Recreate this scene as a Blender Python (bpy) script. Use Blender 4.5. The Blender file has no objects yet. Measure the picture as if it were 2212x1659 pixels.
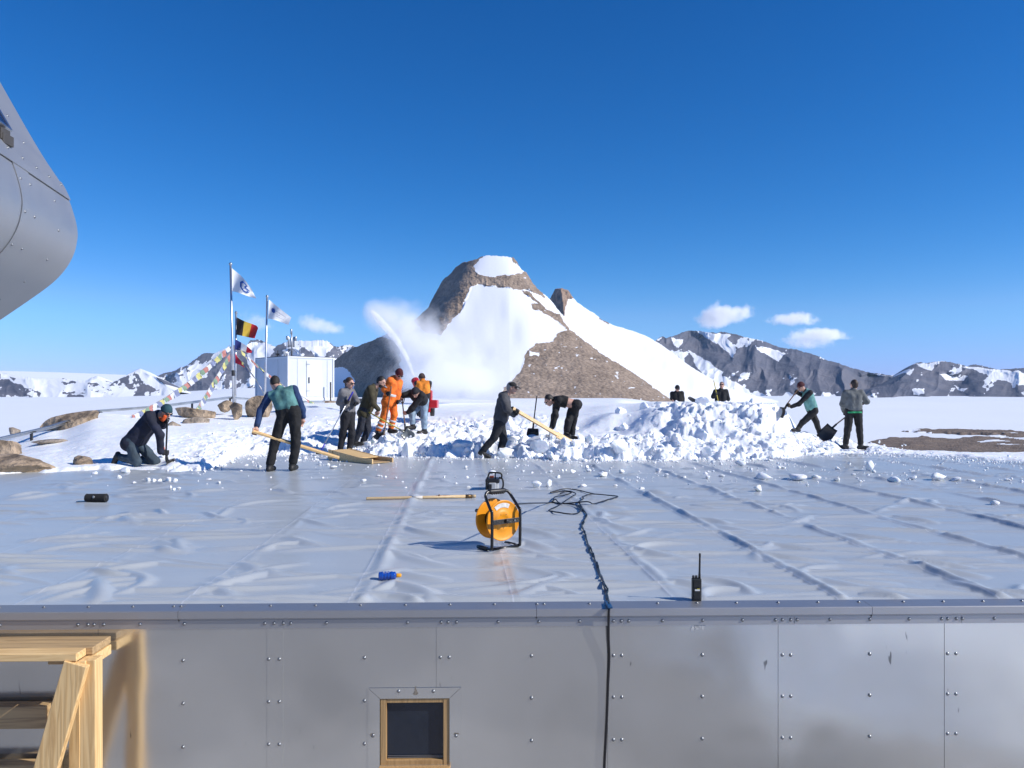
import bpy, bmesh, math, random
import numpy as np
from mathutils import Vector, Matrix

random.seed(7)
RNG = np.random.default_rng(11)
S = bpy.context.scene
COL = S.collection
PI = math.pi
R = math.radians

# ---------------------------------------------------------------- camera
F, CX, HY, CZ = 1696.0, 1106.0, 858.0, 1.25     # focal length in survey units, optical axis, horizon, eye height above the roof
cam = bpy.data.cameras.new('camera')
cam_ob = bpy.data.objects.new('camera', cam)
COL.objects.link(cam_ob)
cam.sensor_width = 36
cam.lens = F / 2212 * 36
cam.shift_y = (HY - 829.5) / 2212
cam.clip_start = 0.05
cam.clip_end = 60000
cam_ob.location = (0, 0, CZ)
cam_ob.rotation_euler = (PI / 2, 0, 0)
S.camera = cam_ob

# ---------------------------------------------------------------- light
SUN_EL, SUN_AZ = 34.0, 107.0                     # azimuth clockwise from +Y
sd = Vector((math.sin(R(SUN_AZ)) * math.cos(R(SUN_EL)), math.cos(R(SUN_AZ)) * math.cos(R(SUN_EL)), math.sin(R(SUN_EL))))
w = bpy.data.worlds.new('World')
S.world = w
w.use_nodes = True
wn = w.node_tree
wn.nodes.clear()
wo = wn.nodes.new('ShaderNodeOutputWorld')
bg = wn.nodes.new('ShaderNodeBackground')
sky = wn.nodes.new('ShaderNodeTexSky')
sky.sky_type = 'NISHITA'
sky.sun_disc = False
sky.sun_elevation = R(SUN_EL)
sky.sun_rotation = R(SUN_AZ)
sky.altitude = 2600
sky.air_density = 1.0
sky.dust_density = 0.0
sky.ozone_density = 3.6
hs = wn.nodes.new('ShaderNodeHueSaturation')
hs.inputs['Hue'].default_value = 0.5065
hs.inputs['Saturation'].default_value = 1.25
hs.inputs['Value'].default_value = 1.0
wn.links.new(sky.outputs[0], hs.inputs['Color'])
sp_ = wn.nodes.new('ShaderNodeSeparateColor'); cb_ = wn.nodes.new('ShaderNodeCombineColor')
wn.links.new(hs.outputs[0], sp_.inputs[0])
for ch_, (kk_, ex_) in enumerate(((2.16 * .15 ** .67, 1.67), (.96 * .15 ** .08, 1.08), (1.0, 1.0))):   # clear dry polar air: deeper blue than the plain model
    pw_ = wn.nodes.new('ShaderNodeMath'); pw_.operation = 'POWER'; pw_.inputs[1].default_value = ex_
    ml_ = wn.nodes.new('ShaderNodeMath'); ml_.operation = 'MULTIPLY'; ml_.inputs[1].default_value = kk_
    wn.links.new(sp_.outputs[ch_], pw_.inputs[0]); wn.links.new(pw_.outputs[0], ml_.inputs[0]); wn.links.new(ml_.outputs[0], cb_.inputs[ch_])
mn_ = wn.nodes.new('ShaderNodeMath'); mn_.operation = 'MINIMUM'; mg_ = wn.nodes.new('ShaderNodeMath'); mg_.operation = 'MULTIPLY'; mg_.inputs[1].default_value = .40
src_r, src_g = cb_.inputs[0].links[0].from_socket, cb_.inputs[1].links[0].from_socket
wn.links.new(src_g, mg_.inputs[0]); wn.links.new(src_r, mn_.inputs[0]); wn.links.new(mg_.outputs[0], mn_.inputs[1]); wn.links.new(mn_.outputs[0], cb_.inputs[0])
mb_ = wn.nodes.new('ShaderNodeMath'); mb_.operation = 'MULTIPLY'; mb_.inputs[1].default_value = .53; m2_ = wn.nodes.new('ShaderNodeMath'); m2_.operation = 'SMOOTH_MIN'; m2_.inputs[2].default_value = .6
wn.links.new(cb_.inputs[2].links[0].from_socket, mb_.inputs[0]); wn.links.new(src_g, m2_.inputs[0]); wn.links.new(mb_.outputs[0], m2_.inputs[1]); wn.links.new(m2_.outputs[0], cb_.inputs[1])
wn.links.new(cb_.outputs[0], bg.inputs[0])
bg.inputs[1].default_value = 0.14
wn.links.new(bg.outputs[0], wo.inputs[0])
sun = bpy.data.lights.new('sun', 'SUN')
sun.energy = 4.9
sun.angle = R(0.53)
sun.color = (1.0, 0.955, 0.89)
sun_ob = bpy.data.objects.new('sun', sun)
COL.objects.link(sun_ob)
sun_ob.rotation_euler = sd.to_track_quat('Z', 'Y').to_euler()
sun_ob.location = (30, -8, 30)
S.view_settings.view_transform = 'Standard'
S.view_settings.look = 'None'
S.view_settings.gamma = 1
S.view_settings.exposure = 0.06
S.cycles.volume_bounces = 10
S.cycles.max_bounces = 10
S.cycles.transparent_max_bounces = 12

# ---------------------------------------------------------------- helpers
def P(px, py, d):
    """point seen at survey position (px, py) at depth d"""
    return np.array(((px - CX) / F * d, d, CZ + (HY - py) / F * d))

def G(px, py, z=0.0):
    """point of the level z under survey position (px, py)"""
    d = (CZ - z) * F / (py - HY)
    return np.array(((px - CX) / F * d, d, z))

def vnoise(x, y, z=None, seed=0):
    x = np.asarray(x, float); y = np.asarray(y, float)
    z = np.zeros_like(x) if z is None else np.asarray(z, float)
    xi, yi, zi = np.floor(x).astype(np.int64), np.floor(y).astype(np.int64), np.floor(z).astype(np.int64)
    fx, fy, fz = x - xi, y - yi, z - zi
    fx, fy, fz = [f * f * f * (f * (f * 6 - 15) + 10) for f in (fx, fy, fz)]
    def h(a, b, c):
        n = (a * 374761393 + b * 668265263 + c * 1274126177 + seed * 974634541) & 0xffffffff
        n = ((n ^ (n >> 13)) * 1274126177) & 0xffffffff
        n = ((n ^ (n >> 16)) * 2246822519) & 0xffffffff
        return ((n ^ (n >> 15)) & 0xffff) / 32767.5 - 1.0
    r = 0
    for dx, wx in ((0, 1 - fx), (1, fx)):
        for dy, wy in ((0, 1 - fy), (1, fy)):
            for dz, wz in ((0, 1 - fz), (1, fz)):
                r = r + wx * wy * wz * h(xi + dx, yi + dy, zi + dz)
    return r

def fbm(x, y, z=None, oct=4, seed=0, gain=0.5, ridged=False):
    r, a, f, t = 0, 1.0, 1.0, 0
    for i in range(oct):
        n = vnoise(np.asarray(x) * f + i * 17.3, np.asarray(y) * f - i * 9.1, None if z is None else np.asarray(z) * f, seed + i)
        if ridged:
            n = 1 - 2 * np.abs(n)
        r = r + a * n; t += a
        a *= gain; f *= 2.03
    return r / t

def sstep(a, b, x):
    t = np.clip((np.asarray(x, float) - a) / (b - a), 0, 1)
    return t * t * (3 - 2 * t)

ORG = {}
def link(o, parent=None):
    COL.objects.link(o)
    if parent is not None:
        o.parent = parent
    return o

def tag(o, label=None, cat=None, group=None, kind=None):
    if label: o['label'] = label
    if cat: o['category'] = cat
    if group: o['group'] = group
    if kind: o['kind'] = kind
    return o

def thing(name, loc, label, cat, group=None, rz=0.0):
    o = bpy.data.objects.new(name, None)
    o.empty_display_size = 0.1
    o.location = tuple(loc)
    o.rotation_euler = (0, 0, rz)
    COL.objects.link(o)
    ORG[o] = np.array(loc, float) if rz == 0 else np.zeros(3)
    return tag(o, label, cat, group)

def mesh_obj(name, V, faces, mats, parent=None, org=None, smooth=True, midx=None, kind=None):
    """links ONE mesh object; V in world space unless the parent frame says otherwise"""
    V = np.asarray(V, float)
    if parent is not None:
        o0 = ORG.get(parent, np.zeros(3))
    else:
        o0 = np.zeros(3) if org is None else np.asarray(org, float)
    me = bpy.data.meshes.new(name)
    if isinstance(faces, np.ndarray):
        n, k = faces.shape
        me.vertices.add(len(V)); me.vertices.foreach_set('co', (V - o0).astype(np.float32).ravel())
        me.loops.add(n * k); me.loops.foreach_set('vertex_index', faces.astype(np.int32).ravel())
        me.polygons.add(n); me.polygons.foreach_set('loop_start', np.arange(0, n * k, k, dtype=np.int32))
        me.update(calc_edges=True)
    else:
        me.from_pydata((V - o0).tolist(), [], [list(f) for f in faces])
        me.update()
    for m in (mats if isinstance(mats, (list, tuple)) else [mats]):
        me.materials.append(m)
    if midx is not None:
        me.polygons.foreach_set('material_index', np.asarray(midx, np.int32))
    me.polygons.foreach_set('use_smooth', np.full(len(me.polygons), smooth))
    me.update()
    o = bpy.data.objects.new(name, me)
    if parent is None:
        o.location = tuple(o0)
    link(o, parent)
    ORG[o] = o0
    if kind: o['kind'] = kind
    return o

def bevel(o, wd=0.004, seg=2):
    m = o.modifiers.new('bevel', 'BEVEL'); m.width = wd; m.segments = seg; m.limit_method = 'ANGLE'
    return o

def grid_faces(nr, nc):
    i = np.arange((nr - 1) * nc).reshape(nr - 1, nc)[:, :-1].ravel()
    return np.stack([i, i + 1, i + nc + 1, i + nc], 1)

class MB:
    """collects shapes for one mesh"""
    def __init__(s): s.v, s.f, s.m = [], [], []
    def add(s, V, Fc, m=0):
        b = len(s.v)
        s.v += [tuple(map(float, p)) for p in V]
        s.f += [tuple(int(i) + b for i in f) for f in Fc]
        s.m += [m] * len(Fc)
        return s
    def box(s, c, size, rot=None, m=0):
        hx, hy, hz = np.array(size) / 2
        V = np.array([(x, y, z) for x in (-hx, hx) for y in (-hy, hy) for z in (-hz, hz)])
        if rot is not None: V = V @ np.array(rot).T
        return s.add(V + np.array(c), [(0, 1, 3, 2), (4, 6, 7, 5), (0, 4, 5, 1), (2, 3, 7, 6), (0, 2, 6, 4), (1, 5, 7, 3)], m)
    def beam(s, a, b, wd, th, up=(0, 0, 1), m=0):
        """box from a to b, wd across and th along up"""
        a, b = np.array(a, float), np.array(b, float)
        L = np.linalg.norm(b - a); x = (b - a) / L
        u = np.array(up, float); u = u - x * (u @ x)
        u /= np.linalg.norm(u); y = np.cross(u, x)
        return s.box((a + b) / 2, (L, wd, th), np.stack([x, y, u], 1), m)
    def tube(s, pts, r, n=8, m=0, caps=True, closed=False):
        pts = [np.array(p, float) for p in pts]
        N = len(pts)
        rs = r if hasattr(r, '__len__') else [r] * N
        V, Fc = [], []
        prev = None
        for i in range(N):
            if closed: t = pts[(i + 1) % N] - pts[i - 1]
            else: t = pts[min(i + 1, N - 1)] - pts[max(i - 1, 0)]
            t = t / (np.linalg.norm(t) + 1e-12)
            if prev is None:
                q = np.array((0, 0, 1.0)) if abs(t[2]) < 0.9 else np.array((1.0, 0, 0))
                u = np.cross(t, q)
            else:
                u = prev - t * (prev @ t)
            u = u / (np.linalg.norm(u) + 1e-12); prev = u
            v = np.cross(t, u)
            for k in range(n):
                a = 2 * PI * k / n
                V.append(pts[i] + rs[i] * (math.cos(a) * u + math.sin(a) * v))
        for i in range(N if closed else N - 1):
            j = (i + 1) % N
            for k in range(n):
                Fc.append((i * n + k, i * n + (k + 1) % n, j * n + (k + 1) % n, j * n + k))
        if caps and not closed:
            Fc.append(tuple(range(n - 1, -1, -1)))
            Fc.append(tuple((N - 1) * n + k for k in range(n)))
        return s.add(V, Fc, m)
    def lathe(s, prof, c, axis, n=32, m=0):
        """prof: list of (radius, along axis)"""
        ax = np.array(axis, float); ax /= np.linalg.norm(ax)
        q = np.array((0, 0, 1.0)) if abs(ax[2]) < 0.9 else np.array((1.0, 0, 0))
        u = np.cross(ax, q); u /= np.linalg.norm(u); v = np.cross(ax, u)
        V = [np.array(c) + ax * h + rr * (math.cos(2 * PI * k / n) * u + math.sin(2 * PI * k / n) * v) for rr, h in prof for k in range(n)]
        Fc = [(i * n + k, i * n + (k + 1) % n, (i + 1) * n + (k + 1) % n, (i + 1) * n + k) for i in range(len(prof) - 1) for k in range(n)]
        Fc.append(tuple(range(n - 1, -1, -1))); Fc.append(tuple((len(prof) - 1) * n + k for k in range(n)))
        return s.add(V, Fc, m)
    def prism(s, poly, dvec, m=0):
        """planar polygon (3D points) extruded by dvec"""
        poly = [np.array(p, float) for p in poly]; n = len(poly); dv = np.array(dvec, float)
        V = poly + [p + dv for p in poly]
        Fc = [tuple(range(n - 1, -1, -1)), tuple(range(n, 2 * n))] + [(i, (i + 1) % n, (i + 1) % n + n, i + n) for i in range(n)]
        return s.add(V, Fc, m)
    def build(s, name, mats, parent=None, org=None, smooth=False):
        return mesh_obj(name, s.v, s.f, mats, parent, org, smooth, s.m)

def smooth_path(pts, n=8, closed=False):
    """Catmull-Rom through pts"""
    p = [np.array(q, float) for q in pts]
    out = []
    N = len(p)
    for i in range(N if closed else N - 1):
        a, b, c, d = (p[(i - 1) % N], p[i], p[(i + 1) % N], p[(i + 2) % N]) if closed else (p[max(i - 1, 0)], p[i], p[i + 1], p[min(i + 2, N - 1)])
        for k in range(n):
            t = k / n
            out.append(0.5 * (2 * b + (c - a) * t + (2 * a - 5 * b + 4 * c - d) * t * t + (3 * b - a - 3 * c + d) * t ** 3))
    if not closed: out.append(p[-1])
    return out

# ---------------------------------------------------------------- materials
def nodes(name):
    m = bpy.data.materials.new(name); m.use_nodes = True
    nt = m.node_tree
    return m, nt, nt.nodes['Principled BSDF'], nt.nodes.new, nt.links.new

def mk(name, col, rough=0.6, metal=0.0, var=0.12, vscale=6.0, bump=0.15, bscale=60.0, bdist=0.01, spec=0.5, col2=None, detail=4, coat=0.0, sheen=0.0):
    m, nt, b, new, lk = nodes(name)
    tc = new('ShaderNodeTexCoord')
    n1 = new('ShaderNodeTexNoise'); n1.inputs['Scale'].default_value = vscale; n1.inputs['Detail'].default_value = detail
    lk(tc.outputs['Object'], n1.inputs['Vector'])
    mx = new('ShaderNodeMix'); mx.data_type = 'RGBA'
    c = np.array(col)
    a = tuple(np.clip(c * (1 - var), 0, 1)) + (1,)
    d = tuple(np.clip(c * (1 + var), 0, 1)) + (1,) if col2 is None else tuple(col2) + (1,)
    mx.inputs['A'].default_value = a; mx.inputs['B'].default_value = d
    rp = new('ShaderNodeMapRange'); rp.inputs['From Min'].default_value = 0.35; rp.inputs['From Max'].default_value = 0.65
    lk(n1.outputs['Fac'], rp.inputs['Value']); lk(rp.outputs[0], mx.inputs['Factor'])
    lk(mx.outputs['Result'], b.inputs['Base Color'])
    b.inputs['Roughness'].default_value = rough
    b.inputs['Metallic'].default_value = metal
    b.inputs['Specular IOR Level'].default_value = spec
    b.inputs['Coat Weight'].default_value = coat
    b.inputs['Sheen Weight'].default_value = sheen
    if bump > 0:
        n2 = new('ShaderNodeTexNoise'); n2.inputs['Scale'].default_value = bscale; n2.inputs['Detail'].default_value = 6
        lk(tc.outputs['Object'], n2.inputs['Vector'])
        bp = new('ShaderNodeBump'); bp.inputs['Strength'].default_value = bump; bp.inputs['Distance'].default_value = bdist
        lk(n2.outputs['Fac'], bp.inputs['Height']); lk(bp.outputs[0], b.inputs['Normal'])
    return m

def snow_mat(name, scale=1.0, col=(0.87, 0.89, 0.91), bump=0.5, dist=0.05, sss=0.0):
    m, nt, b, new, lk = nodes(name)
    tc = new('ShaderNodeTexCoord')
    b.inputs['Base Color'].default_value = col + (1,)
    b.inputs['Roughness'].default_value = 0.55
    b.inputs['Specular IOR Level'].default_value = 0.25
    if sss:
        b.inputs['Subsurface Weight'].default_value = sss; b.inputs['Subsurface Radius'].default_value = (.6, .8, 1.0); b.inputs['Subsurface Scale'].default_value = .05
    n1 = new('ShaderNodeTexNoise'); n1.inputs['Scale'].default_value = 2.2 * scale; n1.inputs['Detail'].default_value = 9; n1.inputs['Roughness'].default_value = 0.62
    lk(tc.outputs['Object'], n1.inputs['Vector'])
    n2 = new('ShaderNodeTexNoise'); n2.inputs['Scale'].default_value = 24 * scale; n2.inputs['Detail'].default_value = 4
    lk(tc.outputs['Object'], n2.inputs['Vector'])
    ad = new('ShaderNodeMath'); ad.operation = 'MULTIPLY_ADD'; ad.inputs[1].default_value = 0.25
    lk(n2.outputs['Fac'], ad.inputs[0]); lk(n1.outputs['Fac'], ad.inputs[2])
    bp = new('ShaderNodeBump'); bp.inputs['Strength'].default_value = bump; bp.inputs['Distance'].default_value = dist
    lk(ad.outputs[0], bp.inputs['Height']); lk(bp.outputs[0], b.inputs['Normal'])
    return m

def wood_mat(name, light=(0.80, 0.55, 0.26), dark=(0.46, 0.25, 0.085), axis='X', scale=1.0, rough=0.55):
    m, nt, b, new, lk = nodes(name)
    tc = new('ShaderNodeTexCoord')
    mp = new('ShaderNodeMapping')
    sc = {'X': (0.5, 9, 9), 'Y': (9, 0.5, 9), 'Z': (9, 9, 0.5)}[axis]
    mp.inputs['Scale'].default_value = tuple(q * scale for q in sc)
    lk(tc.outputs['Object'], mp.inputs['Vector'])
    n1 = new('ShaderNodeTexNoise'); n1.inputs['Scale'].default_value = 1.6; n1.inputs['Detail'].default_value = 5; n1.inputs['Distortion'].default_value = 0.6
    lk(mp.outputs[0], n1.inputs['Vector'])
    ml = new('ShaderNodeMath'); ml.operation = 'MULTIPLY'; ml.inputs[1].default_value = 7.0
    lk(n1.outputs['Fac'], ml.inputs[0])
    fr = new('ShaderNodeMath'); fr.operation = 'PINGPONG'; fr.inputs[1].default_value = 0.5
    lk(ml.outputs[0], fr.inputs[0])
    rp = new('ShaderNodeMapRange'); rp.inputs['From Min'].default_value = 0.1; rp.inputs['From Max'].default_value = 0.5
    lk(fr.outputs[0], rp.inputs['Value'])
    n3 = new('ShaderNodeTexNoise'); n3.inputs['Scale'].default_value = 1.3; n3.inputs['Detail'].default_value = 3
    lk(tc.outputs['Object'], n3.inputs['Vector'])
    mm = new('ShaderNodeMath'); mm.operation = 'MULTIPLY'
    lk(rp.outputs[0], mm.inputs[0]); lk(n3.outputs['Fac'], mm.inputs[1])
    mx = new('ShaderNodeMix'); mx.data_type = 'RGBA'
    mx.inputs['A'].default_value = light + (1,); mx.inputs['B'].default_value = dark + (1,)
    lk(mm.outputs[0], mx.inputs['Factor']); lk(mx.outputs['Result'], b.inputs['Base Color'])
    b.inputs['Roughness'].default_value = rough
    bp = new('ShaderNodeBump'); bp.inputs['Strength'].default_value = 0.15; bp.inputs['Distance'].default_value = 0.004
    lk(rp.outputs[0], bp.inputs['Height']); lk(bp.outputs[0], b.inputs['Normal'])
    return m

M = {}
M['snow'] = snow_mat('snow_near', 1.0, sss=.25)
M['snow_far'] = snow_mat('snow_far', 0.05, bump=0.25, dist=0.6)
M['snow_chunk'] = snow_mat('snow_chunk', 4.0, bump=0.6, dist=0.02, sss=.3)
# ================================================================ terrain
def d0_of(px):
    """distance at which the snow on the roof begins"""
    return np.interp(px, [-400, 0, 60, 130, 215, 240, 430, 470, 520, 700, 760, 1000, 1060, 1250, 1400, 1680, 1740, 1880, 2000, 2212, 2600],
                     [12.4, 12.7, 12.9, 13.1, 13.4, 13.15, 13.2, 14.2, 16.6, 17.4, 17.0, 16.3, 16.3, 15.4, 15.6, 15.8, 16.9, 17.3, 16.6, 14.9, 14.0])

NEAR = {  # survey column: (depth, height) pairs behind the snow edge
    -400: [(14, 0), (18, -.1), (24, -.8), (36, -4), (60, -8)],
    0:    [(14, .04), (17, .0), (20, .16), (22, .1), (26, -.8), (38, -4), (60, -8.5)],
    120:  [(14, .05), (17, .12), (20, .38), (22, .5), (26, -.5), (38, -4), (60, -8.5)],
    210:  [(14, .06), (17, .25), (20, .6), (22, .8), (25, .3), (38, -4), (60, -8.5)],
    330:  [(14, .10), (17, .32), (20, .56), (23, .78), (26, .45), (38, -3.5), (60, -8.5)],
    430:  [(14, .06), (17, .25), (20, .52), (23, .72), (26, .78), (30, .3), (40, -3), (60, -8.5)],
    560:  [(16, .03), (18, .22), (20, .45), (23, .68), (26, .88), (30, .96), (38, 1.0), (46, -1.5), (60, -7)],
    700:  [(16.5, .03), (18, .25), (20, .55), (22, .8), (24, .94), (28, 1.02), (40, 1.0), (60, .2)],
    760:  [(16.5, .10), (17.5, .12), (19, .38), (21, .68), (24, .9), (30, 1.02), (40, 1.05), (60, .9)],
    900:  [(16.5, .16), (17.5, .22), (19, .38), (21, .5), (24, .74), (30, .98), (40, 1.05), (60, 1.05)],
    1040: [(15.8, .2), (17, .24), (19, .34), (21, .48), (22.4, .66), (23, .84), (30, 1.0), (40, 1.05), (60, 1.05)],
    1230: [(15.6, .2), (17, .22), (19, .30), (20.6, .40), (21.1, .72), (24, .86), (30, .98), (40, 1.02), (60, 1.0)],
    1330: [(15.8, .2), (17, .24), (18.6, .32), (19.7, .40), (20.0, .80), (24, 1.0), (30, 1.02), (40, .9), (60, .6)],
    1430: [(16, .22), (17, .26), (18, .36), (18.6, .5), (18.9, .92), (22, 1.1), (27, 1.1), (40, .5), (60, -2)],
    1500: [(16, .2), (17, .3), (17.6, .52), (18.2, .72), (19, 1.02), (21, 1.13), (27, 1.1), (36, -.6), (60, -6)],
    1640: [(16, .16), (17, .34), (17.6, .56), (18.4, .84), (19.4, 1.06), (21, 1.13), (26, 1.0), (36, -1), (60, -7)],
    1695: [(16.2, .12), (17, .3), (18, .62), (19, .86), (20.2, .98), (22, .9), (26, .3), (36, -2), (60, -8)],
    1735: [(16.6, .06), (18, .14), (19.4, .30), (20.4, .42), (22, .3), (26, -.3), (36, -2.5), (60, -8)],
    1780: [(17, .06), (18.5, .10), (20.5, .16), (22.5, .14), (26, -.6), (36, -3), (60, -8)],
    1880: [(17.5, .03), (19, .06), (20.5, .03), (23, -.5), (36, -3.6), (60, -8)],
    2000: [(16.8, .02), (18, .02), (19.5, -.2), (24, -1.3), (36, -4), (60, -8)],
    2212: [(15.2, .02), (17.6, .03), (19, -.2), (24, -1.3), (36, -4), (60, -8)],
    2700: [(14.2, .02), (17.4, .02), (19, -.3), (24, -1.6), (36, -4), (60, -8)],
}
_npx = np.array(sorted(NEAR), float)
_dd = np.concatenate([np.arange(11.5, 30, 0.1), np.arange(30, 61, 0.5)])
_tab = np.array([np.interp(_dd, [q[0] for q in NEAR[int(k)]], [q[1] for q in NEAR[int(k)]]) for k in _npx])
def _sm(a, n):
    k = np.hanning(n + 2)[1:-1]; k /= k.sum()
    return np.apply_along_axis(lambda r: np.convolve(np.pad(r, n // 2, mode='edge'), k, 'valid'), 1, a)
_tab = _sm(_tab, 7)

def near_z0(px, d):
    px = np.clip(px, _npx[0], _npx[-1] - 1e-3)
    i = np.clip(np.searchsorted(_npx, px, side='right') - 1, 0, len(_npx) - 2)
    t = (px - _npx[i]) / (_npx[i + 1] - _npx[i])
    t = t * t * (3 - 2 * t)
    j = np.clip(np.searchsorted(_dd, d, side='right') - 1, 0, len(_dd) - 2)
    s = np.clip((d - _dd[j]) / (_dd[j + 1] - _dd[j]), 0, 1)
    a = _tab[i, j] * (1 - s) + _tab[i, j + 1] * s
    b = _tab[i + 1, j] * (1 - s) + _tab[i + 1, j + 1] * s
    return a * (1 - t) + b * t

def rough_of(px, d):
    """how broken the snow is, 0 smooth to 1 shovelled"""
    a = np.interp(px, [-400, 330, 420, 520, 700, 760, 1000, 1700, 1800, 1900, 2100], [.08, .12, .35, .55, .5, .9, 1, 1, .7, .25, .1])
    far = np.interp(px, [-400, 400, 600, 760, 1000, 1250, 1400, 1700, 2100], [13.5, 17, 19.5, 20, 21, 20, 20, 22, 19])
    face = sstep(1150, 1240, px) * (1 - sstep(1420, 1500, px)) * sstep(17.8, 18.8, d)
    return (a * (1 - sstep(far - 1.0, far + 2.5, d)) + 0.05) * (1 - .85 * face) * (1 - .25 * sstep(1430, 1500, px) * (1 - sstep(1700, 1760, px)))

# where people and tools stand: survey column, row and depth of the ground they stand on
STAND = [(742, 981, 17.1), (738, 980, 17.1), (782, 967, 17.7), (768, 963, 17.7), (844, 935, 18.3), (816, 942, 18.3), (916, 938, 18.8), (892, 928, 18.8), (1068, 989, 16.2), (1038, 986, 16.2),
         (1235, 951, 17.4), (1223, 945, 17.4), (1150, 936, 17.8), (1722, 934, 22.0), (1770, 945, 22.0), (1826, 970, 19.1), (1860, 971, 19.1), (330, 1008, 13.9), (270, 1000, 14.0), (296, 1007, 13.9), (325, 1004, 14.0)]
CAPS = [(715, 752, 982, 17.0), (752, 796, 968, 17.6), (800, 866, 940, 18.2), (880, 930, 942, 18.7), (1020, 1115, 991, 16.1), (1132, 1166, 938, 17.7), (1212, 1248, 953, 17.3),
        (1690, 1745, 938, 21.9), (1745, 1790, 949, 21.9), (1812, 1875, 973, 19.0), (258, 345, 1010, 13.8), (1370, 1625, 868, 60), (1625, 1690, 872, 60), (930, 1370, 868.5, 60)]
def sight_cap(px, d):
    """snow in front of a standing place stays below the line of sight to it"""
    c = np.full(np.shape(px), 9.0)
    for x0, x1, py, dd in CAPS:
        w = np.maximum(np.maximum(x0 - px, px - x1), 0)
        c = np.minimum(c, np.where((w < 14) & (d < dd), CZ - (py - HY) / F * d + w * .012, 9))
    return c
def near_z(px, d):
    x = (px - CX) / F * d
    z = near_z0(px, d)
    rg = rough_of(px, d)
    z = z + 0.035 * fbm(x * .55, d * .55, oct=3, seed=3) * sstep(13, 17, d)
    n = fbm(x * 2.1, d * 2.1, oct=4, seed=5, gain=.55)
    b = fbm(x * 3.1, d * 3.1, oct=3, seed=9, ridged=True)
    n2 = fbm(x * 5.2, d * 5.2, oct=3, seed=6, ridged=True)
    z = z + rg * (0.09 * n + 0.085 * np.maximum(b, 0) + 0.07 * n2 + .05 * np.round(2.5 * fbm(x * 3.3, d * 3.3, oct=2, seed=23)) / 2.5)
    # blocky steps where the bank is broken
    blk = sstep(1380, 1450, px) * (1 - sstep(1700, 1745, px)) * sstep(17, 17.6, d) * (1 - sstep(21, 23, d))
    z = z + blk * 0.20 * np.round(2.6 * fbm(x * 1.5, d * 1.7, oct=3, seed=21)) / 2.6 + blk * .07 * np.round(3 * fbm(x * 4.4, d * 4.4, oct=2, seed=22)) / 3
    lump = sstep(1400, 1470, px) * (1 - sstep(1690, 1750, px)) * sstep(16.6, 17.4, d) * (1 - sstep(20.5, 22, d))
    z = z + lump * (.16 * fbm(x * 1.1, d * 1.0, oct=2, seed=24, ridged=True) - .04)
    for sx_, sy_, sd_ in STAND:
        zf = CZ - (sy_ - HY) / F * sd_ - .02
        w = np.exp(-(((px - sx_) / F * sd_ / .22) ** 2 + ((d - sd_) / .35) ** 2))
        z = z * (1 - w) + zf * w
    z = np.minimum(z, sight_cap(px, d) - .01)
    # long sastrugi on the smooth snow
    z = z + (1 - rg) * 0.032 * fbm(x * .6 + d * .2, d * 2.6, oct=3, seed=31) * sstep(14, 17, d)
    e = d - d0_of(px) - 0.45 * fbm(x * 1.3, d * .8, oct=4, seed=41) - .25 * fbm(x * 5, d * 4, oct=3, seed=42)
    return np.where(e < 0, -0.10, -0.03 + (z + 0.03) * sstep(0, 0.5, e) ** .8)

def near_at(px, py, lo=13.0, hi=30.0):
    """depth at which the line of sight (px, py) meets the near snow"""
    ds = np.arange(lo, hi, 0.05)
    zz = near_z(np.full_like(ds, px), ds)
    ray = CZ + (HY - py) / F * ds
    k = np.argmax(zz > ray)
    return ds[k] if (zz > ray).any() else hi

pxs = np.concatenate([np.arange(-420, -20, 8), np.arange(-20, 2240, 2.6), np.arange(2240, 2690, 8)])
ds = np.concatenate([np.arange(12.2, 22, 0.045), np.arange(22, 31, 0.10), np.arange(31, 60.5, 0.6)])
PX, D = np.meshgrid(pxs, ds)
Z = near_z(PX, D)
V = np.stack([(PX - CX) / F * D, D, Z], -1).reshape(-1, 3)
o = mesh_obj('snow_ground', V, grid_faces(len(ds), len(pxs)), M['snow'], kind='structure')
tag(o, 'trampled white snow lying on and behind the grey roof', kind='structure')

# the plain beyond
def far_z(px, d):
    l = np.log(d)
    ln = lambda dz: np.interp(l, np.log([q[0] for q in dz]), [q[1] for q in dz])
    side_l = ln([(45, -6.2), (60, -8.8), (120, -13), (300, -12), (700, -7), (1600, 1), (3200, 10), (30000, 60)])
    side_r = ln([(45, -6.2), (60, -8.4), (120, -8.5), (300, -9), (700, -6), (1600, -1), (3200, 9), (30000, 50)])
    mid = ln([(45, .4), (60, .7), (120, .85), (300, .7), (500, .6), (900, 2), (3200, 10), (30000, 50)])
    side_l = side_l + sstep(200, 600, px) * sstep(1000, 2600, d) * 26
    a = np.interp(px, [520, 720, 1330, 1560], [0, 1, 1, 0]); a = a * a * (3 - 2 * a)
    z = np.where(px < 1050, side_l, side_r) * (1 - a) + mid * a
    x = (px - CX) / F * d
    return z + fbm(x * .008, d * .008, oct=3, seed=51) * np.interp(d, [50, 150, 3000], [.05, .9, 3]) * (1 - .7 * a)
pxs = np.arange(-2600, 4801, 12.0)
ds = np.concatenate([np.geomspace(46, 3000, 150), np.geomspace(3100, 40000, 26)])
PX, D = np.meshgrid(pxs, ds)
Z = far_z(PX, D) - 0.5 * (1 - sstep(50, 62, D))
V = np.stack([(PX - CX) / F * D, D, Z], -1).reshape(-1, 3)
o = mesh_obj('snow_plain', V, grid_faces(len(ds), len(pxs)), M['snow_far'], kind='structure')
tag(o, 'wide white snow plain reaching the far mountains', kind='structure')

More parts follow.
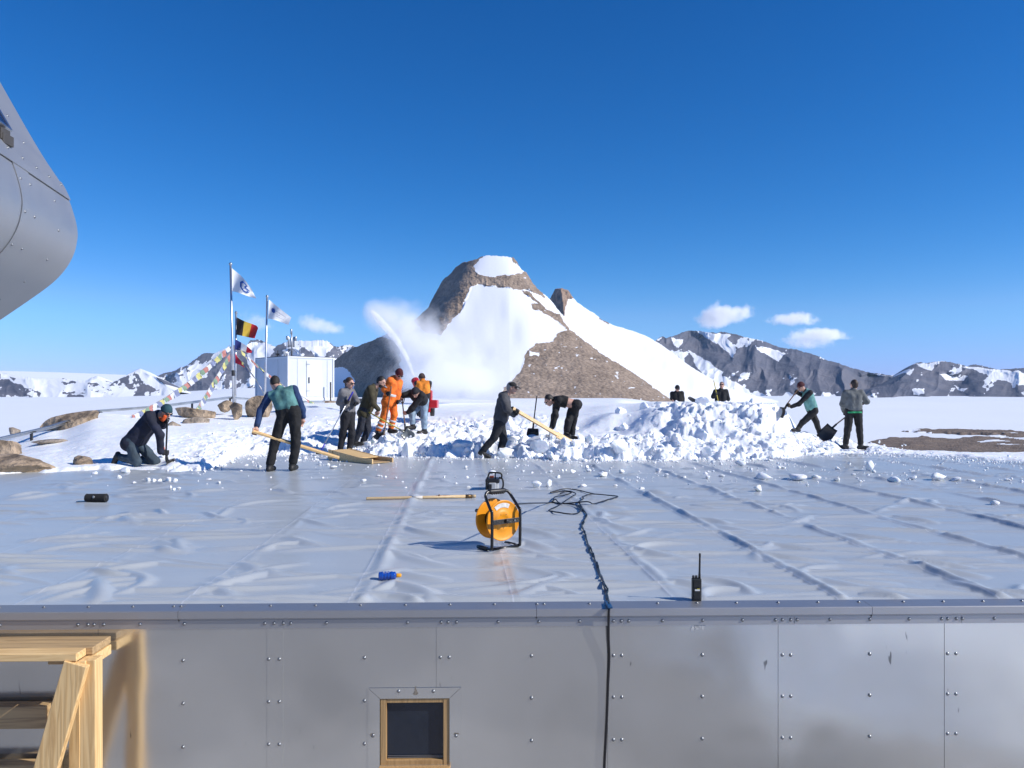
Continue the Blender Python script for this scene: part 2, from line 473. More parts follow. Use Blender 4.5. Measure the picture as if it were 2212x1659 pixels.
# bare stony ground round the foot of the building, also behind the viewer
M['gravel'] = mk('gravel', (0.325, 0.31, 0.295), rough=.9, var=.5, vscale=.6, bump=.6, bscale=9, bdist=.05)
xs = np.linspace(-60, 60, 90); ys = np.linspace(-70, 14, 80)
X, Y = np.meshgrid(xs, ys)
Z = -2.7 + .18 * fbm(X * .3, Y * .3, oct=4, seed=61) + np.where(Y < -14, (-14 - Y) * .16, 0)
mesh_obj('ground', np.stack([X, Y, Z], -1).reshape(-1, 3), grid_faces(80, 90), M['gravel'], kind='structure')
# snow drift on the right of that ground
xs = np.linspace(1.2, 58, 110); ys = np.linspace(-66, 3.2, 110)
X, Y = np.meshgrid(xs, ys)
e = np.minimum(np.minimum(X - 1.2, 58 - X), np.minimum(Y + 66, 3.2 - Y)) - 1.6 + 1.5 * fbm(X * .4, Y * .4, oct=3, seed=63)
Z = -2.95 + np.where(Y < -14, (-14 - Y) * .16, 0) + .75 * sstep(0, 2.5, e) + .10 * fbm(X * .5, Y * .5, oct=3, seed=64)
mesh_obj('snow_drift', np.stack([X, Y, Z], -1).reshape(-1, 3), grid_faces(110, 110), M['snow'], kind='structure')

# ================================================================ mountains
def in_poly(x, y, poly):
    x = np.asarray(x); y = np.asarray(y); r = np.zeros(x.shape, bool)
    n = len(poly)
    for i in range(n):
        x0, y0 = poly[i]; x1, y1 = poly[(i + 1) % n]
        c = ((y0 > y) != (y1 > y)) & (x < (x1 - x0) * (y - y0) / (y1 - y0 + 1e-12) + x0)
        r ^= c
    return r

def rock_snow(name, rock1, rock2, vs, bump_d, snowcol=(0.86, 0.88, 0.91), stone=0.0, detail_scale=None):
    """bare rock and snow, split by the mesh's own 'snow' attribute broken up by noise"""
    m, nt, b, new, lk = nodes(name)
    tc = new('ShaderNodeTexCoord')
    at = new('ShaderNodeAttribute'); at.attribute_name = 'snow'
    n0 = new('ShaderNodeTexNoise'); n0.inputs['Scale'].default_value = vs * 4; n0.inputs['Detail'].default_value = 6; n0.inputs['Roughness'].default_value = .65
    lk(tc.outputs['Object'], n0.inputs['Vector'])
    ma = new('ShaderNodeMath'); ma.operation = 'MULTIPLY_ADD'; ma.inputs[1].default_value = .8
    su = new('ShaderNodeMath'); su.operation = 'SUBTRACT'; su.inputs[1].default_value = .5
    lk(n0.outputs['Fac'], su.inputs[0]); lk(su.outputs[0], ma.inputs[0]); lk(at.outputs['Fac'], ma.inputs[2])
    rp = new('ShaderNodeMapRange'); rp.inputs['From Min'].default_value = .46; rp.inputs['From Max'].default_value = .54
    lk(ma.outputs[0], rp.inputs['Value'])
    n1 = new('ShaderNodeTexNoise'); n1.inputs['Scale'].default_value = vs; n1.inputs['Detail'].default_value = 12; n1.inputs['Roughness'].default_value = .68
    lk(tc.outputs['Object'], n1.inputs['Vector'])
    r1 = new('ShaderNodeMapRange'); r1.inputs['From Min'].default_value = .35; r1.inputs['From Max'].default_value = .65
    lk(n1.outputs['Fac'], r1.inputs['Value'])
    mr = new('ShaderNodeMix'); mr.data_type = 'RGBA'
    mr.inputs['A'].default_value = tuple(rock1) + (1,); mr.inputs['B'].default_value = tuple(rock2) + (1,)
    lk(r1.outputs[0], mr.inputs['Factor'])
    vo = new('ShaderNodeTexVoronoi'); vo.inputs['Scale'].default_value = vs * 10
    lk(tc.outputs['Object'], vo.inputs['Vector'])
    ms = new('ShaderNodeMix'); ms.data_type = 'RGBA'; ms.blend_type = 'MULTIPLY'; ms.inputs['Factor'].default_value = stone
    lk(mr.outputs['Result'], ms.inputs['A'])
    sv = new('ShaderNodeMapRange'); sv.inputs['To Min'].default_value = .55; sv.inputs['To Max'].default_value = 1.5
    sep = new('ShaderNodeSeparateColor'); lk(vo.outputs['Color'], sep.inputs[0]); lk(sep.outputs[0], sv.inputs['Value'])
    cb = new('ShaderNodeCombineColor')
    for i in range(3): lk(sv.outputs[0], cb.inputs[i])
    lk(cb.outputs[0], ms.inputs['B'])
    mx = new('ShaderNodeMix'); mx.data_type = 'RGBA'; mx.inputs['B'].default_value = snowcol + (1,)
    lk(rp.outputs[0], mx.inputs['Factor']); lk(ms.outputs['Result'], mx.inputs['A'])
    lk(mx.outputs['Result'], b.inputs['Base Color'])
    b.inputs['Roughness'].default_value = .75; b.inputs['Specular IOR Level'].default_value = .15
    hh = new('ShaderNodeMath'); hh.operation = 'MULTIPLY_ADD'; hh.inputs[1].default_value = stone * .8
    vd = new('ShaderNodeMath'); vd.operation = 'SUBTRACT'; vd.inputs[0].default_value = 1.0
    lk(vo.outputs['Distance'], vd.inputs[1]); lk(vd.outputs[0], hh.inputs[0]); lk(n1.outputs['Fac'], hh.inputs[2])
    bs = new('ShaderNodeMapRange'); bs.inputs['To Min'].default_value = .85; bs.inputs['To Max'].default_value = .06
    lk(rp.outputs[0], bs.inputs['Value'])
    bp = new('ShaderNodeBump'); bp.inputs['Distance'].default_value = bump_d
    lk(bs.outputs[0], bp.inputs['Strength']); lk(hh.outputs[0], bp.inputs['Height']); lk(bp.outputs[0], b.inputs['Normal'])
    return m

def mountain(name, sil, base, d_base, d_ridge, depth_fn, snow_fn, mat, label, step=1.3, rows=120, rag=1.0, seed=0, back=1.0):
    sx = np.array([q[0] for q in sil], float); sy = np.array([q[1] for q in sil], float)
    pxs = np.arange(sx[0], sx[-1] + step, step)
    top = np.interp(pxs, sx, sy) + rag * fbm(pxs * .11, pxs * 0 + seed, oct=3, seed=seed) + rag * .7 * vnoise(pxs * .45, pxs * 0, seed=seed + 7)
    bx = np.array([q[0] for q in base], float); by = np.array([q[1] for q in base], float)
    bot = np.interp(pxs, bx, by)
    top = np.minimum(top, bot - .5)
    t = np.linspace(0, 1, rows)[:, None]
    PY = bot[None] + (top - bot)[None] * t
    PXX = np.repeat(pxs[None], rows, 0)
    T = np.repeat(t, len(pxs), 1)
    D = d_base + (d_ridge - d_base) * (np.maximum(0, bot[None] - PY) / np.max(bot - top)) ** .9
    D = D + depth_fn(PXX, PY, T)
    X = (PXX - CX) / F * D; Zz = CZ + (HY - PY) / F * D
    # far side runs down behind the ridge
    nb = 14
    tb = np.linspace(0, 1, nb + 1)[1:, None]
    Db = D[-1][None] + back * (d_ridge - d_base) * tb
    hb = Zz[-1] - (CZ + (HY - bot) / F * D[-1])
    Zb = Zz[-1][None] - hb[None] * tb ** 1.2
    Xb = np.repeat(X[-1][None], nb, 0)
    sn = snow_fn(PXX, PY, T, X, Zz)
    V = np.concatenate([np.stack([X, D, Zz], -1), np.stack([Xb, Db, Zb], -1)]).reshape(-1, 3)
    o = mesh_obj(name, V, grid_faces(rows + nb, len(pxs)), mat, kind='structure')
    a = o.data.attributes.new('snow', 'FLOAT', 'POINT')
    sn = np.concatenate([sn, np.repeat(sn[-1][None], nb, 0)])
    a.data.foreach_set('value', sn.astype(np.float32).ravel())
    tag(o, label, kind='structure')
    return o

def zz5(l):   # survey positions read from an enlargement of the main peak
    return [((1200 + x * .67812) / 1.78571, (900 + y * .67812) / 1.78571) for x, y in l]
def zz6(l):
    return [((2400 + x * .70072) / 1.78571, (1100 + y * .70072) / 1.78571) for x, y in l]
def zzA(l):
    return [(x * .3375, 504 + y * .3375) for x, y in l]
def zz7(l):
    return [(448 + x * .2194, 532 + y * .2194) for x, y in l]

# ---- main peak
M['peak_rock'] = rock_snow('peak_rock', (0.235, 0.18, 0.135), (0.38, 0.295, 0.225), .035, 3.2, stone=.38)
sil = [(700, 800), (722, 778), (760, 752), (800, 738), (850, 714), (880, 700), (905, 684), (925, 664), (932, 650), (945, 625), (957, 604), (972, 592), (985, 577),
       (1000, 567), (1020, 563), (1040, 555), (1055, 552), (1075, 553), (1092, 554), (1110, 557), (1117, 566), (1124, 580), (1137, 589), (1150, 610), (1160, 622),
       (1180, 640), (1195, 655), (1215, 680), (1245, 712), (1290, 752), (1350, 793), (1400, 828), (1445, 861), (1470, 874)]
base = [(700, 878), (1100, 872), (1300, 880), (1400, 884), (1470, 886)]
rock_polys = [
    zz5([(1000, 110), (965, 140), (918, 195), (962, 236), (1020, 250), (1100, 240), (1190, 228), (1215, 205), (1160, 165), (1140, 120), (1200, 130), (1300, 300),
         (1330, 372), (1290, 345), (1230, 318), (1190, 320), (1110, 306), (1000, 298), (950, 285), (915, 302), (890, 360), (862, 430), (800, 490), (740, 580), (640, 560), (560, 470), (600, 330), (780, 150)]),
    zz5([(1235, 330), (1300, 395), (1335, 425), (1410, 462), (1450, 520), (1480, 548), (1640, 680), (2200, 1000), (2100, 1050), (1000, 1050), (1100, 880), (1190, 790),
         (1215, 700), (1230, 672), (1285, 628), (1375, 612), (1400, 572), (1452, 545), (1400, 500), (1340, 462), (1262, 425), (1250, 400), (1290, 405), (1230, 350), (1190, 322)]),
    zz5([(60, 760), (230, 645), (330, 600), (420, 590), (500, 620), (520, 900), (470, 1000), (260, 1000), (240, 820), (180, 760), (110, 770)]),
    zz5([(270, 1000), (560, 880), (640, 900), (640, 940), (300, 1010)])]
drop = zz5([(1240, 672), (1300, 680), (1295, 700), (1250, 695)])
cap = zz5([(1125, 128), (1172, 135), (1168, 175), (1150, 165)])
def peak_depth(px, py, t):
    spl = np.interp(py, [552, 600, 640, 700, 780, 880], [1022, 1002, 985, 945, 905, 880])
    spr = np.interp(py, [552, 620, 660, 700, 760, 880], [1118, 1150, 1180, 1228, 1290, 1440])
    sp_ = lambda v, k: k * np.log1p(np.exp(np.clip(v / k, -30, 30)))
    a = 1.9 * sp_(spl - px, 9.0) + .0009 * (px - (spl + spr) / 2) ** 2 * (np.abs(px - (spl + spr) / 2) < 1e9) * .5
    b = .55 * sp_(px - spr, 26.0)
    x = px * .4; z = py * .4
    rk = np.zeros(px.shape, bool)
    for q in rock_polys: rk |= in_poly(px, py, q)
    n = fbm(x * .06, z * .06, oct=5, seed=71, ridged=True) * np.where(px > 1090, 1.8, 6) * np.where((py < 640) & (px > 1090), 2.5, 1) + fbm(x * .25, z * .25, oct=4, seed=72) * np.where(px > 1090, 1.0, 2.4)
    s = fbm(x * .02, z * .012, oct=3, seed=73) * 9
    return a + b - np.where(rk, n, 0) * np.minimum(1, (1 - t) * 12) * .8 + s
def peak_snow(px, py, t, X, Zz):
    jx = px + 5 * fbm(px * .09, py * .09, oct=4, seed=81); jy = py + 4 * fbm(px * .09, py * .09, oct=4, seed=82)
    s = np.ones(px.shape)
    for q in rock_polys: s = np.where(in_poly(jx, jy, q), 0.0, s)
    s = np.where(in_poly(jx, jy, drop), 1.0, s)
    s = np.where(in_poly(jx, jy, cap), 0.0, s)
    # thin lines of snow caught between the stones
    c = fbm(px * .09, py * .16, oct=3, seed=83)
    return np.where((s < .5) & (c > .58) & (px > 1100), .55, s * .7 + .15)
mountain('main_mountain', sil, base, 420, 760, peak_depth, peak_snow, M['peak_rock'], 'nearest peak, snow covered cone with brown rocky ridges behind the shovelling people', step=1.1, rows=260, rag=1.3, seed=5, back=.6)

# ---- the pinnacle and the snow shoulder behind it
sil = [(1130, 700), (1150, 690), (1175, 672), (1184, 652), (1191, 640), (1199, 624), (1214, 622), (1228, 627), (1236, 640), (1246, 652), (1262, 664), (1285, 678), (1300, 691),
       (1330, 704), (1368, 715), (1400, 728), (1430, 745), (1460, 768), (1490, 790), (1530, 815), (1575, 838), (1620, 852), (1680, 866)]
base = [(1130, 880), (1680, 872)]
pin = zz5([(1330, 400), (1390, 300), (1480, 312), (1500, 368), (1465, 372), (1448, 420), (1442, 475), (1400, 440), (1340, 400)])
edge = zz5([(1640, 470), (1700, 505), (1690, 520), (1640, 490)])
M['pin_rock'] = rock_snow('pinnacle_rock', (0.24, 0.165, 0.12), (0.40, 0.29, 0.215), .03, 5.0, stone=.25)
def pin_depth(px, py, t):
    spl = np.interp(py, [622, 660, 720], [1212, 1216, 1222])
    a = 2.0 * np.maximum(0, spl - px) + .5 * np.maximum(0, px - spl)
    k = in_poly(px, py, pin)
    return a + np.where(k, fbm(px * .1, py * .05, oct=4, seed=74, ridged=True) * -6, 0) + 12 * fbm(px * .012, py * .012, oct=3, seed=75)
def pin_snow(px, py, t, X, Zz):
    jx = px + 2.0 * fbm(px * .12, py * .12, oct=3, seed=85); jy = py + 2.0 * fbm(px * .12, py * .12, oct=3, seed=86)
    return np.where(in_poly(jx, jy, pin) | in_poly(jx, jy, edge), .1, .9)
mountain('pinnacle_mountain', sil, base, 640, 1150, pin_depth, pin_snow, M['pin_rock'], 'snow slope with a square brown rock pinnacle to the right of the nearest peak', rows=150, rag=.8, seed=15, back=.5)

# ---- far ranges
def range_depth(amp, fx, fz, seed):
    def f(px, py, t):
        q = 7 * fbm(px * .03, py * .03, oct=2, seed=seed + 3)
        n = fbm((px + 2 * q + .25 * py) * fx, (py + 2 * q) * fz * 1.4, oct=5, seed=seed, ridged=True)
        big = fbm((px + 2 * q) * fx * .42, (py + q) * fz * .6, oct=2, seed=seed + 30, ridged=True)
        return -amp * (.36 * n + 1.7 * big) * np.minimum(1, (1 - t) * 9 + .15)
    return f
def range_snow(polys, rocks, lvl, fx, fy, seed, apron=.16, lower=0):
    def f(px, py, t, X, Zz):
        jx = px + 6 * fbm(px * .07, py * .07, oct=4, seed=seed + 5); jy = py + 5 * fbm(px * .07, py * .07, oct=4, seed=seed + 6)
        n = fbm((px + .8 * py) * fx, py * fy, oct=5, seed=seed + 8) + .35 * fbm(px * .12, py * .12, oct=3, seed=seed + 9)
        s = np.where(n > lvl, .75, .15)
        for q in polys: s = np.where(in_poly(jx, jy, q), .9, s)
        for q in rocks: s = np.where(in_poly(jx, jy, q), np.where(n > lvl + .22, .75, .1), s)
        ap = apron * (1 + .9 * fbm(px * .05, px * 0, oct=3, seed=seed + 11))
        return np.where(t < ap, .9, s)
    return f
M['range_rock'] = rock_snow('range_rock', (0.095, 0.102, 0.135), (0.17, 0.163, 0.185), .004, 14.0, stone=.1)
# right, behind the two people at the end of the bank
sil = zz6([(60, 640), (150, 420), (182, 308), (200, 292), (222, 280), (245, 292), (270, 284), (300, 272), (335, 258), (372, 249), (412, 252), (470, 258), (520, 262), (545, 255), (580, 262), (620, 268),
           (660, 280), (700, 290), (760, 305), (800, 316), (860, 340), (910, 350), (960, 354), (1010, 370), (1060, 383), (1085, 392), (1120, 412), (1190, 428), (1260, 455), (1330, 474), (1420, 488), (1480, 496), (1560, 520), (1640, 560)])
base = [(-400, 868), (3000, 868)]
sp = [zz6(q) for q in ([(405, 250), (520, 262), (600, 272), (580, 300), (645, 340), (618, 395), (560, 365), (500, 310)], [(728, 335), (850, 352), (928, 395), (850, 418), (790, 378)],
      [(272, 285), (330, 300), (312, 352), (282, 330)], [(365, 350), (440, 405), (550, 470), (545, 500), (640, 545), (700, 590), (820, 600), (640, 605), (480, 525), (415, 455)],
      [(1078, 388), (1190, 445), (1330, 478), (1500, 505), (1300, 478), (1170, 450)], [(1010, 440), (1075, 455), (1060, 470), (1010, 455)], [(1520, 165), (1580, 160), (1560, 190)])]
rp_ = [zz6(q) for q in ([(330, 255), (405, 252), (520, 320), (570, 380), (540, 400), (430, 380), (350, 330)], [(620, 340), (740, 350), (860, 420), (820, 520), (700, 500), (620, 420)], [(900, 380), (1080, 400), (1480, 520), (1400, 590), (900, 580), (700, 560)])]
mountain('right_mountain', sil, base, 2300, 3600, range_depth(130, .020, .012, 90), range_snow(sp, rp_, .34, .03, .022, 90), M['range_rock'], 'dark mountain with snow gullies below the two largest clouds', rows=150, rag=1.0, seed=25, back=.4)
sil = zz6([(1340, 600), (1370, 572), (1420, 560), (1470, 545), (1530, 506), (1560, 476), (1600, 434), (1640, 424), (1680, 428), (1730, 419), (1780, 419), (1810, 426), (1860, 434), (1900, 446), (1935, 436), (1965, 440),
           (2020, 452), (2070, 466), (2130, 462), (2212, 455), (2330, 470), (2500, 440), (2700, 500), (2900, 600)])
base = [(-400, 868), (3000, 868)]
sp = [zz6(q) for q in ([(1618, 425), (1720, 432), (1700, 470), (1640, 455)], [(1745, 488), (1910, 505), (1885, 528), (1780, 520)], [(1870, 448), (2000, 458), (2212, 480), (2212, 560), (2080, 520)], [(1590, 575), (1660, 570), (1665, 600), (1600, 600)], [(1820, 555), (1900, 575), (1880, 592)], [(2212, 462), (2700, 480), (2700, 560), (2212, 560)])]
mountain('far_right_mountain', sil, base, 1900, 3000, range_depth(105, .022, .016, 110), range_snow(sp, [], .31, .03, .035, 110, apron=.1), M['range_rock'], 'low dark range half covered with snow at the right edge of the view', rows=120, rag=1.0, seed=35, back=.4)
# left, behind the flagpoles and the white container
sil = zzA([(930, 1010), (1000, 915), (1050, 893), (1090, 890), (1150, 862), (1200, 845), (1232, 818), (1290, 775), (1320, 766), (1372, 768), (1430, 742), (1480, 724)]) + \
      zz7([(280, 968), (330, 975), (385, 975), (405, 950), (422, 925), (470, 925), (490, 913), (520, 925), (550, 935), (600, 962), (670, 985), (730, 960), (790, 935), (840, 925), (880, 930), (920, 926), (1000, 932), (1060, 926), (1130, 920),
           (1170, 930), (1200, 945), (1240, 978), (1290, 990), (1340, 972), (1400, 965), (1500, 1010)]) + [(800, 770), (840, 790), (900, 850)]
base = [(-400, 868), (3000, 868)]
sp = [zz7(q) for q in ([(385, 975), (420, 940), (560, 945), (680, 985), (640, 1060), (560, 1150), (470, 1250), (390, 1150)], [(890, 928), (1060, 930), (1190, 945), (1245, 980), (1180, 1060), (1160, 1110), (1080, 1110), (1000, 1020)])] + \
     [zzA(q) for q in ([(1060, 960), (1200, 950), (1290, 900), (1340, 850), (1350, 880), (1240, 965), (1080, 985)], [(1130, 905), (1180, 868), (1190, 900)])]
rp_ = [zz7(q) for q in ([(640, 1010), (760, 955), (890, 935), (1000, 1040), (1070, 1110), (700, 1110)], [(1180, 1080), (1250, 985), (1300, 1000), (1330, 1110)], [(0, 1150), (220, 1020), (400, 1180), (430, 1300), (0, 1340)])]
mountain('left_mountain', sil, base, 2500, 3900, range_depth(130, .022, .016, 130), range_snow(sp, rp_, .09, .035, .03, 130, apron=.12), M['range_rock'], 'jagged snow streaked range behind the flagpoles', rows=140, rag=1.2, seed=45, back=.4)
sil = zzA([(-900, 930), (-500, 890), (-200, 915), (0, 897), (40, 900), (60, 905), (110, 918), (160, 922), (200, 925), (300, 932), (400, 929), (480, 940), (545, 945), (585, 925), (622, 911), (660, 935), (700, 958), (740, 945), (800, 914),
           (845, 890), (870, 876), (895, 866), (920, 872), (942, 882), (1000, 920), (1040, 952), (1075, 985), (1120, 1012)])
base = [(-400, 868), (3000, 868)]
sp = [zzA(q) for q in ([(0, 890), (200, 915), (540, 940), (400, 955), (380, 1010), (300, 1030), (160, 990), (60, 930), (0, 935)], [(880, 870), (945, 880), (1075, 980), (1000, 1000), (930, 950), (905, 920)], [(550, 940), (625, 912), (700, 955), (790, 1010), (700, 985), (600, 955)])]
rp_ = [zzA(q) for q in ([(-200, 960), (20, 945), (160, 1020), (170, 1040), (-200, 1040)], [(385, 945), (470, 955), (620, 960), (720, 1010), (400, 1030)], [(690, 975), (800, 915), (880, 872), (905, 930), (960, 990), (820, 1000)], [(60, 908), (110, 922), (100, 940)])]
mountain('small_left_mountain', sil, base, 1500, 2100, range_depth(40, .02, .02, 150), range_snow(sp, rp_, .04, .02, .03, 150, apron=.06), M['range_rock'], 'low snowy hills with brown slopes at the left of the plain', rows=90, rag=.7, seed=55, back=.5)
# ice cap on the horizon
sil = [(-700, 804), (-300, 800), (0, 801), (120, 804), (280, 810), (420, 822), (600, 846)]
mountain('ice_cap', sil, [(-700, 866), (600, 866)], 9000, 13000, lambda px, py, t: px * 0, lambda px, py, t, X, Zz: px * 0 + .9, M['range_rock'], 'pale ice cap along the left horizon', step=6, rows=20, rag=0, seed=1)
sil = [(1850, 850), (1930, 809), (2050, 806), (2300, 804), (2700, 802), (2900, 850)]
mountain('ice_cap', sil, [(1850, 866), (2900, 866)], 8000, 11000, lambda px, py, t: px * 0, lambda px, py, t, X, Zz: px * 0 + .9, M['range_rock'], 'pale ice cap between the two right hand ranges', step=6, rows=20, rag=0, seed=2)

# brown moraine below the roof on the right
M['moraine'] = rock_snow('moraine_stones', (0.15, 0.115, 0.09), (0.25, 0.195, 0.15), .25, .5, stone=.5)
def moraine(name, outline, label, seed):
    """low stony rise standing on the plain; outline in survey positions, mapped onto the plain"""
    pts = np.array(outline, float)
    xs = np.arange(pts[:, 0].min() - 6, pts[:, 0].max() + 6, 2.0)
    ys = np.arange(pts[:, 1].min() - 3, pts[:, 1].max() + 3, .8)
    PXX, PYY = np.meshgrid(xs, ys[::-1])
    dtab = np.geomspace(24, 700, 500)
    ztab = np.array([far_z(np.array([2050.0]), np.array([q]))[0] for q in dtab])
    pyt = HY - (ztab - CZ) * F / dtab
    Dm = np.interp(-PYY, -pyt, dtab)
    e = np.full(PXX.shape, 1e9)
    jx = PXX + 6 * fbm(PXX * .05, PYY * .2, oct=3, seed=seed); jy = PYY + 2.0 * fbm(PXX * .05, PYY * .2, oct=3, seed=seed + 1)
    ins = in_poly(jx, jy, outline)
    f = ins.astype(float)
    for _ in range(6):
        f = (np.roll(f, 1, 0) + np.roll(f, -1, 0) + np.roll(f, 1, 1) + np.roll(f, -1, 1) + 4 * f) / 8
    X = (PXX - CX) / F * Dm
    z = far_z(PXX, Dm) - .6 + f * (1.2 + .5 * fbm(X * .15, Dm * .15, oct=4, seed=seed + 2))
    o = mesh_obj(name, np.stack([X, Dm, z], -1).reshape(-1, 3), grid_faces(len(ys), len(xs)), M['moraine'], kind='structure')
    sn = np.where(fbm(X * .12, Dm * .06, oct=3, seed=seed + 3) > .38, .8, .12)
    a = o.data.attributes.new('snow', 'FLOAT', 'POINT'); a.data.foreach_set('value', sn.astype(np.float32).ravel())
    tag(o, label, kind='structure')
moraine('gravel_moraine', [(1850, 972), (1880, 958), (1930, 950), (1990, 945), (2060, 951), (2110, 947), (2150, 941), (2300, 944), (2500, 960), (2500, 990), (2000, 990), (1880, 985)],
        'brown stony moraine beyond the right end of the roof', 160)
moraine('gravel_moraine', [(1940, 933), (1990, 929), (2090, 930), (2212, 935), (2400, 943), (2400, 949), (2150, 942), (2060, 938)],
        'narrow far tongue of brown stones on the right snow plain', 170)

# ================================================================ clouds
def cloud_mat(name, dens, scale, blobs):
    m = bpy.data.materials.new(name); m.use_nodes = True
    nt = m.node_tree; nt.nodes.clear(); new = nt.nodes.new; lk = nt.links.new
    out = new('ShaderNodeOutputMaterial'); pv = new('ShaderNodeVolumePrincipled')
    pv.inputs['Color'].default_value = (1, 1, 1, 1); pv.inputs['Anisotropy'].default_value = 0.0
    lk(pv.outputs[0], out.inputs['Volume'])
    tc = new('ShaderNodeTexCoord')
    nz = new('ShaderNodeTexNoise'); nz.inputs['Scale'].default_value = scale; nz.inputs['Detail'].default_value = 5; nz.inputs['Roughness'].default_value = .58
    lk(tc.outputs['Object'], nz.inputs['Vector'])
    acc = None
    for c, r, a in blobs:
        mp = new('ShaderNodeMapping')
        mp.inputs['Scale'].default_value = tuple(1 / q for q in r); mp.inputs['Location'].default_value = tuple(-ci / ri for ci, ri in zip(c, r))
        lk(tc.outputs['Object'], mp.inputs['Vector'])
        ln = new('ShaderNodeVectorMath'); ln.operation = 'LENGTH'; lk(mp.outputs[0], ln.inputs[0])
        mr = new('ShaderNodeMapRange'); mr.interpolation_type = 'SMOOTHSTEP'
        mr.inputs['From Min'].default_value = 1.0; mr.inputs['From Max'].default_value = .0; mr.inputs['To Max'].default_value = a
        lk(ln.outputs['Value'], mr.inputs['Value'])
        if acc is None: acc = mr.outputs[0]
        else:
            ad = new('ShaderNodeMath'); ad.operation = 'ADD'; lk(acc, ad.inputs[0]); lk(mr.outputs[0], ad.inputs[1]); acc = ad.outputs[0]
    # density = max(0, blob + (noise - .5) * k - cut) * dens
    s1 = new('ShaderNodeMath'); s1.operation = 'MULTIPLY_ADD'; s1.inputs[1].default_value = 3.4; s1.inputs[2].default_value = -1.75
    lk(nz.outputs['Fac'], s1.inputs[0])
    s2 = new('ShaderNodeMath'); s2.operation = 'MULTIPLY_ADD'; s2.inputs[1].default_value = 1.0
    lk(s1.outputs[0], s2.inputs[0])
    lk(acc, s2.inputs[2])
    s2b = new('ShaderNodeMath'); s2b.operation = 'MULTIPLY'; lk(s2.outputs[0], s2b.inputs[0]); lk(acc, s2b.inputs[1])
    s3 = new('ShaderNodeMath'); s3.operation = 'SUBTRACT'; s3.inputs[1].default_value = .12; lk(s2b.outputs[0], s3.inputs[0])
    s4 = new('ShaderNodeMath'); s4.operation = 'MULTIPLY'; s4.use_clamp = False; s4.inputs[1].default_value = dens
    mxx = new('ShaderNodeMath'); mxx.operation = 'MAXIMUM'; mxx.inputs[1].default_value = 0.0
    lk(s3.outputs[0], mxx.inputs[0]); lk(mxx.outputs[0], s4.inputs[0]); lk(s4.outputs[0], pv.inputs['Density'])
    return m

def volume_box(name, c, size, mat, label, cat, kind=None):
    bm = bmesh.new(); bmesh.ops.create_icosphere(bm, subdivisions=3, radius=1.0)
    V = np.array([v.co for v in bm.verts]); Fc = [[v.index for v in f.verts] for f in bm.faces]; bm.free()
    o = mesh_obj(name, np.array(c) + V * np.array(size), Fc, mat, org=c)
    return tag(o, label, cat, kind=kind)

CD = 7000.0
def cloud(px, py, wpx, hpx, blobs, label, dens=.03, seed=0):
    u = CD / F
    bl = [((bx * u, 0, -bz * u), (rx * 1.7 * u, (rx + rz) * .8 * u, rz * 1.75 * u), a) for bx, bz, rx, rz, a in blobs]
    m = cloud_mat('cloud_vapour', dens, 1 / (16 * u), bl)
    o = volume_box('cloud', P(px, py, CD), (wpx * u, .6 * wpx * u, hpx * u), m, label, 'cloud')
    return o
cloud(1560, 680, 105, 50, [(-30, 12, 34, 20, .8), (-8, -6, 26, 24, .9), (8, 8, 40, 18, .7), (45, -8, 34, 18, .7)], 'largest puffy white cloud above the left end of the dark right mountain')
cloud(1718, 688, 95, 34, [(-30, 4, 40, 12, .7), (5, -2, 36, 15, .85), (40, 8, 22, 10, .5)], 'upper of the two stacked white clouds right of the largest cloud')
cloud(1752, 726, 110, 40, [(0, -4, 46, 16, .85), (45, -2, 44, 14, .8), (-40, 10, 40, 12, .5), (5, 20, 48, 9, .65)], 'lower of the two stacked white clouds right of the largest cloud')
cloud(690, 702, 72, 34, [(-22, -8, 30, 20, .75), (6, 4, 36, 16, .75), (36, 10, 28, 12, .6)], 'pale cloud between the right flagpole and the blown snow', dens=.014)
cloud(548, 694, 62, 34, [(-6, -6, 40, 22, .6), (20, 10, 36, 16, .55)], 'faint cloud behind the black, yellow and red flag', dens=.008)

# ================================================================ blown snow
def spray():
    bl = []
    c0 = P(905, 762, 30.0); u = 30.0 / F
    for px, py, rx, rz, a in ((808, 670, 26, 28, .8), (818, 684, 40, 44, .8), (850, 690, 60, 60, .66), (905, 700, 84, 72, .5), (872, 740, 46, 66, .6), (910, 772, 92, 80, .55), (985, 760, 115, 98, .5), (935, 828, 150, 50, .6), (1050, 815, 110, 58, .46)):
        p = P(px, py, 30.0) - c0
        bl.append(((p[0], (px - 850) * .006, p[2]), (rx * 1.3 * u, rx * u, rz * 1.25 * u), a))
    m = cloud_mat('blown_snow', 2.5, 1.7, bl)
    for n in m.node_tree.nodes:
        if n.type == 'TEX_NOISE': n.inputs['Detail'].default_value = 6
        if n.type == 'MATH' and n.operation == 'SUBTRACT': n.inputs[1].default_value = .05
        if n.type == 'MATH' and n.operation == 'MULTIPLY_ADD' and abs(n.inputs[1].default_value - 3.4) < 1e-3: n.inputs[1].default_value = 2.3; n.inputs[2].default_value = -1.15
    volume_box('snow_cloud', c0, (285 * u, 4.2, 205 * u), m, 'white cloud of snow blown up behind the orange suited person', 'blown snow', kind='stuff')
spray()

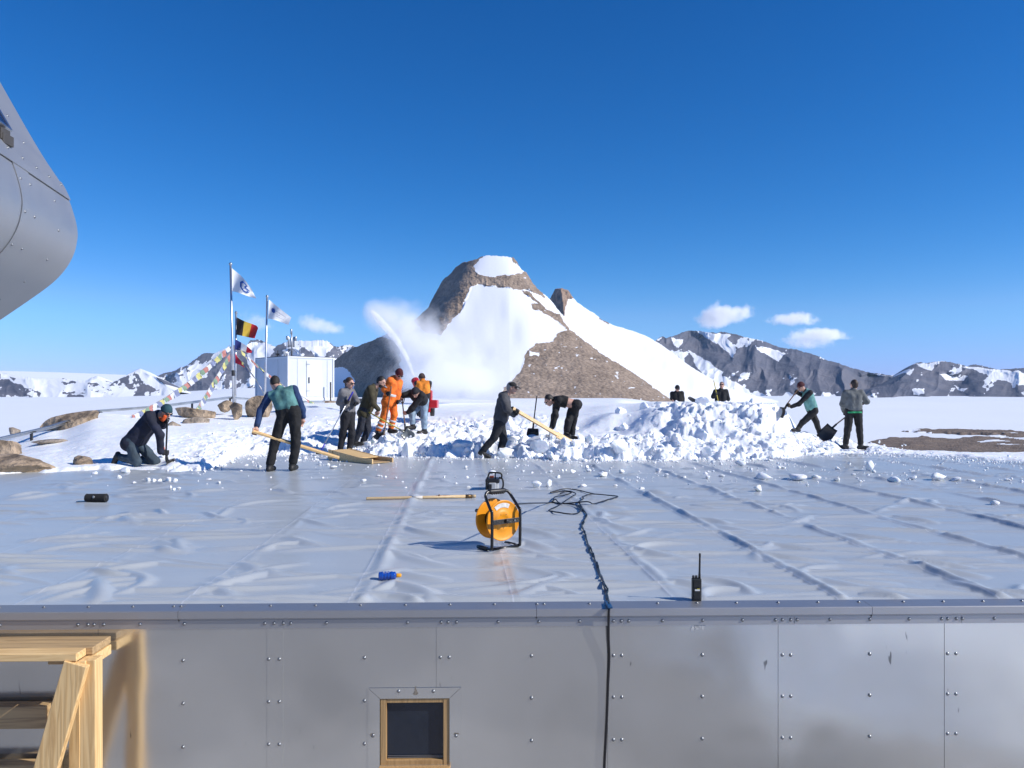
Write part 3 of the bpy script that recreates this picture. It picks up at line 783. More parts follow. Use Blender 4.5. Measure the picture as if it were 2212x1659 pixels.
# ================================================================ air
def haze():
    m = bpy.data.materials.new('haze'); m.use_nodes = True
    nt = m.node_tree; nt.nodes.clear()
    out = nt.nodes.new('ShaderNodeOutputMaterial'); pv = nt.nodes.new('ShaderNodeVolumePrincipled')
    pv.inputs['Color'].default_value = (.55, .78, 1, 1); pv.inputs['Density'].default_value = 2.4e-5; pv.inputs['Anisotropy'].default_value = .0
    nt.links.new(pv.outputs[0], out.inputs['Volume'])
    o = MB().box((0, 2400, 158), (9000, 6200, 350)).build('haze', m, None, org=(0, 2400, -16))
    tag(o, 'thin bluish air over the snow plain', kind='stuff')
haze()
# ================================================================ the low metal clad building
TH = R(1.39)
B0 = np.array((0, 4.755, 0.0))
BR, BF = np.array((math.cos(TH), math.sin(TH), 0)), np.array((-math.sin(TH), math.cos(TH), 0))

def wp(px, py, by=-0.10):
    """local (bx, z) on the building plane by under survey position (px, py)"""
    dx, dz = (px - CX) / F, (HY - py) / F
    t = (by + BF[:2] @ B0[:2]) / (BF[:2] @ np.array((dx, 1.0)))
    p = np.array((dx * t, t)) - B0[:2]
    return p @ BR[:2], CZ + dz * t

def to_local(x, y):
    px, py = x - B0[0], y - B0[1]
    return px * BR[0] + py * BR[1], px * BF[0] + py * BF[1]

bld = thing('metal_building', B0, 'low building clad in dull grey metal sheets with a pale membrane roof', 'building', rz=TH)

# ---- roof membrane
SEAM0, SEAMP, SEAMT = -0.99, 1.0, math.tan(R(2.3))
pys = np.concatenate([np.arange(1306, 1150, -1.5), np.arange(1150, 1000, -1.0), np.arange(1000, 955, -1.5)])
_out = np.cumsum(np.geomspace(6, 140, 75))
pxs = np.concatenate([(-200 - _out)[::-1], np.arange(-200, 2420, 2.2), 2420 + _out])
PX, PY = np.meshgrid(pxs, pys)
Dm = CZ * F / (PY - HY)
WX = (PX - CX) / F * Dm
BX, BY = to_local(WX, Dm)
BY[0] = 0.0
u = (BX + SEAMT * BY - SEAM0) / SEAMP
k = np.round(u); du = (u - k) * SEAMP
H = np.zeros(BX.shape)
wig = 0.045 * fbm(BY * 1.1, k * 3.7, oct=3, seed=201)
kk = k
wig = np.where(kk == 0, .3, 1) * wig
right = sstep(1.5, 2.6, kk)
mod = .5 + .75 * fbm(BY * 1.6, k * 5.3, oct=3, seed=202) + .4 * sstep(.5, 1, fbm(BY * 4.1, k, oct=2, seed=203))
amp = (.008 + .044 * right + .030 * ((kk == 0)) + .012 * (kk == 1)) * mod
mod = np.where(kk == 0, .8 + .25 * mod, mod)
off = np.where(kk == 0, .085, .06)
sg = np.where(kk == 0, .055, .046 + .012 * fbm(BY * .9, k * 2.1, oct=2, seed=204))
H += amp * np.exp(-((du - off - wig) / sg) ** 2)
H += .003 * np.exp(-(du / .012) ** 2) * (1 + .6 * fbm(BY * 28, k, oct=2, seed=205))
# puckers across the welded seam
H += .0016 * np.exp(-((du + .035) / .035) ** 2) * vnoise(BY * 26, k * 3.3, seed=206) * sstep(-.2, .6, fbm(BY * 1.2, k * 2.2, oct=2, seed=207))
# single creases between the seams
rs = np.random.default_rng(5)
flat_x, flat_y, Hf = BX.ravel(), BY.ravel(), np.zeros(H.size)
order = np.argsort(flat_y, kind='stable'); sy_ = flat_y[order]
for i in range(720):
    cx = rs.uniform(-6.5, 8.5); cy = .05 + 8.8 * rs.random() ** 1.45
    if abs(cx) > 3.4 + cy * .75: continue
    if rs.random() < .62:      # long soft folds running across between the seams
        L = rs.uniform(.7, 2.1); ang = rs.normal(-.10, .14); a = rs.uniform(.009, .027); sgm = rs.uniform(.024, .055); bend = rs.normal(0, .09)
    else:                      # broad slanting folds that start at a seam
        kx = round((cx - SEAM0) / SEAMP); cx = SEAM0 + kx * SEAMP - SEAMT * cy + rs.uniform(.05, .45)
        L = rs.uniform(.35, .95); ang = rs.choice([rs.normal(-.85, .25), rs.normal(.75, .25)], p=[.65, .35]); a = rs.uniform(.014, .036); sgm = rs.uniform(.04, .075); bend = rs.normal(0, .22)
    tt = np.linspace(-1, 1, 15)
    lx = tt * L / 2; ly = bend * L / 2 * (tt ** 2 - .4) + .06 * L * rs.normal() * tt ** 3
    qx = cx + lx * math.cos(ang) - ly * math.sin(ang); qy = cy + lx * math.sin(ang) + ly * math.cos(ang)
    lo, hi = np.searchsorted(sy_, qy.min() - .16), np.searchsorted(sy_, qy.max() + .16)
    idx = order[lo:hi]
    idx = idx[(flat_x[idx] > qx.min() - .16) & (flat_x[idx] < qx.max() + .16)]
    if len(idx) == 0: continue
    X_, Y_ = flat_x[idx], flat_y[idx]
    best = np.full(len(idx), 1e9); bt = np.zeros(len(idx))
    for j in range(14):
        ex, ey = qx[j + 1] - qx[j], qy[j + 1] - qy[j]; l2 = ex * ex + ey * ey
        s_ = np.clip(((X_ - qx[j]) * ex + (Y_ - qy[j]) * ey) / l2, 0, 1)
        dd_ = (X_ - qx[j] - s_ * ex) ** 2 + (Y_ - qy[j] - s_ * ey) ** 2
        m_ = dd_ < best; best = np.where(m_, dd_, best); bt = np.where(m_, tt[j] + s_ / 7, bt)
    Hf[idx] = np.maximum(Hf[idx], a * np.exp(-best / sgm ** 2) * np.clip(1 - bt ** 2, 0, 1) ** .8)
H = np.maximum(H, Hf.reshape(H.shape)) + .25 * np.minimum(H, Hf.reshape(H.shape))
H += .0016 * fbm(BX * 1.3, BY * 3.0, oct=4, seed=208) + .003 * fbm(BX * .6, BY * .7, oct=3, seed=209)
H *= sstep(-.01, .07, BY)
H_top = H.copy()
H = H - 3.0 * sstep(.8, 1.1, Dm - d0_of(PX))      # the far edge of the roof lies under the snow
Vr = np.stack([BX, BY, H], -1).reshape(-1, 3)

def roof_mat():
    m, nt, b, new, lk = nodes('roof_membrane')
    tc = new('ShaderNodeTexCoord')
    mp = new('ShaderNodeMapping'); mp.inputs['Scale'].default_value = (.5, 3.0, 1)
    lk(tc.outputs['Object'], mp.inputs['Vector'])
    n1 = new('ShaderNodeTexNoise'); n1.inputs['Scale'].default_value = 1.6; n1.inputs['Detail'].default_value = 5
    lk(mp.outputs[0], n1.inputs['Vector'])
    mx = new('ShaderNodeMix'); mx.data_type = 'RGBA'
    mx.inputs['A'].default_value = (.39, .415, .425, 1); mx.inputs['B'].default_value = (.485, .51, .52, 1)
    lk(n1.outputs['Fac'], mx.inputs['Factor'])
    # weld lines: pale thin strips at each seam, rusty stain on one of them
    sx = new('ShaderNodeSeparateXYZ'); lk(tc.outputs['Object'], sx.inputs[0])
    ml = new('ShaderNodeMath'); ml.operation = 'MULTIPLY_ADD'; ml.inputs[1].default_value = SEAMT; lk(sx.outputs[1], ml.inputs[0]); lk(sx.outputs[0], ml.inputs[2])
    sb = new('ShaderNodeMath'); sb.operation = 'SUBTRACT'; sb.inputs[1].default_value = SEAM0; lk(ml.outputs[0], sb.inputs[0])
    pp = new('ShaderNodeMath'); pp.operation = 'PINGPONG'; pp.inputs[1].default_value = .5; lk(sb.outputs[0], pp.inputs[0])
    st = new('ShaderNodeMapRange'); st.inputs['From Min'].default_value = .0035; st.inputs['From Max'].default_value = .0065; st.inputs['To Min'].default_value = .75; st.inputs['To Max'].default_value = 0
    lk(pp.outputs[0], st.inputs['Value'])
    m2 = new('ShaderNodeMix'); m2.data_type = 'RGBA'; m2.inputs['B'].default_value = (.56, .58, .61, 1)
    lk(st.outputs[0], m2.inputs['Factor']); lk(mx.outputs['Result'], m2.inputs['A'])
    ab = new('ShaderNodeMath'); ab.operation = 'COMPARE'; ab.inputs[1].default_value = .985; ab.inputs[2].default_value = .055; lk(sb.outputs[0], ab.inputs[0])
    n2 = new('ShaderNodeTexNoise'); n2.inputs['Scale'].default_value = 3.2; n2.inputs['Detail'].default_value = 7
    lk(tc.outputs['Object'], n2.inputs['Vector'])
    r2 = new('ShaderNodeMapRange'); r2.inputs['From Min'].default_value = .45; r2.inputs['From Max'].default_value = .75; r2.inputs['To Max'].default_value = .75; lk(n2.outputs['Fac'], r2.inputs['Value'])
    m3 = new('ShaderNodeMath'); m3.operation = 'MULTIPLY'; lk(ab.outputs[0], m3.inputs[0]); lk(r2.outputs[0], m3.inputs[1])
    m4 = new('ShaderNodeMix'); m4.data_type = 'RGBA'; m4.inputs['B'].default_value = (.27, .20, .17, 1)
    lk(m3.outputs[0], m4.inputs['Factor']); lk(m2.outputs['Result'], m4.inputs['A'])
    # thin rime swept along the far part of the sheet
    mp3 = new('ShaderNodeMapping'); mp3.inputs['Scale'].default_value = (.35, 5.5, 1); mp3.inputs['Rotation'].default_value = (0, 0, .04)
    lk(tc.outputs['Object'], mp3.inputs['Vector'])
    n4 = new('ShaderNodeTexNoise'); n4.inputs['Scale'].default_value = 1.7; n4.inputs['Detail'].default_value = 8; n4.inputs['Roughness'].default_value = .68
    lk(mp3.outputs[0], n4.inputs['Vector'])
    yr = new('ShaderNodeMapRange'); yr.inputs['From Min'].default_value = 4.5; yr.inputs['From Max'].default_value = 11.5; yr.inputs['To Min'].default_value = -.34; yr.inputs['To Max'].default_value = .04
    lk(sx.outputs[1], yr.inputs['Value'])
    a4 = new('ShaderNodeMath'); a4.operation = 'ADD'; lk(n4.outputs['Fac'], a4.inputs[0]); lk(yr.outputs[0], a4.inputs[1])
    r4 = new('ShaderNodeMapRange'); r4.inputs['From Min'].default_value = .54; r4.inputs['From Max'].default_value = .66; r4.inputs['To Max'].default_value = .85; lk(a4.outputs[0], r4.inputs['Value'])
    m5 = new('ShaderNodeMix'); m5.data_type = 'RGBA'; m5.inputs['B'].default_value = (.82, .84, .87, 1)
    lk(r4.outputs[0], m5.inputs['Factor']); lk(m4.outputs['Result'], m5.inputs['A'])
    lk(m5.outputs['Result'], b.inputs['Base Color'])
    rr = new('ShaderNodeMapRange'); rr.inputs['To Min'].default_value = .24; rr.inputs['To Max'].default_value = .36; lk(n1.outputs['Fac'], rr.inputs['Value'])
    r5 = new('ShaderNodeMath'); r5.operation = 'MULTIPLY_ADD'; r5.inputs[1].default_value = .35; lk(r4.outputs[0], r5.inputs[0]); lk(rr.outputs[0], r5.inputs[2])
    lk(r5.outputs[0], b.inputs['Roughness'])
    b.inputs['Specular IOR Level'].default_value = .5
    n3 = new('ShaderNodeTexNoise'); n3.inputs['Scale'].default_value = 9; n3.inputs['Detail'].default_value = 4
    lk(mp.outputs[0], n3.inputs['Vector'])
    bp = new('ShaderNodeBump'); bp.inputs['Strength'].default_value = .12; bp.inputs['Distance'].default_value = .01
    lk(n3.outputs['Fac'], bp.inputs['Height']); lk(bp.outputs[0], b.inputs['Normal'])
    return m
M['roof'] = roof_mat()
mesh_obj('roof', Vr, grid_faces(len(pys), len(pxs)), M['roof'], bld)

def roof_h(x, y):
    """height of the membrane under world (x, y)"""
    py = HY + CZ * F / y; px = CX + x / y * F
    j = np.clip(np.searchsorted(-pys, -py), 0, len(pys) - 1); i = np.clip(np.searchsorted(pxs, px), 0, len(pxs) - 1)
    return float(H_top[j, i])

def metal_mat(name, col, rough, var=.06, wave=.0, wscale=1.2, metal=1.0, marks=True):
    m, nt, b, new, lk = nodes(name)
    tc = new('ShaderNodeTexCoord')
    n1 = new('ShaderNodeTexNoise'); n1.inputs['Scale'].default_value = 1.4; n1.inputs['Detail'].default_value = 6
    lk(tc.outputs['Object'], n1.inputs['Vector'])
    mx = new('ShaderNodeMix'); mx.data_type = 'RGBA'
    mx.inputs['A'].default_value = tuple(np.array(col) * (1 - var)) + (1,); mx.inputs['B'].default_value = tuple(np.array(col) * (1 + var)) + (1,)
    lk(n1.outputs['Fac'], mx.inputs['Factor'])
    last = mx.outputs['Result']
    if marks:   # short dark scuffs and dried runs
        mp = new('ShaderNodeMapping'); mp.inputs['Scale'].default_value = (26, 26, 5.5); mp.inputs['Rotation'].default_value = (0, .22, 0)
        lk(tc.outputs['Object'], mp.inputs['Vector'])
        n2 = new('ShaderNodeTexNoise'); n2.inputs['Scale'].default_value = 1; n2.inputs['Detail'].default_value = 2
        lk(mp.outputs[0], n2.inputs['Vector'])
        r2 = new('ShaderNodeMapRange'); r2.inputs['From Min'].default_value = .735; r2.inputs['From Max'].default_value = .78; r2.inputs['To Max'].default_value = .7
        lk(n2.outputs['Fac'], r2.inputs['Value'])
        m2 = new('ShaderNodeMix'); m2.data_type = 'RGBA'; m2.inputs['B'].default_value = (.06, .06, .065, 1)
        lk(r2.outputs[0], m2.inputs['Factor']); lk(last, m2.inputs['A']); last = m2.outputs['Result']
    lk(last, b.inputs['Base Color'])
    b.inputs['Metallic'].default_value = metal
    rr = new('ShaderNodeMapRange'); rr.inputs['To Min'].default_value = rough * .85; rr.inputs['To Max'].default_value = rough * 1.15
    n5 = new('ShaderNodeTexNoise'); n5.inputs['Scale'].default_value = 3; n5.inputs['Detail'].default_value = 5; lk(tc.outputs['Object'], n5.inputs['Vector'])
    lk(n5.outputs['Fac'], rr.inputs['Value']); lk(rr.outputs[0], b.inputs['Roughness'])
    n3 = new('ShaderNodeTexNoise'); n3.inputs['Scale'].default_value = wscale; n3.inputs['Detail'].default_value = 2
    lk(tc.outputs['Object'], n3.inputs['Vector'])
    n4 = new('ShaderNodeTexNoise'); n4.inputs['Scale'].default_value = 260; n4.inputs['Detail'].default_value = 2; lk(tc.outputs['Object'], n4.inputs['Vector'])
    sm = new('ShaderNodeMath'); sm.operation = 'MULTIPLY_ADD'; sm.inputs[1].default_value = .004; lk(n4.outputs['Fac'], sm.inputs[0]); lk(n3.outputs['Fac'], sm.inputs[2])
    bp = new('ShaderNodeBump'); bp.inputs['Strength'].default_value = 1.0; bp.inputs['Distance'].default_value = wave
    lk(sm.outputs[0], bp.inputs['Height']); lk(bp.outputs[0], b.inputs['Normal'])
    return m
M['sheet'] = metal_mat('wall_sheet', (.655, .66, .635), .18, wave=.03, wscale=1.1, metal=.9)
M['flash'] = metal_mat('edge_flashing', (.43, .43, .435), .45, wave=.004, wscale=3, marks=False, metal=.75)
M['bolt'] = mk('bolt_steel', (.30, .31, .32), rough=.45, metal=.9, var=.1, bump=0)
M['dirt'] = mk('dried_adhesive', (.22, .19, .15), rough=.9, var=.4, vscale=30, bump=.3)
M['glue'] = mk('grey_adhesive', (.40, .40, .39), rough=.8, var=.35, vscale=25, bump=.3)
M['pine'] = wood_mat('pine_x', axis='X')
M['pine_z'] = wood_mat('pine_z', axis='Z')
M['oak'] = wood_mat('window_wood', (.48, .30, .13), (.27, .15, .06), axis='Z', scale=1.4, rough=.4)
M['weathered'] = wood_mat('weathered_board', (.50, .34, .17), (.17, .10, .05), axis='X', scale=.8)

WALL = -0.105
bolt_v = None
def bolt_mesh():
    mb = MB()
    mb.lathe([(.0105, 0), (.0105, .0014), (.0085, .0024), (.0072, .0028), (.0068, .0055), (.0052, .0066), (.002, .007)], (0, 0, 0), (0, -1, 0), n=14)
    me = bpy.data.meshes.new('bolt'); me.from_pydata(mb.v, [], mb.f); me.materials.append(M['bolt'])
    me.polygons.foreach_set('use_smooth', [True] * len(me.polygons)); me.update()
    return me
BOLT = bolt_mesh()
def bolt(parent, loc, up=False):
    o = bpy.data.objects.new('bolt', BOLT)
    o.location = tuple(loc)
    if up: o.rotation_euler = (-PI / 2, 0, 0)
    else: o.rotation_euler = (0, random.uniform(0, 6.3), 0)
    return link(o, parent)

# ---- wall sheets, lapped at the joints
seams = [(-330, -294), (-120, -84), (212, 215), (577, 612), (943, 976), (1313, 1347), (1681, 1715), (2040, 2076), (2410, 2445), (2780, 2815)]
seams = [(-330 - 366 * i, -294 - 366 * i) for i in range(9, 0, -1)] + seams + [(2780 + 368 * i, 2815 + 368 * i) for i in range(1, 9)]
ZB = -2.9
def wx(px, py=1420): return wp(px, py, WALL)[0]
sheets, straps = [], []
for i in range(len(seams) - 1):
    a, b = seams[i], seams[i + 1]
    x0, x1 = wx(a[0]), wx(b[0])
    mb = MB().box(((x0 + x1) / 2, WALL + .02, (ZB - .06) / 2), (x1 - x0 - .002, .04, -ZB - .06))
    if i == 4 or i == 3:
        pass
    sheets.append((a, b, mb))
# the small window sits across the joint at 943-976
wl, wr = wx(820, 1580), wx(971, 1580)
wt = wp(895, 1509, WALL)[1]; wb = wp(895, 1652, WALL)[1]
for a, b, mb in sheets:
    x0, x1 = wx(a[0]) + .001, wx(b[0]) - .001
    if x1 < wl or x0 > wr:
        o = mb.build('wall_panel', M['sheet'], bld)
    else:  # leave the opening free
        q = MB()
        xa, xb = max(x0, wl), min(x1, wr)
        if xa > x0: q.box(((x0 + xa) / 2, WALL + .02, (ZB - .06) / 2), (xa - x0, .04, -ZB - .06))
        if xb < x1: q.box(((x1 + xb) / 2, WALL + .02, (ZB - .06) / 2), (x1 - xb, .04, -ZB - .06))
        q.box(((xa + xb) / 2, WALL + .02, (wt - .06) / 2), (xb - xa, .04, -.06 - wt))
        q.box(((xa + xb) / 2, WALL + .02, (wb + ZB) / 2), (xb - xa, .04, wb - ZB))
        o = q.build('wall_panel', M['sheet'], bld)
    straps.append(o)
panel_of = lambda px: straps[max(0, min(len(straps) - 1, sum(1 for s in seams if s[0] <= px) - 1))]
for a, b in seams:   # joint strips 2 mm proud of the sheets
    if b - a < 10: continue
    x0, x1 = wx(a), wx(b)
    z1 = -.075
    if a == 943: z0 = wp(960, 1484, WALL)[1] + .002
    else: z0 = ZB
    MB().box(((x0 + x1) / 2, WALL - .0012, (z0 + z1) / 2), (x1 - x0, .0024, z1 - z0)).build('joint_strip', M['sheet'], bld)

# ---- edge flashing: top, lip, skirt strip
fx = [-3624, 384, 1159, 1885, 5724]
flash = []
for i in range(4):
    x0, x1 = wp(fx[i], 1312, -.13)[0] + .0012, wp(fx[i + 1], 1312, -.13)[0] - .0012
    yb, yf = .012, -.128
    # cross-section (by, z): sheet lies over the roof edge, turns down into a lip and back
    prof = [(yb, .0075), (yf + .006, .0005), (yf, -.004), (yf, -.044), (yf + .006, -.048), (yf + .022, -.048), (yf + .022, -.075),
            (yf + .0195, -.075), (yf + .0195, -.0455), (yf + .007, -.0455), (yf + .003, -.042), (yf + .003, -.006), (yf + .007, -.003), (yb, .004)]
    V = [(x0, y, z) for y, z in prof] + [(x1, y, z) for y, z in prof]; n = len(prof)
    Fc = [(j, (j + 1) % n, (j + 1) % n + n, j + n) for j in range(n)] + [tuple(range(n - 1, -1, -1)), tuple(range(n, 2 * n))]
    flash.append(mesh_obj('edge_flashing', V, Fc, M['flash'], bld, smooth=False))
def flash_of(px): return flash[0 if px < fx[1] else 1 if px < fx[2] else 2 if px < fx[3] else 3]
for px in [0, 96, 192, 288, 376, 392, 480, 585, 682, 779, 876, 972, 1068, 1160, 1175, 1273, 1420, 1505, 1590, 1680, 1766, 1854, 1950, 2036, 2122, 2206]:
    d_ = B0[1] + px * 0
    x_ = wp(px, 1306, -.03)[0]
    bolt(flash_of(px), (x_, -.035, .0056), up=True)
skirt = []
for i in range(len(seams) - 1):
    x0, x1 = wx(seams[i][1], 1335), wx(seams[i + 1][1], 1335)
    skirt.append(MB().box(((x0 + x1) / 2, WALL - .0042, -.082), (x1 - x0 - .002, .0030, .048)).build('skirt_strip', M['flash'], bld))
for px in [0, 168, 190, 203, 224, 302, 398, 572, 592, 612, 628, 705, 880, 953, 968, 986, 1076, 1164, 1252, 1325, 1342, 1358, 1431, 1518, 1604, 1675, 1690, 1708, 1722, 1793, 1879, 1964, 2034, 2047, 2066, 2079, 2148]:
    i = max(0, min(len(skirt) - 1, sum(1 for s in seams if s[1] <= px) - 1))
    x_, z_ = wp(px, 1328, WALL - .006)
    bolt(skirt[i], (x_, WALL - .0058, -.078))
# sheet bolts
for px, ys in [(204, (1419, 1514, 1607)), (395, (1427, 1520, 1614)), (580, (1424, 1516, 1608)), (603, (1424, 1516, 1608)), (787, (1421, 1514, 1607)), (951, (1420,)), (970, (1420,)),
               (1148, (1417, 1508, 1600)), (1325, (1416, 1506, 1598)), (1343, (1416, 1506, 1598)), (1517, (1415, 1505, 1596)), (1690, (1415, 1504, 1594)), (1708, (1415, 1504, 1594)), (1879, (1413, 1502, 1591)), (2047, (1412, 1499, 1585)), (2065, (1412, 1499, 1585))]:
    for py in ys:
        x_, z_ = wp(px, py, WALL - .003)
        bolt(panel_of(px), (x_, WALL - .0022, z_))
# loose scuffs and the patch of dried adhesive under the radio
mb = MB()
rs = np.random.default_rng(3)
for k_ in range(46):
    a = rs.uniform(0, 2 * PI); r_ = abs(rs.normal(0, .018))
    x_, z_ = wp(1509, 1351, WALL)
    s_ = rs.uniform(.004, .011)
    mb.box((x_ + r_ * math.cos(a) * 1.2, WALL - .0015 - rs.uniform(0, .001), z_ + r_ * math.sin(a) * .9), (s_ * 2, .002, s_ * 1.6), Matrix.Rotation(rs.uniform(0, 3), 3, 'Y'))
mb.build('adhesive_patch', M['glue'], bld)
# ---- window
def win(px, py, by=WALL): return wp(px, py, by)
yq = WALL - .004
x0, z1 = win(796, 1486); x1, _ = win(996, 1486); _, z0 = win(796, 1690)
il, it = win(821, 1509); ir, _ = win(971, 1509); _, ib = win(821, 1660)
wframe = MB()
def member(a, b, c, d_, y0, y1):
    wframe.box(((a + b) / 2, (y0 + y1) / 2, (c + d_) / 2), (b - a, abs(y1 - y0), abs(c - d_)))
gl, gt = win(835, 1520); gr, gb = win(957, 1641)
yo, yi = WALL - .006, WALL + .055
jb = win(900, 1653)[1]
member(il + .001, gl - .001, jb, it - .001, yo + .006, yi)
member(gr + .001, ir - .001, jb, it - .001, yo + .006, yi)
member(gl - .001, gr + .001, gt + .002, it - .001, yo + .008, yi)
member(gl - .001, gr + .001, jb, gb - .001, yo + .008, yi)
wo_ = wframe.build('window', M['oak'], bld)
bevel(wo_, .003)
M['glass'] = mk('window_glass', (.012, .018, .03), rough=.05, var=.1, bump=0, spec=.5)
MB().box(((gl + gr) / 2, WALL + .034, (gt + gb) / 2), (gr - gl + .01, .006, gt - gb + .01)).build('pane', M['glass'], wo_)
MB().box(((gl + gr) / 2, WALL + .026, gb + .006), (gr - gl - .006, .006, .006)).box(((gl + gr) / 2, WALL + .026, gb + .016), (gr - gl - .006, .005, .003)).build('blind_rail', M['bolt'], wo_)
sl = MB().box(((il + ir) / 2, WALL - .012, jb - .014), (ir - il + .01, .08, .024)).build('sill', M['oak'], wo_)
bevel(sl, .003)
tr = MB()   # mitred metal surround
def ring(poly): tr.prism([(x, yq - .0012, z) for x, z in poly], (0, .0024, 0))
ring([(x0, z1), (x1, z1), (ir, it + .001), (il, it + .001)])
ring([(x0, z1 - .002), (il - .001, it - .001), (il - .001, z0), (x0, z0)])
ring([(x1, z1 - .002), (x1, z0), (ir + .001, z0), (ir + .001, it - .001)])
tro = tr.build('window_surround', M['sheet'], wo_)
for px, py in [(861, 1493), (936, 1493), (806, 1588), (985, 1589)]:
    x_, z_ = wp(px, py, yq)
    bolt(wo_, (x_, yq - .0016, z_))
for px, py, w_, h_ in [(805, 1588, .026, .03), (986, 1585, .024, .012), (897, 1494, .02, .05)]:
    x_, z_ = wp(px, py, yq); st = MB()
    for k_ in range(9):
        st.box((x_ + rs.normal(0, w_ * .3), yq - .0022 - k_ * 6e-5, z_ + rs.normal(0, h_ * .22)), (w_ * rs.uniform(.3, .7), .0014, h_ * rs.uniform(.2, .5)), Matrix.Rotation(rs.normal(0, .3), 3, 'Y'))
    st.build('adhesive_smear', M['dirt'], wo_)
# dark room behind the pane so that the opening is closed
MB().box(((gl + gr) / 2, WALL + .31, (gt + gb) / 2), (gr - gl + .1, .5, gt - gb + .1)).build('window_recess', M['glass'], wo_)

# ================================================================ station hull overhead on the left
def hull():
    D0 = 8.0
    axis = np.array((-.19, 1.0, 0.0)); axis /= np.linalg.norm(axis)
    edge = [(-210, -170), (-120, -30), (-60, 70), (0, 179), (30, 232), (62, 288), (95, 343), (122, 383), (138, 408), (150, 434), (159, 460), (165, 482), (168, 503), (167, 520), (162, 543), (153, 564), (140, 584), (122, 604), (98, 624), (60, 651), (0, 692), (-80, 746), (-180, 815)]
    pr = np.array([P(x, y, D0) for x, y in smooth_path([(a, b) for a, b in edge], 4)])
    hroot = thing('station_hull', (-5.2, 4, 2.4), 'rounded grey metal underside of the research station hanging in at the upper left', 'building')
    M['hull'] = metal_mat('hull_sheet', (.46, .465, .47), .52, wave=.010, wscale=.9, marks=False, metal=.8)
    # joints between cladding rings, as distance back from the far edge
    cuts = [0.0, 1.02, 1.34, 3.0, 5.2, 8.2, 12.5]
    n = len(pr)
    ctr = pr.mean(0)
    def ringpts(s, sh=0.0):
        q = pr - axis * s
        if sh:
            t = np.gradient(pr, axis=0); nr = np.stack([-t[:, 2], t[:, 1] * 0, t[:, 0]], 1); nr /= np.linalg.norm(nr, axis=1)[:, None]
            q = q + nr * sh
        return q
    def shell(name, s0, s1, sh, lo=0, hi=None, thick=.02, mat=None):
        hi = n if hi is None else hi
        a = ringpts(s0, sh)[lo:hi]; b = ringpts(s1, sh)[lo:hi]; c = ringpts(s0, sh - thick)[lo:hi]; d = ringpts(s1, sh - thick)[lo:hi]
        m_ = hi - lo
        V = np.concatenate([a, b, c, d]); Fc = []
        for i in range(m_ - 1):
            Fc += [(i, i + 1, m_ + i + 1, m_ + i), (2 * m_ + i + 1, 2 * m_ + i, 3 * m_ + i, 3 * m_ + i + 1), (i + 1, i, 2 * m_ + i, 2 * m_ + i + 1), (m_ + i, m_ + i + 1, 3 * m_ + i + 1, 3 * m_ + i)]
        Fc += [(0, m_, 3 * m_, 2 * m_), (m_ - 1, 2 * m_ + m_ - 1, 3 * m_ + m_ - 1, 2 * m_ - 1)]
        o = mesh_obj(name, V, Fc, mat or M['hull'], hroot); o.data.set_sharp_from_angle(angle=R(30)); return o
    brk = int(np.argmin(np.linalg.norm(pr - P(150, 428, D0), axis=1)))
    shells = []
    for i in range(len(cuts) - 1):
        s0, s1 = cuts[i] + .004, cuts[i + 1] - .004
        lift = .008 if i == 1 else 0
        shells.append(shell('lower_panel', s0, s1, lift, brk, None))
        shell('upper_panel', s0, s1, lift + .006, 0, brk + 1)
    shell('lap_strip', .004, cuts[-1], .016, brk - 5, brk + 2, .008)
    # closing face at the far end
    e = pr - axis * .03
    cpt = ctr + np.array((-2.5, 0, 0))
    V = np.concatenate([e, cpt[None]]); Fc = [(i, i + 1, n) for i in range(n - 1)]
    mesh_obj('end_plate', V, Fc, M['hull'], hroot, smooth=False)
    # bolts along the joints
    t = np.gradient(pr, axis=0); nr = np.stack([-t[:, 2], t[:, 1] * 0, t[:, 0]], 1); nr /= np.linalg.norm(nr, axis=1)[:, None]
    def hb(i, s, sh=.0):
        o = bpy.data.objects.new('bolt', BOLT); p = pr[i] - axis * s + nr[i] * (sh + .001) - ORG[hroot]
        o.location = tuple(p); o.scale = (1.25, 1.25, 1.25)
        o.rotation_euler = Vector(nr[i]).to_track_quat('-Y', 'Z').to_euler()
        link(o, hroot)
    L = np.concatenate([[0], np.cumsum(np.linalg.norm(np.diff(pr, axis=0), axis=1))])
    idx = lambda l: int(np.argmin(np.abs(L - l)))
    lb = L[brk]
    for s, sh in ((1.08, .008), (1.28, .008), (.5, 0), (2.1, 0)):
        for k_ in range(-5, 7):
            l = lb + .16 + k_ * .30
            if 0 < l < L[-1]: hb(idx(l), s, sh if k_ >= 0 else .006)
    for s in np.arange(.12, 1.9, .30):
        hb(brk - 3, s, .018)
    # solar panel on the sloping upper side, its bracket below
    M['solar'] = mk('solar_cell', (.012, .018, .045), rough=.15, var=.2, vscale=3, bump=0)
    M['alu'] = mk('brushed_aluminium', (.62, .63, .65), rough=.32, metal=1, var=.05, bump=0)
    i0, i1 = idx(lb - 3.0), idx(lb - .31)
    A, B = pr[i0], pr[i1]; dn = (nr[i0] + nr[i1]) / 2; dn /= np.linalg.norm(dn)
    s0, s1 = 1.17, 2.4
    sp = MB(); c = [A - axis * s0, B - axis * s0, B - axis * s1, A - axis * s1]
    sp.prism([q + dn * .06 for q in c], dn * .03)
    so = sp.build('solar_panel', M['solar'], hroot)
    fr = MB()
    for j in range(4):
        fr.beam(c[j] + dn * .077, c[(j + 1) % 4] + dn * .077, .03, .045, dn)
    fr.build('panel_frame', M['alu'], so)
    mbk = mk('dark_bracket', (.06, .055, .05), rough=.6)
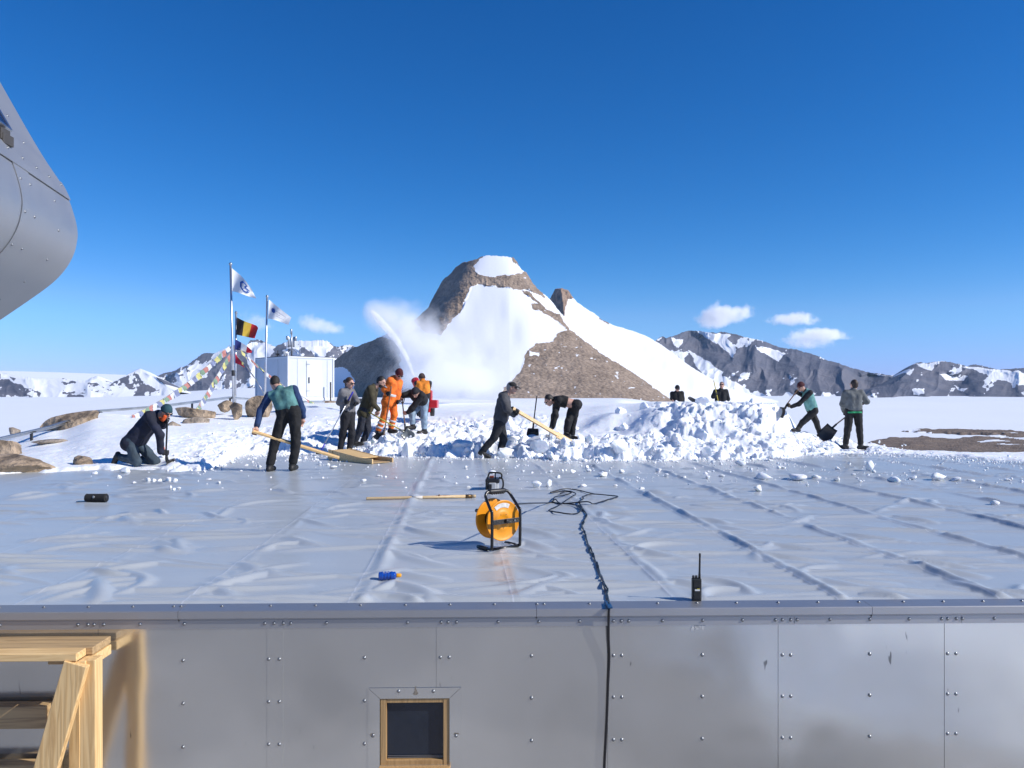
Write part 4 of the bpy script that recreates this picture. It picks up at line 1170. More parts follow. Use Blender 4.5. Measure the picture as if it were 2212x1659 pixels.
    for s in (1.30, 2.1):
        q = B - axis * s
        bevel(MB().box(q + dn * .03 + np.array((.02, 0, -.05)), (.10, .12, .10)).box(q + dn * .05 + np.array((.05, .02, -.10)), (.03, .14, .09)).build('bracket', mbk, hroot), .006)
hull()

# ================================================================ wooden scaffold in the lower left corner
def scaffold():
    zt = wp(100, 1375, WALL - .03)[1]
    xr = wp(240, 1375, WALL - .03)[0]
    yb, yf = WALL - .03, WALL - .345
    sc = thing('wooden_platform', tuple(B0 + BR * (xr - .6) + BF * (yf + .15) + np.array((0, 0, -2.7))), 'pine platform with posts and a slanting brace against the metal wall', 'scaffold', rz=TH)
    off = np.array((xr - .6, yf + .15, -2.7))
    def b(mb, name, mat): 
        mb.v = [tuple(np.array(p) - off) for p in mb.v]
        return bevel(mb.build(name, mat, sc), .004)
    x0 = -4.6
    # top boards
    th = .042
    for i in range(3):
        w_ = (yb - yf) / 3
        b(MB().box(((x0 + xr) / 2 - (.035 if i == 0 else 0), yf + w_ * (i + .5), zt - th / 2 + .001 * i), (xr - x0, w_ - .002, th)), 'top_board', M['weathered'] if i else M['pine'])
    b(MB().box((xr - .02, (yf + yb) / 2 + .01, zt - .045 - .03), (.045, yb - yf - .02, .055)), 'end_batten', M['pine'])
    # front right post, back post
    def atp(px, py, by): return wp(px, py, by)
    pl, pr_ = atp(172, 1500, yf + .03)[0], atp(205, 1500, yf + .03)[0]
    b(MB().box(((pl + pr_) / 2, yf + .075, (zt - th - .004 - 2.85) / 2), (pr_ - pl, .085, 2.85 + zt - th - .004)), 'post', M['pine_z'])
    q0, q1 = atp(152, 1600, yb - .06)[0], atp(176, 1600, yb - .06)[0]
    b(MB().box(((q0 + q1) / 2, yb - .05, (zt - .1 - 2.85) / 2), (q1 - q0, .06, 2.85 + zt - .1)), 'post', M['pine_z'])
    b(MB().box((x0 + .1, yf + .075, (zt - th - 2.85) / 2), (.085, .085, 2.85 + zt - th)), 'post', M['pine_z'])
    # brace leaning out to the left
    a = atp(164, 1436, yf - .02); c = atp(96, 1659, yf - .02)
    A = np.array((a[0] - .01, yf + .012, a[1] - .0)); C_ = np.array((c[0], yf + .012, c[1])); dr = C_ - A
    bo = MB().beam(A + dr * .0, A + dr * 2.6, .125, .045, (0, 1, 0))
    b(bo, 'brace', M['pine_z'])
    # cross rails on the wall side
    for py0, py1, xe in ((1518, 1566, 112), (1643, 1690, 130)):
        z1, z0 = atp(60, py0, yb - .03)[1], atp(60, py1, yb - .03)[1]
        xe_ = atp(xe, py0, yb - .03)[0]
        b(MB().box(((x0 + xe_) / 2, yb - .045, (z0 + z1) / 2), (xe_ - x0, .085, z1 - z0)), 'cross_rail', M['weathered'])
    xa, za = atp(124, 1432, yb - .1)
    b(MB().box((xa + .06, yb - .12, zt - th - .034), (.14, .12, .055)), 'packing_block', M['weathered'])
scaffold()
# ================================================================ loose snow
def ico(sub):
    bm = bmesh.new(); bmesh.ops.create_icosphere(bm, subdivisions=sub, radius=1.0)
    V = np.array([v.co for v in bm.verts]); Fc = np.array([[v.index for v in f.verts] for f in bm.faces]); bm.free()
    return V, Fc
ICO = {k: ico(k) for k in (1, 2, 3, 4)}
def chunk_shape(seed, sub=3, facets=9, rough=.10):
    rs = np.random.default_rng(seed)
    V, Fc = ICO[sub]
    nrm = rs.normal(size=(facets, 3)); nrm /= np.linalg.norm(nrm, axis=1)[:, None]
    h = rs.uniform(.38, .85, facets)
    dt = V @ nrm.T
    r = np.minimum(1.15, np.min(np.where(dt > .05, h[None] / np.maximum(dt, .05), 9), axis=1))
    V = V * r[:, None]
    n = fbm(V[:, 0] * 2.2 + seed, V[:, 1] * 2.2, V[:, 2] * 2.2, oct=3, seed=seed)
    return V * (1 + rough * n)[:, None], Fc
SH3 = [chunk_shape(s, 3, 11, .05) for s in range(12)]
SH2 = [chunk_shape(s, 2, 9, .05) for s in range(16)]
SH1 = [chunk_shape(s, 1, 6) for s in range(10)]
def rotm(rs):
    a, b, c = rs.uniform(0, 2 * PI, 3)
    return np.array(Matrix.Rotation(a, 3, 'Z') @ Matrix.Rotation(b * .3, 3, 'X') @ Matrix.Rotation(c * .3, 3, 'Y'))
def scatter(name, items, shapes, seed, label, cat, smooth=False):
    rs = np.random.default_rng(seed)
    VV, FF, n = [], [], 0
    for p, s, fl in settle(items):
        V, Fc = shapes[rs.integers(len(shapes))]
        V = (V * np.array((s * rs.uniform(.8, 1.3), s * rs.uniform(.8, 1.2), s * fl))) @ rotm(rs).T + p
        VV.append(V); FF.append(Fc + n); n += len(V)
    o = mesh_obj(name, np.concatenate(VV), np.concatenate(FF), M['snow_chunk'], smooth=smooth)
    o['kind'] = 'stuff'
    return tag(o, label, cat)

rs = np.random.default_rng(77)
big, mid, small = [], [], []
def put(px, d, s, fl, lst, sink=.25):
    lst.append((px, d, s, fl, sink))
def settle(lst):
    a = np.array(lst); z = np.maximum(near_z(a[:, 0], a[:, 1]), 0)
    cp = sight_cap(a[:, 0], a[:, 1])
    return [(np.array(((q[0] - CX) / F * q[1], q[1], h + q[2] * q[3] * (1 - 2 * q[4]) * .5)), q[2], q[3]) for q, h, c in zip(a, z, cp) if h + q[2] * q[3] * (1 - q[4]) * .9 < c + .02]
while len(big) < 300:
    px, d = rs.uniform(740, 1790), rs.uniform(15.3, 20.5)
    dz = d - d0_of(px)
    if dz < -.15: continue
    pr = .95 if dz < 1.3 else .22
    if 1430 < px < 1720 and d < 19.5: pr = .14
    if 1180 < px < 1450 and d > 18: pr = .04
    if 760 < px < 1000 and d < 17.8: pr = 1
    if rs.random() > pr: continue
    s = min(.30, rs.gamma(1.3, .06) + .035)
    put(px, d, s, rs.uniform(.5, .85), big, sink=.52)
cand = np.stack([rs.uniform(345, 1960, 30000), rs.uniform(13.2, 22.5, 30000)], 1)
dz = cand[:, 1] - d0_of(cand[:, 0])
pr = rough_of(cand[:, 0], cand[:, 1]) * np.where(dz < 1.6, 1, .4) * (dz > -.35) * np.where((cand[:, 0] > 1200) & (cand[:, 0] < 1450) & (cand[:, 1] > 18.2), .15, 1) * np.where((cand[:, 0] > 1430) & (cand[:, 0] < 1720) & (cand[:, 1] > 17), .4, 1)
for px, d in cand[rs.random(30000) < pr * .9][:2300]:
    put(px, d, min(.085, rs.gamma(1.3, .014) + .010), rs.uniform(.55, 1), mid, sink=.35)
while len(small) < 2300:      # fringe of crumbs left by the scrapers, in swept lines
    u_ = rs.random()
    if u_ < .45:
        px = rs.uniform(420, 2260); d = d0_of(px) + rs.normal(-.15, .38)
    elif u_ < .80:
        py = rs.choice([998, 1003, 1009, 1014, 1020, 1025, 1034, 1037, 1041]) + rs.normal(0, .9)
        px = rs.uniform(1130, 2260) if rs.random() < .85 else rs.uniform(640, 1130)
        py += (px - 1600) * .006
        if vnoise(np.array([px * .02]), np.array([py * .35]), seed=5)[0] < .0: continue
        d = CZ * F / (py - HY)
    elif u_ < .96:
        px = rs.uniform(470, 760); d = rs.uniform(14.3, 17.4)
        if vnoise(np.array([px * .02]), np.array([d * 2.6]), seed=8)[0] < .1: continue
    else:
        px = rs.uniform(20, 2240); d = rs.uniform(10.5, 15)
    if d > 21 or d < 9: continue
    put(px, d, min(.05, rs.gamma(1.6, .006) + .006), rs.uniform(.6, 1), small, sink=.1)
scatter('snow_rubble', big, SH3, 1, 'broken blocks of white snow heaped along the edge of the cleared roof', 'snow rubble')
scatter('snow_rubble', mid, SH2, 2, 'smaller lumps of shovelled snow between the blocks', 'snow rubble')
scatter('snow_crumbs', small, SH1, 3, 'fine crumbs of snow in swept lines on the grey roof', 'snow crumbs')

# chunks lying alone on the roof
SHM = []
for V, Fc in SH3:
    me = bpy.data.meshes.new('snow_chunk'); me.vertices.add(len(V)); me.vertices.foreach_set('co', V.astype(np.float32).ravel())
    me.loops.add(len(Fc) * 3); me.loops.foreach_set('vertex_index', Fc.astype(np.int32).ravel()); me.polygons.add(len(Fc)); me.polygons.foreach_set('loop_start', np.arange(0, len(Fc) * 3, 3, dtype=np.int32))
    me.update(calc_edges=True); me.polygons.foreach_set('use_smooth', [True] * len(Fc)); me.materials.append(M['snow_chunk']); SHM.append(me)
def chunk(px, py, wd, hg, label, group='snow chunks scattered on the roof'):
    p = G(px, py); s = wd / F * p[1] / 2; h = hg / F * p[1] / 2
    o = bpy.data.objects.new('snow_chunk', random.choice(SHM))
    o.scale = (s * 1.1, s, h * 1.15); o.rotation_euler = (0, 0, random.uniform(0, 6.28))
    o.location = (p[0], p[1] + s * .5, h * .80)
    COL.objects.link(o)
    return tag(o, label, 'snow chunk', group)
for a in [(1161, 1054, 25, 17, 'rounder of the two snow chunks lying together in front of the chainsaw'), (1184, 1053, 17, 17, 'pointed chunk of the two snow chunks lying together in front of the chainsaw'),
          (1883, 1018, 17, 22, 'upright block of snow standing alone on the right side of the roof'), (1600, 1007, 20, 16, 'peaked snow chunk in front of the tall snow bank'),
          (1650, 1036, 34, 17, 'broad snow chunk with flat top, left of a longer white lump'), (1722, 1038, 42, 17, 'longest snow lump, sloping down to its right end'),
          (1640, 1062, 24, 14, 'blocky snow chunk nearest to the black radio'), (2148, 1091, 21, 11, 'small snow chunk alone near the right edge of the roof'), (2028, 1038, 34, 20, 'large rounded snow chunk on the far right of the roof'),
          (1936, 1043, 28, 16, 'ragged snow chunk next to the largest rounded one'), (1302, 1030, 28, 12, 'wide low snow chunk just beyond the cable coil'), (1238, 1024, 18, 13, 'snow chunk in the swept line beyond the cable coil'),
          (1063, 1026, 15, 13, 'pointed snow chunk behind the chainsaw'), (270, 1023, 22, 14, 'snow chunk right beside the kneeling person'), (783, 1042, 13, 9, 'snow chunk lying before the long wooden handle'),
          (204, 1025, 13, 8, 'snow chunk close to the large brown rock'), (360, 1043, 20, 14, 'tallest chunk of the heap in front of the kneeling person'), (1385, 1058, 14, 6, 'low flat snow chunk beyond the right end of the cable coil')]:
    chunk(*a)
for px, py, wd, hg in [(318, 1040, 14, 9), (330, 1041, 11, 7), (342, 1042, 13, 8), (375, 1041, 12, 8), (368, 1057, 9, 9), (374, 1060, 10, 7), (386, 1057, 10, 6), (448, 1038, 13, 5), (473, 1045, 8, 6), (290, 1045, 8, 6), (480, 1057, 6, 5),
                       (818, 1030, 8, 5), (855, 1034, 8, 5), (985, 1046, 8, 5), (870, 1043, 6, 4), (1005, 1012, 10, 6), (1010, 1056, 10, 6), (1262, 1054, 16, 8), (1330, 1052, 12, 7), (1690, 1012, 12, 7), (1810, 1040, 18, 9),
                       (1765, 1036, 24, 11), (1860, 1044, 10, 8), (1890, 1021, 12, 7), (1975, 1037, 18, 10), (2070, 1040, 24, 10), (2100, 1042, 16, 8), (2180, 1040, 14, 7), (1845, 1028, 10, 7), (1560, 1030, 12, 6), (1530, 1034, 14, 8),
                       (1480, 1035, 12, 8), (1440, 1030, 14, 9), (1422, 1020, 14, 10), (1345, 1022, 14, 9), (1272, 1020, 15, 8), (1190, 1022, 9, 6), (1130, 1020, 8, 5), (720, 1012, 14, 8), (690, 1004, 12, 9), (560, 1012, 13, 8), (500, 1002, 11, 7), (640, 1000, 13, 9), (2120, 1066, 8, 5), (1745, 1050, 8, 6)]:
    chunk(px, py, wd, hg, 'small white lump of snow scattered on the grey roof')

# ================================================================ rocks
M['rock'] = mk('granite', (.30, .225, .155), rough=.85, vscale=3.5, bump=1.0, bscale=7, bdist=.10, detail=10, var=.55)
M['rock2'] = mk('granite_grey', (.33, .27, .21), rough=.85, var=.5, vscale=4, bump=1.0, bscale=8, bdist=.08, detail=10)
def rock(x0, y0, x1, y1, d, label, dep=1.0, pw=2.6, tilt=0.0, mat='rock', seed=0, rough=.16):
    c = P((x0 + x1) / 2, (y0 + y1) / 2, d)
    rx, rz = (x1 - x0) / F * d / 2, (y1 - y0) / F * d / 2
    V, Fc = ICO[4]
    rsk = np.random.default_rng(900 + seed)
    q = V / (np.sum(np.abs(V) ** pw, axis=1) ** (1 / pw))[:, None]
    for _ in range(15):
        nn = rsk.normal(size=3); nn /= np.linalg.norm(nn)
        hh = rsk.uniform(.46, .84); ex = np.maximum(q @ nn - hh, 0); q = q - nn[None] * ex[:, None] * .92
    n = fbm(V[:, 0] * 1.3 + seed, V[:, 1] * 1.3, V[:, 2] * 1.3, oct=4, seed=300 + seed)
    r2 = fbm(V[:, 0] * 2.6 - seed, V[:, 1] * 2.6, V[:, 2] * 2.6, oct=3, seed=330 + seed, ridged=True)
    q = q * (1 + rough * .6 * n + .06 * r2)[:, None] * np.array((rx, rx * dep, rz * 1.15))
    q[:, 2] = np.where(q[:, 2] < 0, q[:, 2] * 1.7, q[:, 2])
    if tilt: q = q @ np.array(Matrix.Rotation(tilt, 3, 'Y')).T
    base = c - np.array((0, 0, rz))
    o = mesh_obj('boulder', q + c, Fc, M[mat], org=base); o.data.set_sharp_from_angle(angle=R(16))
    return tag(o, label, 'boulder', 'boulders at the edge of the snow')
rock(-70, 984, 152, 1034, 13.3, 'largest flat brown boulder at the left edge beside the roof', .55, 3.2, seed=1)
rock(151, 984, 204, 1010, 14.0, 'small dark boulder touching the right end of the largest flat one', .9, seed=2)
rock(-24, 944, 54, 984, 16.4, 'rounded brown boulder below the metal rail at the left edge', .8, seed=3)
rock(84, 896, 212, 934, 20.6, 'long slanting brown slab under the metal rail', .5, 3.4, tilt=-.27, seed=4, rough=.08)  # plank-like slab, built with the boulder shape
rock(66, 949, 142, 959, 18.0, 'thin flat grey stone lying in the snow', .7, seed=5, mat='rock2')
rock(374, 881, 482, 908, 22.4, 'long low boulder left of the squarish one', .5, 3.0, seed=6)
rock(492, 868, 530, 903, 22.1, 'squarish upright boulder among the rocks below the flagpoles', .8, 3.6, seed=7, rough=.08)
rock(520, 858, 600, 897, 23.0, 'large rounded boulder partly behind the person in the green vest', .7, 3.0, seed=8)
rock(468, 866, 502, 888, 23.3, 'dark boulder wedged behind the squarish one', .8, seed=9)
rock(394, 903, 458, 923, 20.8, 'low pointed grey stone half sunk in the snow', .8, 2.0, seed=10, mat='rock2')
rock(358, 909, 394, 927, 20.0, 'grey stone just right of the kneeling person', .8, seed=11, mat='rock2')
rock(16, 923, 46, 936, 20.5, 'little round stone alone behind the metal rail', .8, seed=12, mat='rock2')
rock(590, 862, 650, 884, 24.5, 'brown boulder under the left wall of the white container', .7, seed=13)
rock(680, 864, 745, 880, 30, 'flat brown rock under the right end of the white container', .7, seed=14)
rock(745, 862, 800, 878, 31, 'low brown rock right of the white container', .7, seed=15)

# ================================================================ metal rail along the rocks
M['galv'] = mk('galvanised_steel', (.44, .46, .48), rough=.42, metal=.9, var=.15, vscale=3, bump=.05)
M['alu2'] = mk('pole_aluminium', (.66, .67, .69), rough=.35, metal=.9, var=.05, bump=0)
M['dark'] = mk('dark_metal', (.03, .03, .032), rough=.5, var=.2, bump=.05)
rl = [(-60, 962, 17.2), (0, 946, 18.0), (108, 921, 19.6), (213, 886, 22.0), (345, 876, 23.6), (497, 857, 26.0), (565, 862, 27.0), (700, 868, 28.6)]
rt = thing('cable_rail', P(213, 900, 22.0) - np.array((0, 0, .3)), 'long grey metal cable rail on short posts running past the rocks', 'rail')
for i in range(len(rl) - 1):
    a, b = P(*rl[i]), P(*rl[i + 1])
    mb = MB().beam(a, b, .13, .016).beam(a + np.array((0, -.06, -.03)), b + np.array((0, -.06, -.03)), .012, .07).beam(a + np.array((0, .06, -.03)), b + np.array((0, .06, -.03)), .012, .07)
    mb.build('rail_segment', M['galv'], rt)
for px, py, d, h in [(68, 930, 19.0, .45), (213, 888, 22, .55), (415, 868, 24.8, .5), (497, 859, 26, .5), (560, 863, 27, .5)]:
    p = P(px, py, d)
    MB().box(p + np.array((0, 0, -h / 2)), (.05, .05, h)).box(p + np.array((0, 0, -.03)), (.14, .16, .03)).build('post', M['dark'], rt)

# ================================================================ white container with instruments
M['white'] = mk('white_panel', (.60, .63, .66), rough=.38, var=.04, vscale=2, bump=.03, bscale=20)
M['white2'] = mk('white_trim', (.66, .68, .70), rough=.3, var=.03, bump=0)
def container():
    c0 = np.array(((622 - CX) / F * 34, 34.0)); c1 = np.array(((720 - CX) / F * 35.5, 35.5)); c2 = np.array(((553 - CX) / F * 36.3, 36.3))
    zb, zt = CZ - 7.5 / F * 34, CZ + 90 / F * 34
    ex, ey = c1 - c0, c2 - c0
    Lx, Ly = np.linalg.norm(ex), np.linalg.norm(ey); ex /= Lx; ey /= Ly
    rt = thing('container', (c0[0], c0[1], zb), 'white insulated container with a closed door and instruments on its roof', 'container')
    pt = lambda a, b, z: np.array((*(c0 + ex * a + ey * b), z))
    RM = np.array([[ex[0], ey[0], 0], [ex[1], ey[1], 0], [0, 0, 1.0]])
    h = zt - zb
    bx = lambda mb, a, b, z, s: mb.box(pt(a, b, z), s, RM)
    bevel(bx(MB(), Lx / 2, Ly / 2, zb + h / 2 + .04, (Lx, Ly, h - .12)).build('body', M['white'], rt), .015)
    bx(MB(), Lx / 2, Ly / 2, zt - .01, (Lx + .05, Ly + .05, .025)).build('roof', M['dark'], rt)
    tr = MB()
    for a, b in ((0, 0), (Lx, 0), (0, Ly)): bx(tr, a, b, zb + h / 2, (.07, .07, h - .05))
    bx(tr, Lx / 2, -.002, zb + .06, (Lx - .08, .05, .12)); bx(tr, Lx / 2, -.002, zt - .06, (Lx - .08, .05, .07)); bx(tr, -.002, Ly / 2, zb + .06, (.05, Ly - .08, .12)); bx(tr, -.002, Ly / 2, zt - .06, (.05, Ly - .08, .07))
    bevel(tr.build('trim', M['white2'], rt), .008)
    jn = MB()
    for a in (.30, .72): bx(jn, -.004, Ly * a, zb + h / 2, (.012, .03, h - .26))
    for a in (.20, .86): bx(jn, Lx * a, -.004, zb + h / 2, (.02, .010, h - .26))
    x0, x1 = Lx * .40, Lx * .72
    bevel(bx(MB(), (x0 + x1) / 2, -.012, zb + .16 + (h - .34) / 2, (x1 - x0, .03, h - .36)).build('door', M['white2'], rt), .012)
    d = rt.children[-1]
    jn.build('joint', M['galv'], rt)
    bx(MB(), x0 + .10, -.04, zb + h * .46, (.05, .03, .26)).build('handle', M['dark'], d)
    hg = MB()
    for z in (.22, .82): bx(hg, x0 + .07, -.035, zb + h * z, (.16, .02, .035))
    hg.build('hinge', M['galv'], d)
    bx(MB(), Lx * .86, -.30, zb + .35, (.05, .05, .95)).build('marker_post', M['dark'], rt)
    # roof instruments
    top = lambda px, d=35: np.array(((px - CX) / F * d, d, zt))
    def hz(py, d=35): return CZ + (HY - py) / F * d
    q = top(630)
    mb = MB().tube([q, (q[0], q[1], hz(716))], .035, 8)
    for a in range(3):
        e = q + np.array((.45 * math.cos(a * 2.1 + .3), .45 * math.sin(a * 2.1 + .3), 0)); mb.tube([e, (q[0], q[1], hz(752))], .014, 6)
    ms = mb.build('mast', M['alu2'], rt, smooth=True)
    g = MB()
    for k_, (dx, z0, z1, r_) in enumerate([(-.12, 748, 728, .045), (.0, 750, 730, .05), (.11, 750, 728, .045), (.19, 736, 727, .06), (-.17, 734, 726, .07), (0, 722, 711, .045)]):
        g.lathe([(r_ * .7, 0), (r_, .02), (r_, .0 + (z0 - z1) / F * 35 - .02), (r_ * .7, (z0 - z1) / F * 35)], (q[0] + dx, q[1] - .05, hz(z0)), (0, 0, 1), n=12)
    g.build('sensor_head', M['galv'], ms, smooth=True)
    q = top(600)
    g = MB().tube([q, (q[0], q[1], hz(757))], .02, 6).box((q[0], q[1], hz(765)), (.16, .1, .05))
    for a in range(3): g.tube([q + np.array((.16 * math.cos(a * 2.1), .16 * math.sin(a * 2.1), 0)), (q[0], q[1], hz(766))], .012, 6)
    g.build('small_sensor', M['dark'], rt)
    q = top(615); MB().box((q[0], q[1], hz(764)), (.07, .09, .26), Matrix.Rotation(.08, 3, 'Y')).build('vent_cap', M['white2'], rt)
    q = top(648); MB().tube([q, (q[0], q[1], hz(738))], .012, 6).build('rod', M['alu2'], rt)
container()

# ================================================================ flagpoles, flags, prayer flags
def pole(x0, y0, x1, y1, d, r, label, knob=True):
    a, b = P(x1, y1, d), P(x0, y0, d)
    t = thing('flagpole', a, label, 'flagpole')
    MB().tube([a, a * .6 + b * .4, b], [r, r * .95, r * .8], 12).build('shaft', M['alu2'], t, smooth=True)
    MB().lathe([(r * .8, 0), (r * 1.3, .02), (r * 1.3, .06), (r * .5, .09)], b, (0, 0, 1), n=12).build('finial', M['galv'], t, smooth=True)
    return t
fp1 = pole(498, 573, 505, 880, 26.0, .042, 'tallest aluminium flagpole, carrying the white flag with the blue octagon')
MB().tube([P(503.5, 800, 26) , P(504, 812, 26)], .055, 10).build('joint_sleeve', M['dark'], fp1)
fp2 = pole(510, 678, 508, 880, 26.2, .036, 'short flagpole carrying the black, yellow and red flag')
fp3 = pole(577, 643, 572, 884, 26.5, .036, 'right aluminium flagpole in front of the container, carrying the lettered white flag')

def cloth(name, col, two=None):
    return mk(name, col, rough=.85, var=.06, vscale=3, bump=.25, bscale=30, bdist=.01)
def flag_surf(top, bot, d, wave, ph):
    tp = np.array(smooth_path([(x, y) for x, y in zz7(top)], 8)); bt = np.array(smooth_path([(x, y) for x, y in zz7(bot)], 8))
    def res(q, n=25):
        L = np.concatenate([[0], np.cumsum(np.linalg.norm(np.diff(q, axis=0), axis=1))]); s = np.linspace(0, L[-1], n)
        return np.stack([np.interp(s, L, q[:, 0]), np.interp(s, L, q[:, 1])], 1)
    tp, bt = res(tp), res(bt)
    def f(u, v, lift=0.0):
        x = np.interp(u * 24, np.arange(25), tp[:, 0]) * (1 - v) + np.interp(u * 24, np.arange(25), bt[:, 0]) * v
        y = np.interp(u * 24, np.arange(25), tp[:, 1]) * (1 - v) + np.interp(u * 24, np.arange(25), bt[:, 1]) * v
        dd = d - .04 + wave * u ** .7 * math.sin(ph + 7.5 * u + 2.2 * v) - lift
        return P(x, y, dd)
    return f
def flag(name, top, bot, d, wave, ph, bands, label, group='flags on the poles'):
    f = flag_surf(top, bot, d, wave, ph)
    o0 = f(0, 0)
    NU, NV = 24, 12
    root = None
    if len(bands) > 1: root = thing(name, o0, label, 'flag', group)
    for i, (nm, m) in enumerate(bands):
        u0, u1 = i / len(bands), (i + 1) / len(bands)
        n = NU // len(bands)
        V = [f(u0 + (u1 - u0) * a / n, b / NV) for b in range(NV + 1) for a in range(n + 1)]
        V2 = [v + np.array((0, .004, 0)) for v in V]
        nb = len(V)
        Fc = [tuple(q) for q in grid_faces(NV + 1, n + 1)] + [tuple(q[::-1] + nb) for q in grid_faces(NV + 1, n + 1)]
        o = mesh_obj(nm if root else name, V + V2, Fc, m, root, org=o0)
        if not root: tag(o, label, 'flag', group); root = o
    return root, f
fw = cloth('flag_white', (.80, .81, .82)); fblue = mk('flag_print_blue', (.03, .10, .36), rough=.8, var=.05, bump=0)
r1, f1 = flag('flag', [(240, 215), (345, 305), (425, 410), (455, 465)], [(243, 442), (300, 455), (395, 490), (482, 515)], 26, .22, .5, [('field', fw)], 'white flag printed with a broken blue octagon')
mb = MB()
def on(f, pts, lift=.03, th=None):
    return [f(a, b, lift) for a, b in pts]
oc = []
for k_ in range(1, 8):
    a = R(22.5 + 45 * k_)
    oc.append((math.cos(a), math.sin(a)))
for k_ in range(len(oc) - 1):
    (a, b), (c, e) = oc[k_], oc[k_ + 1]
    q = [(.52 + .22 * a, .50 - .34 * b), (.52 + .22 * c, .50 - .34 * e), (.52 + .15 * c, .50 - .235 * e), (.52 + .15 * a, .50 - .235 * b)]
    mb.add(on(f1, q), [(0, 1, 2, 3)])
mb.add(on(f1, [(.50, .44), (.74, .44), (.74, .55), (.50, .55)]), [(0, 1, 2, 3)])
mb.add(on(f1, [(.50, .44), (.58, .44), (.66, .22), (.60, .22)]), [(0, 1, 2, 3)])
mb.build('octagon_emblem', fblue, r1)
flag('flag', [(290, 700), (360, 735), (440, 765), (484, 782), (499, 806)], [(283, 870), (350, 884), (420, 900), (466, 906)], 26.2, .2, 2.1,
     [('black_band', cloth('flag_black', (.028, .018, .016))), ('yellow_band', cloth('flag_yellow', (.62, .44, .06))), ('red_band', cloth('flag_red', (.50, .02, .035)))], 'flag of black, yellow and red upright bands')
r3, f3 = flag('flag', [(606, 525), (700, 603), (760, 650), (825, 702)], [(597, 710), (660, 725), (735, 750), (797, 774)], 26.5, .2, 1.2, [('field', fw)], 'white flag with a round blue emblem and three lines of small lettering')
mb = MB()
cc = [(.22 + .085 * math.cos(a), .44 + .15 * math.sin(a)) for a in np.linspace(0, 2 * PI, 15)[:-1]]
mb.add(on(f3, cc), [tuple(range(14))])
mb.build('round_emblem', fblue, r3)
gray = mk('flag_print_grey', (.18, .20, .32), rough=.8, bump=0)
def text_mesh(txt, size=1.0):
    cu = bpy.data.curves.new('lettering', 'FONT'); cu.body = txt; cu.size = size; cu.resolution_u = 2
    ob = bpy.data.objects.new('lettering', cu); COL.objects.link(ob)
    dg = bpy.context.evaluated_depsgraph_get(); me = ob.evaluated_get(dg).to_mesh()
    V = np.array([v.co for v in me.vertices]); Fc = [tuple(p.vertices) for p in me.polygons]
    ob.evaluated_get(dg).to_mesh_clear(); bpy.data.objects.remove(ob); bpy.data.curves.remove(cu)
    return V, Fc
mb = MB()
for i, tx in enumerate(('INTERNATIONAL', 'POLAR', 'FOUNDATION')):
    V, Fc = text_mesh(tx)
    mb.add([f3(.36 + x * .058, .30 + i * .17 + .11 - y * .14, .03) for x, y, _ in V], Fc)
mb.build('lettering', gray, r3)
flag('flag', [(275, 915), (330, 946), (385, 978), (440, 1030)], [(268, 1025), (330, 1022), (390, 1046), (436, 1052)], 26.1, .16, .2,
     [('blue_band', cloth('flag_navy', (.02, .03, .16))), ('white_band', fw), ('red_band', M.setdefault('fred', cloth('flag_red_two', (.50, .02, .05))))], 'smaller flag of blue, white and red upright bands')
flag('flag', [(276, 1050), (305, 1105), (345, 1150), (392, 1198)], [(274, 1150), (315, 1165), (350, 1185), (393, 1212)], 26.05, .12, 1.0, [('field', M['fred'])], 'plain red flag drooping below the blue, white and red one')

PF = [mk('pennant_' + n, c, rough=.85, var=.1, bump=.1) for n, c in (('blue', (.17, .20, .32)), ('white', (.56, .58, .62)), ('red', (.40, .17, .15)), ('green', (.18, .27, .19)), ('yellow', (.50, .48, .19)))]
M['cord'] = mk('cord', (.30, .30, .32), rough=.9, bump=0)
def prayer(pts, n, label, seed, sag=.25, size=.185):
    rs = np.random.default_rng(seed)
    w_ = [P(*q) for q in pts]
    path = smooth_path(w_, 24); path = [np.array(q) for q in path]
    L = np.concatenate([[0], np.cumsum([np.linalg.norm(path[i + 1] - path[i]) for i in range(len(path) - 1)])])
    for i, q in enumerate(path): q[2] -= sag * math.sin(PI * L[i] / L[-1])
    at = lambda s: np.array([np.interp(s, L, [q[j] for q in path]) for j in range(3)])
    t = thing('prayer_flag_string', path[-1], label, 'prayer flags', 'strings of prayer flags')
    MB().tube(path[::2] + [path[-1]], .008, 5).build('cord', M['cord'], t)
    for i in range(n):
        s = L[-1] * (i + .35) / n
        wd = size * rs.uniform(.9, 1.15); a, b = at(s), at(min(L[-1], s + wd))
        sw = rs.uniform(.15, .75); hg = size * rs.uniform(.75, 1.1)
        dn = np.array((math.sin(sw) * .9, rs.uniform(-.2, .2), -math.cos(sw))) * hg
        V = []
        for v in range(5):
            for u in range(5):
                q = a + (b - a) * u / 4 + dn * v / 4
                q = q + np.array((0, .03 * math.sin(u * 1.6 + v * 1.1 + i), .012 * math.sin(v * 2 + i)))
                V.append(q)
        nb = 25
        V2 = [q + np.array((0, .003, 0)) for q in V]
        Fc = [tuple(q) for q in grid_faces(5, 5)] + [tuple(q[::-1] + nb) for q in grid_faces(5, 5)]
        mesh_obj('pennant', V + V2, Fc, PF[(i + seed) % 5], t)
prayer([(496, 746, 26), (395, 822, 24), (284, 898, 21.5)], 27, 'prayer flag string running down farthest to the left toward the kneeling person', 1, .15)
prayer([(497, 762, 26), (458, 822, 24.8), (424, 882, 23.0)], 18, 'shorter prayer flag string left of the flagpoles ending at the rail', 2, .08)
prayer([(511, 768, 26), (545, 805, 25.8), (582, 872, 25.2)], 15, 'prayer flag string falling steeply to the ground right of the flagpoles', 3, .05)
